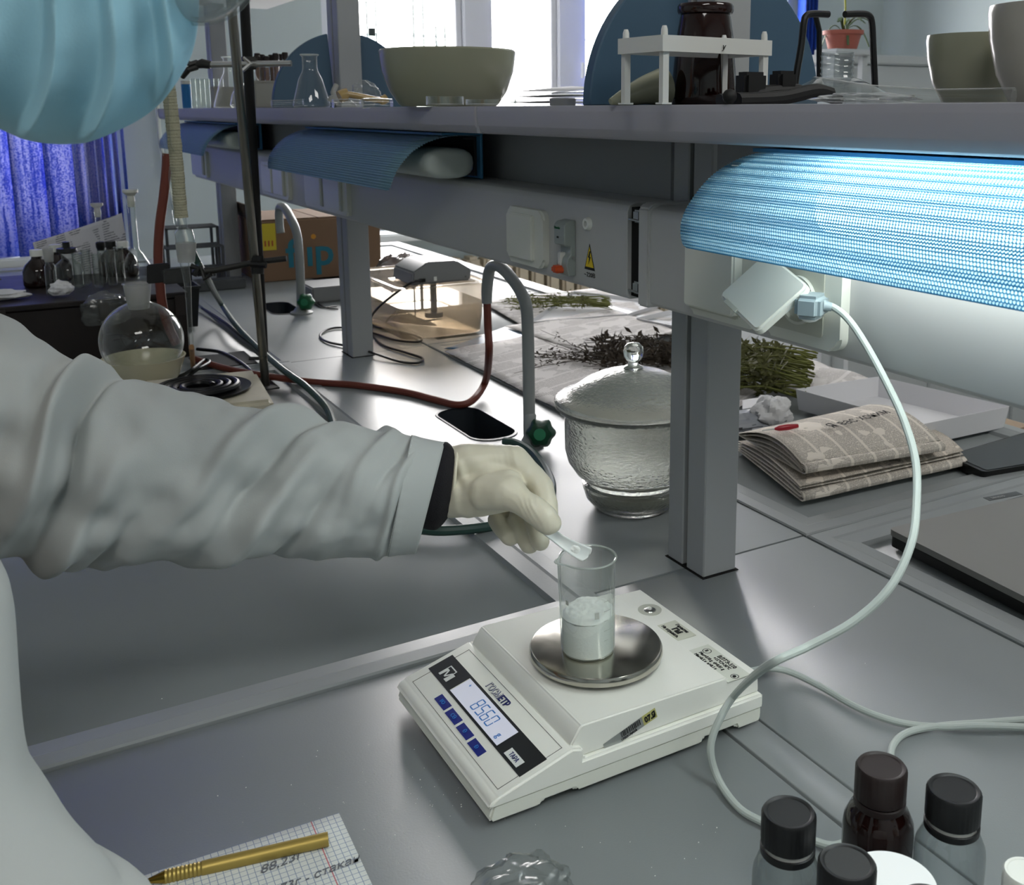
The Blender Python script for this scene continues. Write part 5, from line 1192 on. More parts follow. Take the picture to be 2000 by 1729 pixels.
bundle('herb_bundle', 'greenish herb sprigs lying on the white paper tray', (1195, 600), (1190, 615), (985, 590), (1000, 615), 42, z0=.012, h=.012, hh=.014, leafy=16, r=.0012)
# folded newspapers
def fold(name, lb, pix, z0, h, seed=0, m='news', hm='newsph'):
    """folded paper bundle: stacked leaves joined by a rounded fold along one edge"""
    P4 = [atz(a, b, z0) for a, b in pix]; A_, B_, C_, D_ = P4; c_ = sum(P4, Vector())/4
    o = thing(name, lb, 'newspaper', (c_.x, c_.y, z0)); L1 = (B_-A_).length; L2 = (D_-A_).length
    def sheet(zz, top, s_, nn=18):
        def fn(p, t):
            q = A_.lerp(B_, p).lerp(D_.lerp(C_, p), t); w_ = .5+.5*noise.noise(q*9+Vector((seed+s_, 0, 0)))
            z = lerp(z0+.001, z0+h, zz)*(.55+.45*math.sin(PI*min(1, .15+.85*t)))+.006*w_*zz
            return Vector((q.x, q.y, max(z0+.0008+zz*.002, z)))
        return G().grid(fn, nn, nn, lambda p, t: (p*L1, t*L2))
    for i in range(4): sheet(i/4, False, i).build('leaf', m, o, solid=.0005)
    sheet(1.0, True, 9).build('leaf', hm, o, solid=.0005)
    # rounded fold along edge A-B
    out = (A_-D_).normalized(); out.z = 0
    for i in range(3):
        hi = h*.55*(1-.22*i)
        def fn(p, t, hi=hi):
            q = A_.lerp(B_, p); a = -PI/2+PI*t; w_ = 1+.35*noise.noise(q*12+Vector((seed, 0, 0))); return Vector((q.x, q.y, 0))+out*(.012*math.cos(a)*w_)+Vector((0, 0, z0+.001+hi/2*(1+math.sin(a))*(.9+.1*w_)))
        G().grid(fn, 16, 8, lambda p, t: (p*L1, t*.03)).build('fold', m, o, solid=.0005)
    return o
fold('folded_newspaper', 'lower folded newspaper beside the near post, showing a picture at its end', ((1562, 978), (1880, 908), (1800, 850), (1440, 880)), .001, .024, 3)
fold('folded_newspaper', 'upper folded newspaper with the headline, lying on the other one', ((1565, 925), (1835, 880), (1700, 795), (1440, 850)), .032, .026, 7, hm='news')
hl = atz(1628, 838, .066); hl2 = atz(1725, 812, .066); hd_ = (hl2-hl); hd_.z = 0
up = Vector((-hd_.y, hd_.x, 0)).normalized()
nt_ = [o for o in bpy.data.objects if o.name.startswith('folded_newspaper')][-1]
text('Я вас хоним', .027, hl+Vector((0, 0, .0015)), hd_, up, 'ink', nt_, sx=.85)
nq = thing('red_pen', 'short red plastic pen tip lying on the folded newspaper', 'pen', atz(1535, 836, .066))
pa, pb = atz(1512, 838, .067), atz(1558, 832, .067)
G().tube([pa, pa.lerp(pb, .2), pa.lerp(pb, .6), pb], [.0015, .0042, .0048, .003], 12).build('pen_barrel', 'red', nq)
G().tube([pa-(pb-pa)*.5, pa], [.0008, .0015], 8).build('pen_tip', 'rackp', nq)
crumple('tissue_wad', 'white tissue-wrapped packet behind the red pen', (atz(1553, 838, .02).x, atz(1553, 838, .02).y+.06, .030), .038, .025, .030, 'paperpl', seed=21, cat='packet')
crumple('grey_packet', 'grey plastic packet lying left of the tissue packet', (atz(1490, 838, .02).x, atz(1490, 838, .02).y+.05, .018), .060, .035, .018, 'greybag', seed=27, cat='packet')
sheet3('paper_sheet', 'thin white curled sheet edge above the grey packet', (atz(1450, 800, .03), atz(1530, 790, .034), atz(1530, 780, .036), atz(1450, 782, .03)), 'paper', .004)
# tablet / black device
tp = [atz(*p, .012) for p in ((1850, 888), (1922, 921), (2110, 890), (2030, 835))]
tb2 = thing('black_tablet', 'black flat tablet-like device at the right edge behind the laptop', 'tablet', sum(tp, Vector())/4-Vector((0, 0, .012)))
def quadslab(P, z0, z1, name, m, par, bev=.003, ins=1.0):
    c_ = sum(P, Vector())/4; b = bmesh.new(); Q = [c_+(p-c_)*ins for p in P]
    A_ = [b.verts.new(Vector((p.x, p.y, z0))) for p in Q]; B_ = [b.verts.new(Vector((p.x, p.y, z1))) for p in Q]
    b.faces.new(A_[::-1]); b.faces.new(B_)
    for i in range(4): b.faces.new((A_[i], A_[(i+1) % 4], B_[(i+1) % 4], B_[i]))
    bmesh.ops.recalc_face_normals(b, faces=b.faces)
    ve = [e for e in b.edges if abs(e.verts[0].co.z-e.verts[1].co.z) > 1e-5]; bmesh.ops.bevel(b, geom=ve, offset=bev*2.5, segments=4, affect='EDGES', profile=.5)
    return G().bm(b).build(name, m, par, ang=40)
quadslab(tp, -.003, .011, 'device_body', 'black', tb2); quadslab(tp, .011, .0118, 'device_screen', mat('dusty_black_glass', '#232529', .25), tb2, .002, .93)
# laptop
lz = .020; la, lb_ = atz(1735, 1032, lz), atz(2000, 1165, lz); lc2 = atz(2000, 962, lz)
e1 = (lb_-la); e1.z = 0; e1.normalize(); e2 = Vector((-e1.y, e1.x, 0)); e2 = e2 if (lc2-la).dot(e2) > 0 else -e2
LP = [la, la+e1*.235, la+e1*.235+e2*.33, la+e2*.33]
lt = thing('laptop', 'closed silver laptop resting at the right edge of the bench', 'laptop', la+e1*.1+e2*.1-Vector((0, 0, lz)))
quadslab(LP, .004-.006, .0105, 'laptop_base', 'black', lt, .003, .99); quadslab(LP, .0122, lz, 'laptop_lid', 'laptop', lt, .003); quadslab(LP, .0105, .0122, 'hinge_gap', 'gapblack', lt, .003, .97)
bq = atz(1959, 969, lz+.0004); e2n = e2
bd = (atz(1988, 964, lz)-atz(1930, 975, lz)); bd.z = 0; bl_ = bd.length; bd.normalize(); bu = Vector((-bd.y, bd.x, 0))
rbox(Vector((bq.x, bq.y, lz)), bd, bu, -bl_/2-.003, bl_/2+.003, -.006, .006, .0001, .0006).build('badge', 'laplogo', lt, smooth=False)
text('Lenovo', .0085, Vector((bq.x, bq.y, lz+.0006))-bd*bl_*.42-bu*.003, bd, bu, 'laplogo2', lt, sx=.95)

# ---- cable from plug
pg = chp(1592, 596); pl0 = W(1590, 597, depth(pg)-.045); cbw = thing('power_cable', 'long pale grey power cable drooping from the wall socket across the balance corner', 'cable', pl0)
PD = depth(pl0)
path = [pl0, W(1622, 598, PD), W(1655, 622, PD-.01), W(1690, 672, PD-.02), W(1730, 745, PD-.04), W(1765, 820, PD-.06), W(1788, 900, PD-.08), W(1790, 980, PD-.10), W(1780, 1060, PD-.12), W(1740, 1145, PD-.13), W(1670, 1212, PD-.13), W(1580, 1262, PD-.13), W(1500, 1300, PD-.14)]
p_end = [atz(1440, 1352, .062), atz(1408, 1400, .050), atz(1388, 1460, .030), atz(1402, 1520, .008), atz(1440, 1575, .0045), atz(1490, 1606, .0045), atz(1580, 1640, .0045), atz(1640, 1650, .0045), atz(1700, 1600, .0045), atz(1735, 1500, .0045), atz(1745, 1455, .0045), atz(1775, 1430, .0045), atz(1840, 1418, .0045), atz(1920, 1412, .0045), atz(2080, 1400, .0045)]
G().tube(cat_rom(path+p_end, 10), .0031, 10).build('cable_cord', 'cordw', cbw)
G().box((-.016, -.011, -.010), (.014, .011, .010), .004, 3, Matrix.Translation(W(1586, 597, PD+.006)) @ Matrix.Rotation(.5, 4, 'Z')).build('plug', mat('plug_grey', '#8f9ea3', .4), cbw)
G().tube([W(1606, 597, PD), W(1624, 600, PD)], [.0052, .0036], 12).build('strain_relief', mat('plug_grey_ribbed', '#8f9ea3', .4), cbw)
G().tube([W(1582, 600, PD+.012), chp(1578, 604)+Vector((.004, 0, 0))], .013, 16).build('plug_body', 'whiteprint', cbw)
hose('power_cable', 'second pale grey cable running from the balance back to the right edge', [atz(1462, 1312, .030), atz(1500, 1306, .012), atz(1540, 1312, .006), atz(1600, 1340, .0045), atz(1680, 1385, .0045), atz(1760, 1412, .0045), atz(1840, 1420, .0045), atz(1920, 1418, .0085), atz(2090, 1424, .0045)], .0031, 'cordw', 'cable')

# ---- foreground bottles
def small_bottle(u_, v_, ztop, lb, capm, glassm, liquid=None, rc=None, capgap=True, R=.024):
    t_ = atz(u_, v_, ztop); c = (t_.x, t_.y, 0); o = thing('screw_cap_bottle', lb, 'bottle', c); rc = rc or .0165
    H = ztop; sh = H-.030
    G().lathe([(.001, .0005), (R-.002, .0005), (R, .004), (R, sh-.016), (R*.97, sh-.010), (R*.82, sh-.002), (rc*.85, sh+.004), (rc*.82, H-.004)], c, 40).build('bottle_body', glassm, o, ang=60)
    if liquid: G().lathe([(.001, .003), (R-.003, .003), (R-.0015, .006), (R-.0015, sh-.014), (R*.8, sh-.004), (rc*.8, sh+.002), (.001, sh+.002)], c, 36).build('liquid', liquid, o)
    G().lathe([(rc*.96, sh+.001), (rc*1.02, sh+.002), (rc*1.02, sh+.006), (rc*.96, sh+.0065)], c, 40).build('tamper_ring', capm, o)
    z0 = sh+.0085 if capgap else sh+.0068
    G().lathe([(rc*.94, z0), (rc, z0+.001), (rc, H-.002), (rc*.93, H), (rc*.82, H-.0002), (rc*.78, H-.0008), (.001, H-.001)], c, 120, jit=lambda r_, z, a: r_*(1+.012*(math.sin(a*60) > 0)*(r_ >= rc*.99))).build('screw_cap', capm, o, ang=40)
    if glassm != 'amber2':
        G().lathe([(rc*.9, sh+.002), (rc*.9, z0+.002)], c, 24).build('neck', 'rackp', o)
    return o
small_bottle(1541, 1585, .108, 'clear bottle with black ribbed cap, leftmost of the front group', 'cap', 'petb', rc=.0168, R=.0215)
small_bottle(1722, 1495, .108, 'full dark brown bottle with brown cap behind the white lid', 'browncap', 'amber2', rc=.0168, capgap=False, R=.0235)
small_bottle(1864, 1540, .106, 'clear bottle with black cap right of the dark brown bottle', 'cap', 'petb', rc=.0172, R=.0225)
small_bottle(1655, 1683, .112, 'clear bottle whose black cap touches the bottom edge of the view', 'cap', 'petb', rc=.0165, R=.0215)
small_bottle(1812, 1765, .100, 'clear bottle with black cap just peeping above the bottom edge', 'cap', 'petb', rc=.0165, R=.022)
small_bottle(2005, 1702, .098, 'small bottle with white ribbed cap at the bottom right corner', 'white', 'petb', rc=.013, R=.018)
jl = atz(1742, 1722, .085)
jr = thing('white_lidded_jar', 'jar with a flat round white lid between the capped bottles', 'jar', (jl.x, jl.y, 0))
JR = .026; 
G().lathe([(.001, .0005), (JR*.95, .0005), (JR*.97, .004), (JR*.97, .066)], (jl.x, jl.y, 0), 40).build('jar_body', 'petb', jr); G().lathe([(JR, .068), (JR*1.02, .070), (JR*1.02, .083), (JR, .085), (.001, .0853)], (jl.x, jl.y, 0), 64).build('jar_lid', mat('bright_white_lid', '#f4f6f6', .5), jr)

# ---- squared paper, pen, bag, grains
GP = [atz(662, 1590), atz(740, 1770), atz(180, 1900), atz(60, 1785)]
a_, b_ = atz(662, 1590, .001), atz(225, 1732, .001); ex_ = (b_-a_).normalized(); ey_ = Vector((-ex_.y, ex_.x, 0)); ey_ = ey_ if (atz(725, 1729)-a_).dot(ey_) > 0 else -ey_
LL, LH = .21, .16
g = G().grid(lambda p, t: a_+ex_*(p*LL)+ey_*(t*LH)+Vector((0, 0, .0008*math.sin(PI*p)+.0008)), 12, 10, lambda p, t: (-p*LL, t*LH))
sp_ = g.build('squared_paper', 'graph', solid=.0003, recalc=False); tag(sp_, 'squared notebook sheet with handwriting, under the gold pen', 'paper')
rdx = -ex_; rdy = -ey_
hw = mat('pencil_handwriting', '#6a6d74', .9)
p = atz(508, 1708, .003); text('88,23г', .0115, p, (rdx+rdy*.06), (rdy), hw, sp_, shear=.35, bold=.0, depth_=.0001)
p = atz(545, 1744, .003); text('73г - стакан', .0105, p, (rdx+rdy*.06), (rdy), hw, sp_, shear=.35, bold=.0, depth_=.0001)
pn = thing('gold_pen', 'gold ballpoint pen lying across the squared paper', 'pen', atz(470, 1680, .002))
q0 = atz(641, 1639, .0072); q1 = atz(285, 1722, .0050); pd_ = (q1-q0); PL = pd_.length
prs = [(0, .0050), (.02, .0051), (.6, .0051), (.70, .0050)]; pts = [q0+pd_*t for t, _ in prs]; rr_ = [r_ for _, r_ in prs]
G().tube(pts, rr_, 24).build('barrel', 'gold', pn)
tt = .70; pts = []; rr_ = []
while tt < .90: pts.append(q0+pd_*tt); rr_.append(.0050 if len(pts) % 2 else .0044); tt += .011
G().tube(pts, rr_, 24).build('grip', 'gold', pn)
G().tube([q0+pd_*.895, q0+pd_*.93, q0+pd_*.99, q0+pd_*1.04], [.0048, .0036, .0016, .0006], 20).build('tip', 'goldtip', pn)
crumple('plastic_bag', 'crumpled thin clear bag at the bottom edge between paper and bottles', (atz(1005, 1765, .0).x, atz(1005, 1765, .0).y-.012, .016), .034, .026, .020, seed=31)
g = G(); random.seed(5)
def grain(u_, v_, s_):
    q = atz(u_, v_, s_*.8); vs = []
    for d in ((1, 0, 0), (-1, 0, 0), (0, 1, 0), (0, -1, 0), (0, 0, 1), (0, 0, -1)): vs.append(q+Vector(d)*s_*random.uniform(.7, 1.2))
    g.add(vs, [(0, 2, 4), (2, 1, 4), (1, 3, 4), (3, 0, 4), (2, 0, 5), (1, 2, 5), (3, 1, 5), (0, 3, 5)])
for _ in range(60): grain(random.gauss(790, 70), random.gauss(1560, 45), random.uniform(.0003, .0006))
for _ in range(25): grain(random.gauss(700, 110), random.gauss(1590, 70), random.uniform(.0003, .0007))
for _ in range(14): grain(random.uniform(980, 1400), random.uniform(1600, 1720), random.uniform(.0003, .0006))
for u_, v_ in ((425, 1555), (618, 1478), (316, 1365), (1690, 1296), (1590, 1185), (1400, 1617), (720, 1455)): grain(u_, v_, .0007)
o = g.build('powder_grains', 'powder', smooth=False, recalc=False, weld=False); tag(o, 'white powder grains scattered over the bench around the balance', 'powder', kind='stuff')
# ================================================================== THINGS ON THE SHELF
SZ_ = ST+.0004
def px_base(u_, y): p = aty(u_, 205, y); return (p.x, y, SZ_)
def scl(c): return depth(c)/FPX
# big porcelain bowl
c = px_base(877, 1.35); k = scl(c); R1 = 131*k; 
o = thing('porcelain_mortar', 'large grey-green porcelain mortar bowl in the middle of the shelf', 'mortar', c)
H1 = aty(877, 98, 1.35).z-SZ_
G().lathe([(.001, 0), (R1*.70, 0), (R1*.74, .003), (R1*.87, H1*.28), (R1*.97, H1*.62), (R1*1.0, H1*.90), (R1*1.005, H1*.97), (R1*.985, H1), (R1*.95, H1*.98), (R1*.93, H1*.85), (R1*.82, H1*.35), (R1*.5, H1*.12), (.001, H1*.08)], c, 64, jit=lambda r_, z, a: r_).build('bowl_body', 'porc', o)
# conical flask
def conical(c, R, H, lb, rn=None):
    o = thing('conical_flask', lb, 'flask', c); rn = rn or R*.34
    G().lathe([(.001, .0005), (R*.93, .0005), (R, .003), (R*.97, H*.10), (rn*1.6, H*.55), (rn*1.1, H*.68), (rn, H*.76), (rn, H*.96), (rn*1.2, H*.985), (rn*1.25, H), (rn*1.1, H*1.005)], c, 36).build('flask_body', 'glassd', o, ang=60)
    G().tube([Vector(c)+Vector((rn*1.22*math.cos(2*PI*i/28), rn*1.22*math.sin(2*PI*i/28), H)) for i in range(28)], .0011, 6, cyclic=True).build('flask_lip', 'rimglass', o)
    return o
c = px_base(609, 1.95); k = scl(c); conical(c, 36*k, aty(609, 107, 1.95).z-SZ_, 'small clear conical flask in front of the far blue divider', 14*k)
c = px_base(455, 2.75); k = scl(c); conical(c, 36*k, .125, 'tall conical flask behind the steel stand rods on the shelf', 13*k)
# stoppered volumetric flask on shelf
c = px_base(489, 2.6); k = scl(c); o = thing('volumetric_flask', 'tall stoppered flask rising behind the black rod', 'flask', c)
nz_ = aty(489, 35, 2.6).z-SZ_
G().lathe([(.001, .0005), (34*k, .0005), (38*k, .006), (34*k, .03), (14*k, .075), (9*k, .10), (8.5*k, nz_), (9.5*k, nz_+.002)], c, 28).build('flask_body', 'glassd', o)
G().lathe([(.001, nz_-.01), (7*k, nz_-.01), (7.5*k, nz_+.014), (9*k, nz_+.024), (7*k, nz_+.034), (.001, nz_+.034)], c, 20).build('stopper', 'rackp', o)
# tubes with brown caps
random.seed(21)
for i in range(8):
    u_ = 508+9*(i % 7)+random.uniform(-1, 1); y = 2.65+.03*(i % 2); c = px_base(u_, y); k = scl(c)
    hh_ = aty(u_, 118+random.uniform(-5, 5), y).z-SZ_
    o = vial(c, 5.4*k, hh_, 'brown-filled tube with dark stopper, in the cluster behind the chrome bar', group='brown-stoppered tubes on the shelf', capm='browncap', n=12)
    G().lathe([(.001, .002), (4.6*k, .002), (4.6*k, hh_*.88), (.001, hh_*.88)], c, 12).build('sample', 'brownliq', o)
# test tubes at left end, blue box
c = px_base(366, 3.05); k = scl(c); o = thing('blue_canister', 'slim blue canister with pale lid at the left end of the shelf', 'canister', c)
hh_ = aty(366, 158, 3.05).z-SZ_
G().lathe([(.001, 0), (9*k, 0), (9*k, hh_*.9)], c, 20).build('canister_body', 'bluebox', o); G().lathe([(9.2*k, hh_*.88), (9.2*k, hh_), (.001, hh_)], c, 20).build('lid', 'rackp', o)
for i in range(7):
    c = px_base(380+9*i, 3.0); k = scl(c); vial(c, 5*k, aty(400, 156, 3.0).z-SZ_, ('first', 'second', 'third', 'fourth', 'fifth', 'sixth', 'seventh')[i]+' short test tube right of the blue canister', group='short test tubes beside the blue canister', n=12)
for u0, u1, v0, y, lb in ((500, 558, 158, 2.5, 'small pale box behind the ring stand rods'), (420, 470, 170, 2.9, 'low grey box at the shelf end behind the rods')):
    a, b = px_base(u0, y), px_base(u1, y); o = thing('small_box', lb, 'box', ((a[0]+b[0])/2, y, SZ_)); hh_ = aty(u0, v0, y).z-SZ_
    G().box((a[0], y, SZ_), (b[0], y+.05, SZ_+hh_), .002).build('box_body', 'shelfbottles', o); G().box((a[0]-.001, y-.001, SZ_+hh_*.93), (b[0]+.001, y+.051, SZ_+hh_+.001), .001).build('box_lid', 'shelfbottles', o)
# glass odds and ends between flask and mortar
def gl(name, lb, pts, r, m='glassd', cat='glassware', y=1.7, n=14):
    o = G().tube(cat_rom([Vector((aty(u_, v_, y).x, y, max(aty(u_, v_, y).z, SZ_+.002))) for u_, v_ in pts], 6), r, n, caps=True).build(name, m); return tag(o, lb, cat)
gl('glass_tube', 'clear glass tube lying left of the small conical flask', [(530, 202), (560, 202), (592, 200)], .006, y=1.95)
gl('glass_tube', 'thick clear glass tube lying between flask and mortar', [(650, 203), (680, 202), (705, 203)], .0075, y=1.72)
gl('glass_tube', 'bright clear glass tube lying against the mortar', [(708, 202), (735, 201), (765, 203)], .0075, y=1.55)
g = G(); y = 1.78
P_ = [Vector((aty(u_, v_, y).x, y, max(SZ_+.004, aty(u_, v_, y).z))) for u_, v_ in ((663, 190), (675, 185), (690, 186), (720, 192), (745, 196), (755, 192))]
o = G().tube(cat_rom(P_, 6), [.011 if i < 8 else (.0055 if i < 24 else .008) for i in range(31)], 14).build('glass_adapter', mat('amber_tinted_glass', '#9c8454', .15, spec=.8)); tag(o, 'tan glass adapter with bulb ends lying left of the mortar', 'glassware')
o = G().tube(cat_rom([Vector((aty(u_, v_, 1.85).x, 1.85, max(SZ_+.004, aty(u_, v_, 1.85).z))) for u_, v_ in ((650, 200), (654, 188), (652, 178), (658, 165))], 6), [.010]*8+[.006]*4+[.005]*7, 12).build('glass_stopcock', 'frost'); tag(o, 'small upright glass piece with an orange tip beside the tan adapter', 'glassware')
crumple('plastic_cup', 'thin clear plastic cup lying before the far divider', (px_base(715, 1.9)[0], 1.9, SZ_+.022), .026, .022, .024, 'bag', seed=41, cat='cup')
# petri plates / slides at shelf edge
for u0, u1, y, h_, lb in ((838, 900, 1.02, .009, 'shallow clear glass dish at the shelf edge under the mortar'), (918, 1000, 1.00, .006, 'flat clear glass strip at the shelf edge right of the dish')):
    a, b = px_base(u0, y), px_base(u1, y); o = thing('glass_dish', lb, 'dish', ((a[0]+b[0])/2, y, SZ_)); cx_ = (a[0]+b[0])/2; rr_ = abs(b[0]-a[0])/2*1.1
    G().lathe([(.001, .0003), (rr_, .0003), (rr_, h_), (rr_-.001, h_), (rr_-.001, .0015), (.001, .0015)], (cx_, y, SZ_), 36).build('dish_body', 'glassd', o)
random.seed(4)
for i in range(6):
    y = 1.30-.02*i; a, b = px_base(1000+6*i, y), px_base(1120+5*i, y); z = SZ_+.0005+.0035*i
    q = [Vector((a[0], y-.05, z)), Vector((b[0], y-.05, z+.001*i)), Vector((b[0]+.01, y+.06, z+.004+.001*i)), Vector((a[0]+.02, y+.06, z+.002))]
    tag(G().add(q, [(0, 1, 2, 3)]).build('file_sheet', 'paper' if i % 2 else 'bag', solid=.0008), 'loose paper or film sheet in the flat pile right of the mortar', 'paper', 'flat pile of sheets right of the mortar')
c = px_base(1099, 1.05); o = thing('weighing_cup', 'tiny grey round cup at the shelf edge before the window', 'cup', c); k = scl(c)
G().lathe([(.001, 0), (25*k, 0), (26*k, .0075), (24*k, .0085), (22*k, .003), (.001, .002)], c, 28).build('cup_body', 'greybox', o)
# test tube rack of milky plastic
ry = .80
rk = thing('tube_rack', 'milky white plastic tube rack standing before the amber bottle', 'rack', (.60, ry, SZ_))
legs = [aty(1222, 205, .80), aty(1295, 205, .745)]
L1 = Vector((px_base(1222, .80)[0], .80, SZ_)); L2 = Vector((px_base(1296, .745)[0], .745, SZ_)); ev = (L2-L1); 
wv = Vector((L2.y-L1.y, -(L2.x-L1.x), 0)); 
L3 = Vector((px_base(1426, .80)[0]+.0, .80, SZ_)); L4 = Vector((px_base(1508, .74)[0], .74, SZ_))
L4 = L2+Vector((.118, .010, 0)); L3 = L1+Vector((.118, .010, 0))
zt_ = aty(1222, 78, .80).z
legsP = [L1, L2, L3, L4]
for q in legsP:
    G().prism([(-.003, -.003), (.003, -.003), (.003, -.001), (-.001, -.001), (-.001, .003), (-.003, .003)], (q, (1, 0, 0), (0, 1, 0), (0, 0, 1)), .0012, zt_-SZ_).build('leg', 'rackp', rk, smooth=False)
    G().box((q.x-.005, q.y-.005, SZ_), (q.x+.005, q.y+.005, SZ_+.0015)).build('foot', 'rackp', rk, smooth=False)
    G().lathe([(.003, 0), (.0028, .005), (.0018, .008), (.001, .008)], (q.x, q.y, zt_+.001), 12).build('peg', 'rackp', rk)
cn = sum(legsP, Vector())/4
fr4 = [L1, L2, L4, L3]; m_ = [Vector((cn.x+(q.x-cn.x)*1.10, cn.y+(q.y-cn.y)*1.18, 0)) for q in fr4]; mi = [Vector((cn.x+(q.x-cn.x)*1.06, cn.y+(q.y-cn.y)*1.06, 0)) for q in fr4]
for z0, z1, nm in ((zt_-.0125, zt_+.001, 'rack_frame'),):
    vs = [Vector((q.x, q.y, z)) for S_ in (m_, mi) for z in (z0, z1) for q in S_]
    fs = []
    for i in range(4):
        j = (i+1) % 4; fs += [(i, j, 4+j, 4+i), (8+j, 8+i, 12+i, 12+j), (4+i, 4+j, 12+j, 12+i), (j, i, 8+i, 8+j)]
    G().add(vs, fs).build(nm, 'rackp', rk, smooth=False)
vs = [Vector((q.x, q.y, zt_-.006)) for q in mi]; G().add(vs, [(0, 1, 2, 3)]).build('rack_plate', 'rackp', rk, solid=.0015, smooth=False)
lm = (m_[1]+m_[2])/2; text('у', .007, (lm.x+.002, lm.y-.0005, zt_-.009), (m_[2]-m_[1]), (0, 0, 1), 'ink', rk, shear=.3)
# porcelain pestle / spoon lying
y = .85; P_ = [Vector((aty(u_, v_, y).x, y, max(SZ_+.003, aty(u_, v_, y).z))) for u_, v_ in ((1192, 203), (1220, 190), (1260, 176), (1296, 170))]
o = G().tube(cat_rom(P_, 6), [.003+.0009*i for i in range(19)], 18).build('porcelain_pestle', 'porc'); tag(o, 'pale porcelain pestle lying inside the milky rack', 'pestle')
# amber bottle
ay = .84; ac = px_base(1374, ay); k = scl(ac)
o = thing('amber_bottle', 'large dark amber glass jar open at the top, behind the milky rack', 'bottle', ac); Hh = aty(1374, 8, ay).z-SZ_
G().lathe([(.001, 0), (62*k, 0), (64*k, .004), (63*k, Hh*.18), (54*k, Hh*.70), (49*k, Hh*.86), (47*k, Hh*.90), (52*k, Hh*.905), (54*k, Hh*.93), (54*k, Hh*.975), (51*k, Hh), (46*k, Hh*.99), (44*k, Hh*.9), (48*k, Hh*.7), (56*k, Hh*.1), (.001, .01)], ac, 56).build('bottle_body', 'amber', o)
# black clamps
def blob(pts, r, name, m, par, n=10): return G().tube(cat_rom([Vector((aty(u_, v_, y_).x, y_, max(SZ_+.003, aty(u_, v_, y_).z))) for u_, v_, y_ in pts], 5), r, n).build(name, m, par)
o = thing('black_clamp', 'pair of black clamp heads lying right of the amber bottle', 'clamp', px_base(1480, .72))
for u0, u1, vt in ((1449, 1492, 140), (1515, 1550, 138)):
    a, b = aty(u0, 200, .70), aty(u1, 200, .70); G().box((a.x, .695, SZ_+.004), (b.x, .712, aty(u0, vt, .70).z), .003).build('clamp_jaw', 'blackm', o)
blob([(1405, 198, .7), (1450, 192, .7), (1500, 182, .7), (1560, 180, .7), (1610, 188, .7), (1640, 196, .7)], [.0055]*8+[.007]*8+[.005]*10, 'clamp_arm', 'blackm', o)
blob([(1440, 196, .68), (1520, 192, .68), (1590, 178, .68), (1622, 184, .68)], .0062, 'clamp_screw', 'blackm', o)
for u_, v_ in ((1612, 182), (1425, 192)): p = aty(u_, v_, .68); G().ball((p.x, .68, max(p.z, SZ_+.006)), .006).build('screw_knob', 'blackm', o)
# clear bottle with threaded neck
cy2 = .80; cc = px_base(1632, cy2); k = scl(cc); o = thing('threaded_bottle', 'clear wide bottle with threaded open neck behind the black clamps', 'bottle', cc)
zn0 = aty(1632, 152, cy2).z-SZ_; zn1 = aty(1632, 102, cy2).z-SZ_; pr = [(.001, 0), (92*k, 0), (96*k, .004), (96*k, .012), (80*k, zn0*.62), (45*k, zn0*.95), (32*k, zn0)]
for i in range(4): z = lerp(zn0, zn1, (i+.4)/4.4); pr += [(30*k, z), (32.5*k, z+.002), (30*k, z+.004)]
pr += [(31*k, zn1), (28*k, zn1)]
G().lathe(pr, cc, 40).build('bottle_body', 'petb', o)
# black bent wire stand
wy = .82
def wp_(pts, y): return [Vector((aty(u_, v_, y).x, y, max(SZ_+.004, aty(u_, v_, y).z))) for u_, v_ in pts]
o = thing('wire_stand', 'black bent wire stand straddling the threaded bottle', 'stand', px_base(1630, wy))
G().tube(cat_rom(wp_([(1550, 200), (1555, 150), (1565, 90), (1570, 45), (1576, 30), (1592, 27), (1618, 28)], wy), 5), .0036, 10).build('wire_leg', 'black', o)
G().tube(cat_rom(wp_([(1650, 28), (1680, 27), (1696, 30), (1703, 45), (1706, 100), (1710, 190)], wy), 5), .0036, 10).build('wire_leg', 'black', o)
G().tube(wp_([(1592, 27), (1600, 60), (1600, 200)], wy+.05), .003, 8).build('wire_leg', 'black', o)
# long glass tube
tb3 = [W(1590, 163, .92), W(1700, 180, .88), W(1830, 190, .84), W(1980, 196, .80)]
for q in tb3: q.z = max(q.z, SZ_+.006)
o = G().tube(tb3, .0062, 16).build('long_glass_tube', 'glassd'); tag(o, 'long clear glass tube lying along the right part of the shelf', 'glassware')
G_ = G().tube([W(1420+0, 196, .74), W(1720, 199, .72)], .004, 8)
crumple('plastic_sheet', 'clear scraps of film under the long glass tube', (W(1690, 195, .8).x, W(1690, 195, .8).y, SZ_+.004), .05, .02, .004, seed=51)
# two porcelain mortars at right
def mortar(u_, y, ul, v_t, lb, m='porc', rt=.95):
    c = px_base(u_, y); k = scl(c); R1 = (u_-ul)*k; H1 = aty(u_, v_t, y).z-SZ_; o = thing('porcelain_mortar', lb, 'mortar', c)
    G().lathe([(.001, 0), (R1*.62, 0), (R1*.66, .004), (R1*.84, H1*.30), (R1*.96, H1*.65), (R1*1.0, H1*.93), (R1*.99, H1), (R1*.95, H1*1.0), (R1*.91, H1*.9), (R1*.8, H1*.4), (R1*.4, H1*.15), (.001, H1*.12)], c, 56).build('bowl_body', m, o); return o
mortar(1905, .665, 1806, 68, 'mid-sized grey-green mortar on the shelf, second from the right edge')
mortar(2060, .545, 1926, 8, 'tall grey mortar cut off by the right edge of the view', m=mat('porcelain_grey', '#9d9a90', .2))
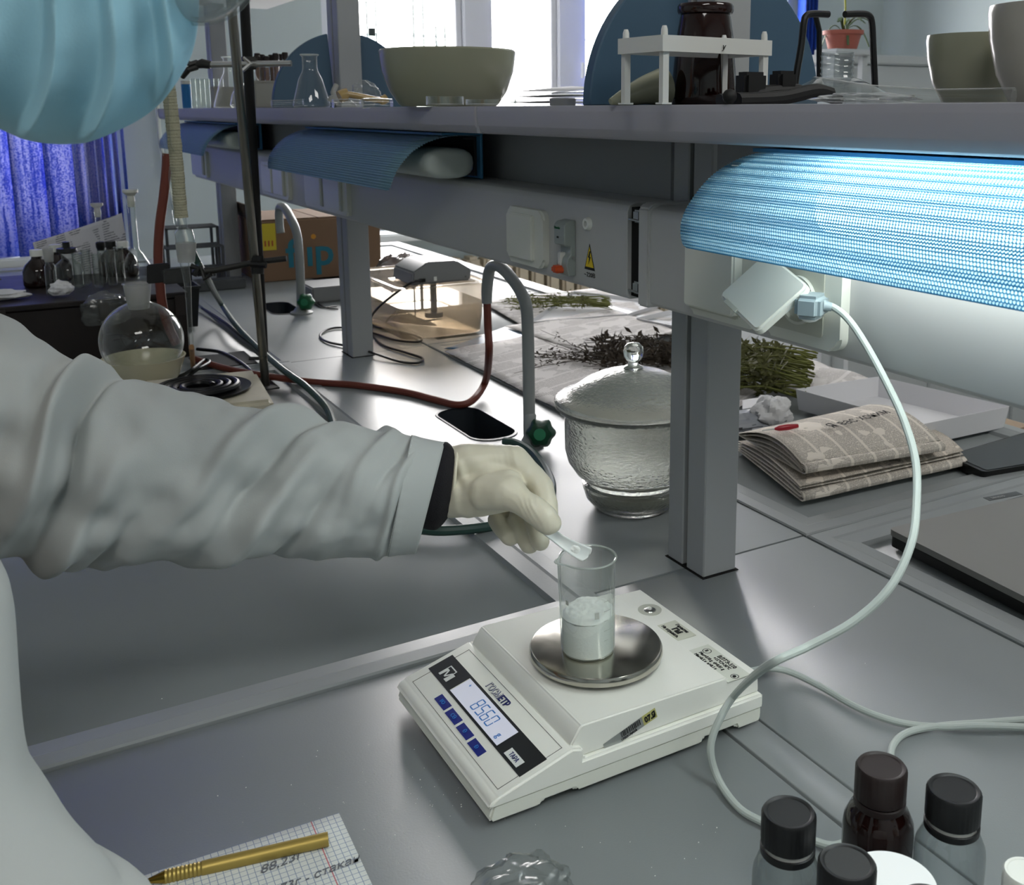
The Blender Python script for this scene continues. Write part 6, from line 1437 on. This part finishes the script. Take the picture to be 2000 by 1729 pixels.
# measuring cylinders seen against the window (stand on the shelf behind)
def cyl(u_, y, v_t, rpx, lb, blk=False):
    c = px_base(u_, y); c = (c[0], y, SZ_) ; k = scl(c); o = thing('measuring_cylinder', lb, 'cylinder', c); H = aty(u_, v_t, y).z-SZ_
    G().lathe([(.001, 0), (rpx*1.8*k, 0), (rpx*1.8*k, .004), (rpx*k, .008), (rpx*k, H-.004), (rpx*1.12*k, H), (rpx*.85*k, H-.002), (rpx*.85*k, .012)], c, 24).build('cylinder_wall', 'cylglass', o)
    if blk: G().lathe([(rpx*.6*k, H*.68), (rpx*.6*k, H*.75)], c, 4).build('grey_mark', 'greybox', o)
    return o
cyl(732, 2.28, 3, 11, 'slim measuring cylinder with a small grey mark, against the window', True)
cyl(822, 1.98, -40, 12, 'tallest glass cylinder rising out of view behind the mortar')
cyl(864, 1.86, 52, 11, 'shorter glass cylinder just right of the tallest one')

# ---- behind: white cabinet with pot plant
cby = 2.5; a, b = aty(1646, 105, cby), aty(2100, 105, cby)
o = thing('white_cabinet', 'low white cabinet behind the shelf with glassware on top', 'cabinet', ((a.x+b.x)/2, cby, ZF))
G().box((a.x-.02, cby, ZF), (b.x, cby+.5, a.z-.03), .004).build('cabinet_body', 'cabw', o, smooth=False)
G().box((a.x-.035, cby-.015, a.z-.03), (b.x, cby+.51, a.z), .004).build('cabinet_top', 'cabw', o, smooth=False)
for i in range(3): G().box((a.x+.01+.48*i, cby-.012, ZF+.05), (a.x+.46+.48*i, cby, a.z-.08), .003).build('door', 'cabw', o, smooth=False)
hz_ = a.z
pc_ = aty(1644, 100, 2.62); c = (pc_.x, 2.62, hz_-.0); k = scl(c)
pc2 = Vector((aty(1645, 100, 2.46).x, 2.46, aty(1645, 98, 2.46).z)); 
sh_ = thing('plant_shelf', 'small dark ledge carrying the potted plant', 'shelf', (pc2.x, 2.42, pc2.z-.02)); G().box((pc2.x-.10, 2.38, pc2.z-.018), (pc2.x+.06, 2.48, pc2.z-.001), .002).build('ledge_board', 'cabw', sh_, smooth=False)
G().box((pc2.x-.09, 2.40, ZF), (pc2.x-.07, 2.42, pc2.z-.018)).box((pc2.x+.03, 2.40, ZF), (pc2.x+.05, 2.42, pc2.z-.018)).build('ledge_leg', 'cabw', sh_, smooth=False)
k = scl(pc2); ph = aty(1645, 60, 2.46).z-pc2.z
pt = thing('potted_plant', 'small green plant in a terracotta-coloured pot before the blue blind', 'plant', pc2)
G().lathe([(.001, 0), (26*k, 0), (28*k, .004), (35*k, ph*.78), (39*k, ph*.8), (39.5*k, ph), (37*k, ph), (35*k, ph*.85), (.001, ph*.82)], pc2, 72, jit=lambda r_, z, a: r_*(1+.012*math.sin(a*36)*(z < ph*.78))).build('pot', 'terra', pt)
G().lathe([(.001, ph*.84), (34*k, ph*.84)], pc2, 20).build('soil', 'darkwood', pt)
random.seed(2); tp_ = pc2+Vector((0, 0, ph*.85))
for i in range(9):
    a = random.uniform(0, 2*PI); L_ = random.uniform(.05, .095); dr = Vector((math.cos(a), math.sin(a), 0)); pts = [tp_+dr*(L_*t)+Vector((0, 0, .045*math.sin(PI*t*.75)-.07*t*t*(i % 3 == 0))) for t in [j/8 for j in range(9)]]
    G().tube(pts, [.0045*math.sin(PI*(.15+.85*(1-j/9)))+.0008 for j in range(9)], 6, flat=.35).build('leaf', 'leaf', pt)
G().tube(cat_rom([tp_, tp_+Vector((.006, 0, .06)), tp_+Vector((.0, 0, .14)), tp_+Vector((.006, 0, .22))], 5), .003, 6).build('flower_stalk', 'leaf2', pt)

# ---- stools beyond the far edge of the bench
def stool(x, y, lb, m='wood', zs=-.30, w_=.30):
    o = thing('wooden_stool', lb, 'stool', (x, y, ZF))
    G().box((x-w_/2, y-w_/2, zs-.03), (x+w_/2, y+w_/2, zs), .006).build('seat', m, o)
    for sx_ in (-1, 1):
        for s2 in (-1, 1): G().box((x+sx_*w_*.4-.018, y+s2*w_*.4-.018, ZF), (x+sx_*w_*.4+.018, y+s2*w_*.4+.018, zs-.03), .003).build('leg', m, o)
    for sx_ in (-1, 1): G().box((x+sx_*w_*.4-.01, y-w_*.4, ZF+.2), (x+sx_*w_*.4+.01, y+w_*.4, ZF+.23)).build('stretcher', m, o)
    return o
stool(1.85, 1.55, 'pale wooden stool beyond the bench behind the near post', 'wood', -.16)
stool(1.85, 2.25, 'pale wooden stool farther along the window side of the bench', 'wood', -.20)
stool(1.80, 1.08, 'dark wooden stool beyond the large paper tray', 'darkwood', -.10, .34)
# ================================================================== PERSON (leaning in from the left, left arm over the bench)
per = thing('person', 'person in white lab coat, blue face mask and latex glove weighing powder', 'person', (-.34, .55, ZF))
def loftst(st, n=48, disp=None, caps=(False, False), sup=1.0, nsub=6):
    """st: list of (centre, a, b) half-axis vectors; smooth loft"""
    Cn = cat_rom([s[0] for s in st], nsub); A_ = cat_rom([s[1] for s in st], nsub); B_ = cat_rom([s[2] for s in st], nsub)
    m = len(Cn); vs = []; fs = []; L = [0]
    for i in range(1, m): L.append(L[-1]+(Cn[i]-Cn[i-1]).length)
    for i in range(m):
        for k in range(n):
            a = 2*PI*k/n; c_, s_ = math.cos(a), math.sin(a)
            q = A_[i]*c_+B_[i]*s_; nr = q.normalized(); d = disp(L[i], a, i/(m-1), Cn[i]+q) if disp else 0
            vs.append(Cn[i]+q+nr*d)
    for i in range(m-1):
        for k in range(n): fs.append((i*n+k, i*n+(k+1) % n, (i+1)*n+(k+1) % n, (i+1)*n+k))
    if caps[0]: fs.append(tuple(range(n))[::-1])
    if caps[1]: fs.append(tuple((m-1)*n+k for k in range(n)))
    return G().add(vs, fs)
def pst(top, bot, d, thick, dt=None):
    T_ = W(top[0], top[1], d); B_ = W(bot[0], bot[1], d); c_ = (T_+B_)/2; a = (T_-B_)/2
    vd = (c_-O).normalized(); b = vd*thick
    return (c_, a, b)
def nz(q, s=1.0, o=0): return noise.noise(Vector(q)*s+Vector((o, o*.7, -o)))
# --- sleeve with folds
SL = [pst((-560, 520), (-560, 1350), .74, .090), pst((-300, 560), (-300, 1240), .78, .085), pst((0, 612), (-10, 1090), .80, .076), pst((120, 692), (110, 1102), .82, .070), pst((240, 742), (240, 1106), .835, .064), pst((400, 783), (395, 1098), .86, .058), pst((560, 805), (550, 1094), .88, .053), pst((700, 833), (685, 1088), .90, .048), pst((800, 853), (765, 1083), .915, .044), pst((866, 868), (812, 1078), .93, .041)]
folds = [  # (s0 along sleeve 0..1, angle at s0, slope of fold, length, width, amplitude)
]
def ridge(x, w_): return math.exp(-(x/w_)**2)
def sleeve_disp(L, a, t, q):
    a = (a+PI) % (2*PI)-PI
    # a: 0 = top edge, +-pi = bottom, -pi/2 towards the camera
    u_ = a/PI
    env = min(1, max(0, (.985-t)/.16))*(.42+.58*abs(math.sin(a)))
    w1 = nz(q, 9, 1)*.05+nz(q, 20, 2)*.015
    d = 0
    # diagonal folds radiating from the bent elbow towards the cuff
    for (t0, sl, wd, am, ph) in ((.30, -.26, .020, .011, 0), (.36, -.20, .014, -.008, 0), (.43, -.30, .022, .009, 1), (.50, -.22, .016, -.007, 1), (.555, -.26, .018, .008, 2), (.62, -.20, .014, -.006, 2), (.67, -.22, .018, .007, 3), (.735, -.17, .012, -.005, 3), (.78, -.14, .014, .005, 4), (.83, -.20, .014, -.004, 4), (.88, -.10, .012, .004, 5), (.22, -.12, .022, -.010, 6), (.17, -.18, .020, .010, 6)):
        x = t-(t0+sl*(abs(u_)-.5)*1.0)+w1*.7
        k_ = .55+.45*math.sin(u_*4.1+ph*1.7+t0*9)
        d += 2.1*am*ridge(x, wd)*k_
    d += .0105*nz(Vector((q.x*.7, q.y, q.z*1.3)), 16, 4)+.0065*nz(q, 34, 8)
    return d*env*(.5+.5*min(1, t*4))*1.0+.0006*nz(q, 90, 3)
sleeve = loftst(SL, 120, sleeve_disp, nsub=22).build('coat_sleeve', 'coat', per, ang=180, solid=.0016, recalc=False)
# hem: stitched band at the cuff end
HE = [pst((803, 853), (758, 1084), .914, .0450), pst((828, 859), (780, 1082), .920, .0436), pst((868, 867), (813, 1079), .9305, .0416)]
def hem_d(L, a, t, q): return .0007+.0006*abs(math.sin(a*15+3*nz(q, 30)))*ridge(t-.15, .18)
loftst(HE, 160, hem_d, nsub=8).build('sleeve_hem', 'coat', per, ang=180, solid=.0012, recalc=False)
g = G(); st_ = pst((806, 854), (757, 1084), .9145, .0450)
for k in range(90):
    a0, a1 = 2*PI*k/90, 2*PI*(k+.55)/90; P_ = [st_[0]+(st_[1]*math.cos(a)+st_[2]*math.sin(a))*1.022 for a in (a0, a1)]
    g.tube(P_, .0004, 4)
e = g.build('stitching', 'coatseam', per, smooth=False)
# --- dark knit cuff
CU = [pst((846, 880), (824, 1030), .925, .034), pst((862, 867), (842, 1034), .930, .0375), pst((874, 865), (856, 1031), .932, .0375), pst((888, 880), (874, 1010), .934, .031), pst((888, 886), (874, 1000), .934, .028)]
loftst(CU, 48, lambda L, a, t, q: .0004*math.sin(a*60), nsub=5).build('knit_cuff', 'cuff', per, ang=180, solid=.001, recalc=False)
# --- gloved hand: capsules fused by a voxel remesh
def caps(g, a, b, ra, rb, n=18, m=5):
    ax = (b-a); L = ax.length; X = Matrix.Translation(a) @ (ax.to_track_quat('Z', 'Y').to_matrix().to_4x4() if L > 1e-6 else Matrix())
    pr = [(ra*math.cos(-PI/2+PI/2*i/m)+1e-5, ra*math.sin(-PI/2+PI/2*i/m)) for i in range(m+1)]+[(rb*math.cos(PI/2*i/m)+1e-5, L+rb*math.sin(PI/2*i/m)) for i in range(m+1)]
    g.lathe(pr, X=X, n=n); k = len(g.v)-len(pr)*n
    g.f.append(tuple(range(k, k+n))[::-1]); g.f.append(tuple(range(len(g.v)-n, len(g.v))))
def chain(g, pts):
    for (u0, v0, d0, r0), (u1, v1, d1, r1) in zip(pts, pts[1:]): caps(g, W(u0, v0, d0), W(u1, v1, d1), r0, r1)
g = G()
# wrist and palm
chain(g, [(868, 912, .935, .018), (905, 908, .93, .0185), (955, 900, .93, .016), (1003, 901, .930, .0145)])
chain(g, [(866, 968, .935, .020), (905, 968, .925, .0195), (950, 960, .915, .0175), (990, 950, .908, .0150)])
chain(g, [(868, 940, .945, .021), (915, 935, .945, .021), (965, 925, .95, .018), (998, 905, .953, .0135)])
chain(g, [(905, 940, .955, .019), (950, 925, .965, .017), (988, 906, .972, .0125)])
chain(g, [(905, 950, .958, .017), (945, 940, .975, .015), (974, 914, .986, .0115)])
chain(g, [(960, 930, .925, .017), (1000, 925, .93, .0155), (1018, 925, .93, .013)])
chain(g, [(915, 985, .925, .0125), (950, 980, .92, .0125), (985, 972, .912, .013)])
# index
chain(g, [(1003, 900, .928, .0138), (1030, 921, .922, .0118), (1057, 950, .915, .0110), (1067, 985, .905, .0098), (1069, 1018, .898, .0088)])
# thumb
chain(g, [(950, 962, .908, .0165), (993, 962, .897, .0150), (1022, 982, .890, .0120), (1044, 996, .886, .0122), (1064, 1012, .884, .0122), (1072, 1021, .884, .0108)])
# middle, ring, little: knuckle - PIP - DIP - tip
chain(g, [(998, 904, .953, .0130), (1048, 955, .958, .0110), (1046, 1015, .938, .0100), (1054, 1055, .925, .0092)])
chain(g, [(988, 908, .972, .0120), (1028, 965, .975, .0105), (1012, 1018, .953, .0098), (1033, 1063, .938, .0090)])
chain(g, [(974, 915, .986, .0110), (1000, 968, .988, .0098), (972, 1016, .966, .0096), (996, 1048, .948, .0092)])
hand = g.build('glove_raw', 'glove', per, weld=False, recalc=False)
md = hand.modifiers.new('rm', 'REMESH'); md.mode = 'VOXEL'; md.voxel_size = .0013
md = hand.modifiers.new('sm', 'SMOOTH'); md.factor = .6; md.iterations = 9
bpy.context.view_layer.update()
dg = bpy.context.evaluated_depsgraph_get(); me = bpy.data.meshes.new_from_object(hand.evaluated_get(dg)); hand.modifiers.clear()
inv = XF[per.name]
def wr(q):      # latex wrinkles in world space
    d = .0012*nz(q, 60, 1)+.0004*nz(Vector((q.x*1.0, q.y*1.0, q.z*.45)), 130, 5)
    return d
knu = [(W(1003, 880, .925), 1), (W(1044, 985, .88), 1)]
nrm_ = [v.normal.copy() for v in me.vertices]
for v, nn in zip(me.vertices, nrm_):
    q = inv @ v.co; d = wr(q)
    for kp, s_ in knu:
        r_ = (q-kp).length
        if r_ < .03: d += -.0005*(1-r_/.03)*abs(math.sin((q.x*.8-q.y*.4+q.z*.5)*2*PI/.0105+5*nz(q, 45)))
    ww = (q-W(895, 940, .93)).length
    if ww < .045: d += .0012*(1-ww/.045)*math.sin((q.x*.9+q.z*.35)*2*PI/.015+5*nz(q, 30))
    v.co = v.co+nn*d
me.polygons.foreach_set('use_smooth', [True]*len(me.polygons)); me.materials.clear(); me.materials.append(M['glove'])
old = hand.data; hand.data = me; hand.name = 'latex_glove'; me.name = 'latex_glove'
# rolled glove edge
GE = pst((893, 876), (882, 1003), .934, .0265)
G().tube([GE[0]+(GE[1]*math.cos(a)+GE[2]*math.sin(a))*(1+.02*math.sin(a*5)) for a in [2*PI*k/40 for k in range(40)]], .0016, 8, cyclic=True).build('glove_edge', 'glove', per)
# --- spatula held by the hand
sp = thing('plastic_spatula', 'white plastic spatula tipping powder from the gloved hand into the beaker', 'spatula', W(1081, 1044, .895))
ctr = cat_rom([W(1040, 1012, .898), W(1062, 1030, .897), W(1081, 1045, .897), (W(1100, 1059, .899)), W(1120, 1071, .902), W(1138, 1080, .905), W(1150, 1085, .907)], 6)
nn = len(ctr); side_ = (W(1120, 1040, .90)-W(1095, 1075, .90)).normalized()
wd = lambda t: .0048+.0022*max(0, min(1, (t-.45)/.35)) if t < .93 else (.0070*math.sqrt(max(.05, 1-((t-.93)/.07)**2)))
def spf(p, t):
    i = min(int(t*(nn-1)), nn-2); q = ctr[i].lerp(ctr[i+1], t*(nn-1)-i); k_ = (p-.5)*2; v_ = (q-O).normalized()
    return q+side_*k_*wd(t)-v_*(.0016*k_*k_)
G().grid(spf, 10, 60).build('spatula_body', mat('white_spatula_plastic', '#f2f6f4', .35), sp, ang=180, solid=.0012, recalc=False)
def spp(p, t):
    a = 2*PI*p; tt = .62+.16*(.5+.5*math.cos(a)*t); q0_ = spf(.5+.28*math.sin(a)*t, tt); return q0_-(q0_-O).normalized()*(.0007+.0016*(1-t*t)+.0008*nz(q0_, 300))
G().grid(spp, 20, 8, wrapu=True).build('powder_on_spatula', 'powder', sp, ang=180)
# --- torso of the coat
def tst(v_, uR, d, halfw, thick):
    R_ = W(uR, v_, d); right = (W(uR+10, v_, d)-R_).normalized(); vd = (R_-O); vd.z = 0; vd.normalize()
    return (R_-right*halfw, right*halfw, vd*thick)
TS = [tst(420, -560, .62, .07, .06), tst(560, -380, .64, .15, .09), tst(760, -260, .62, .19, .11), tst(950, -80, .60, .20, .12), tst(1080, -18, .585, .20, .12), tst(1165, 4, .575, .20, .12), tst(1300, 20, .565, .20, .12), tst(1420, 38, .56, .20, .12), tst(1500, 62, .555, .20, .125), tst(1570, 112, .55, .205, .13), tst(1650, 170, .54, .21, .13), tst(1750, 235, .53, .215, .13), tst(1900, 290, .52, .22, .13)]
c_, a_, b_ = TS[-1]
for dz_, dxx in ((-.10, -.14), (-.26, -.22), (-.50, -.26), (-.70, -.27)): TS.append((c_+Vector((dxx, -.05, dz_)), a_*.98, b_*1.05))
def tdisp(L, a, t, q): return .012*nz(Vector((q.x*1.4, q.y*1.4, q.z*.5)), 8, 11)+.005*nz(Vector((q.x*2, q.y*2, q.z*.6)), 11, 3)
loftst(TS, 96, tdisp, nsub=8, caps=(True, False)).build('coat_body', 'coat', per, ang=180, solid=.002, recalc=False)
# --- the body itself: one skinned figure (mostly out of view)
hipc = TS[-3][0]; sh = TS[2][0]; chest = TS[5][0]
headc = W(40, -250, .60)
Sv = [hipc, (hipc+chest)/2, chest, sh, sh.lerp(headc, .45), headc-Vector((0, 0, .03)), headc+Vector((-.01, 0, .05))]
Sr = [.13, .12, .13, .09, .055, .075, .08]
Se = [(i, i+1) for i in range(6)]
def addv(p, r_, frm): Sv.append(Vector(p)); Sr.append(r_); Se.append((frm, len(Sv)-1)); return len(Sv)-1
lsh = addv(SL[0][0]+Vector((-.02, 0, .02)), .055, 3); el = addv(SL[1][0], .048, lsh); fo = addv(SL[5][0], .036, el); wr_ = addv(SL[9][0], .027, fo); addv(W(895, 935, .934), .0262, wr_)
rs = addv(sh+Vector((.02, -.30, -.03)), .055, 3); re_ = addv(sh+Vector((-.12, -.36, -.30)), .042, rs); rw = addv(sh+Vector((.0, -.38, -.50)), .030, re_); addv(sh+Vector((.04, -.38, -.56)), .028, rw)
for s2 in (-1, 1):
    h_ = addv(hipc+Vector((.0, s2*.10, -.05)), .085, 0); kn = addv(Vector((hipc.x+.02, hipc.y+s2*.11, ZF+.45)), .058, h_); an = addv(Vector((hipc.x-.03, hipc.y+s2*.11, ZF+.09)), .042, kn); addv(Vector((hipc.x+.08, hipc.y+s2*.12, ZF+.05)), .042, an)
me = bpy.data.meshes.new('body'); inv_ = XF[per.name].inverted(); me.from_pydata([inv_ @ v for v in Sv], Se, [])
bo = bpy.data.objects.new('body', me); C.objects.link(bo); bo.parent = per
md = bo.modifiers.new('skin', 'SKIN')
for i, r_ in enumerate(Sr): me.skin_vertices[0].data[i].radius = (r_, r_); me.skin_vertices[0].data[i].use_root = (i == 0)
md.use_smooth_shade = True
md = bo.modifiers.new('sub', 'SUBSURF'); md.levels = 2; md.render_levels = 2
bpy.context.view_layer.update(); me2 = bpy.data.meshes.new_from_object(bo.evaluated_get(bpy.context.evaluated_depsgraph_get())); bo.modifiers.clear(); bo.data = me2; me2.materials.clear(); me2.materials.append(M['skin'])
tro = mat('dark_trousers', '#2b2f3a', .9)
for s2 in (-1, 1):
    hx = hipc.x; hy = hipc.y+s2*.11
    loftst([(Vector((hx, hy, hipc.z-.02)), Vector((.10, 0, 0)), Vector((0, .09, 0))), (Vector((hx+.02, hy, ZF+.45)), Vector((.075, 0, 0)), Vector((0, .07, 0))), (Vector((hx-.02, hy, ZF+.08)), Vector((.065, 0, 0)), Vector((0, .062, 0)))], 24).build('trouser_leg', tro, per, ang=180, solid=.002)
    G().ball((hx+.05, hy, ZF+.045), (.135, .052, .045), 20, 12).build('shoe', 'black', per)
# right sleeve hanging down beside the body
loftst([(sh+Vector((.02, -.26, -.01)), Vector((.075, 0, .02)), Vector((0, .07, 0))), (sh+Vector((-.12, -.36, -.30)), Vector((.062, 0, 0)), Vector((0, .06, 0))), (sh+Vector((.0, -.38, -.50)), Vector((.05, 0, 0)), Vector((0, .05, 0)))], 32).build('coat_sleeve', 'coat', per, ang=180, solid=.002)
# --- head: face, cap, mask, goggles.  face looks down and to the right of the picture
fdir = (W(330, 180, .55)-W(60, -200, .60)).normalized(); upd = (W(420, -330, .58)-W(20, -60, .60)).normalized(); upd = (upd-upd.dot(fdir)*fdir).normalized(); lft = upd.cross(fdir)
FM = Matrix((lft, fdir, upd)).transposed().to_4x4()
hm = Matrix.Translation(headc) @ FM
def headf(p, t):
    a = 2*PI*p; ph = PI*(t*.996+.002); x, y, z = math.sin(ph)*math.cos(a), math.sin(ph)*math.sin(a), math.cos(ph)
    f_ = max(0, y); r_ = 1+.06*f_*(z < -.2)-.05*f_*ridge(z+.05, .12)-.10*max(0, -z)*(1-f_)
    r_ += .26*ridge(x, .11)*ridge(z+.22, .17)*f_
    return hm @ Vector((x*.074*r_, y*.092*r_, z*.105*r_))
G().grid(headf, 48, 36, wrapu=True).build('face', 'skin', per, ang=180)
for s2 in (-1, 1):
    G().ball(hm @ Vector((s2*.076, -.005, -.01)), (.010, .018, .030), 14, 10).build('ear', 'skin', per)
    G().ball(hm @ Vector((s2*.030, .083, .0)), .0125, 16, 12).build('eye', 'porcw', per); G().ball(hm @ Vector((s2*.030, .0915, -.001)), .0055, 10, 8).build('iris', 'black', per)
def capf(p, t):
    a = 2*PI*p; ph = PI*.5*t; return hm @ (Vector((math.sin(ph)*math.cos(a)*.083, math.sin(ph)*math.sin(a)*.100-.006, .022+math.cos(ph)*.100)))
G().grid(capf, 40, 14, wrapu=True).build('cap', mat('white_cap', '#d9dcdc', .9), per, ang=180, solid=.002)
# mask: pleated shell
mc = W(118, 8, .515); mr = 272*.515/FPX; vx = (W(130, 8, .515)-W(118, 8, .515)).normalized(); vy = (W(118, 0, .515)-W(118, 8, .515)).normalized(); vz = -(mc-O).normalized()
def pleat(X_, Y_):
    k_ = (X_*(1+.20*Y_)+.10*Y_*Y_-.16*Y_)*2.7+.35+.25*math.sin(Y_*2.5)
    f_ = k_-math.floor(k_); return ((1-f_)/.75)**1.5 if f_ > .25 else .5-.5*math.cos(PI*f_/.25)
def maskf(p, t):
    a = 2*PI*p; s_ = math.sin(PI*t); c2 = math.cos(PI*t); X_, Y_ = s_*math.cos(a), s_*math.sin(a)
    front = max(0, c2); rr_ = mr*(1+.018*nz((X_*2, Y_*2, 1), 1.2))
    dsp = .017*pleat(X_, Y_)*min(1, front*2.2)+.004*nz((X_*3, Y_*3, 5), 1)*front
    return mc+vx*(X_*rr_)+vy*(Y_*rr_)+vz*(c2*.045*(.9 if c2 > 0 else .5)+dsp)
G().grid(maskf, 380, 150, wrapu=True).build('face_mask', 'mask', per, ang=180, recalc=False)
G().tube([mc+vx*(-mr*.9)+vy*mr*.3, hm @ Vector((.078, -.01, -.02))], .0015, 6).tube([mc+vx*(-mr*.9)-vy*mr*.1, hm @ Vector((.078, -.01, -.03))], .0015, 6).build('ear_loop', 'white', per)
gc = W(392, -62, .50); gr = 104*.50/FPX
def gogf(p, t):
    a = 2*PI*p; s_ = math.sin(PI*t); c2 = math.cos(PI*t); return gc+vx*(s_*math.cos(a)*gr*1.05)+vy*(s_*math.sin(a)*gr*(1.0+.03*math.sin(a*3)))+vz*(c2*.03)
G().grid(gogf, 40, 24, wrapu=True).build('goggles', thin_glass('scratched_goggle_plastic', tint='#dfe4e4', edge='#9aa0a2', haze=.22, rough=.12, hcol='#c9cccc'), per, ang=180)
G().tube([gc+vx*(math.cos(a)*gr*1.04)+vy*(math.sin(a)*gr*1.0) for a in [2*PI*k/40 for k in range(40)]], .0022, 8, cyclic=True).build('goggle_rim', 'bag', per)
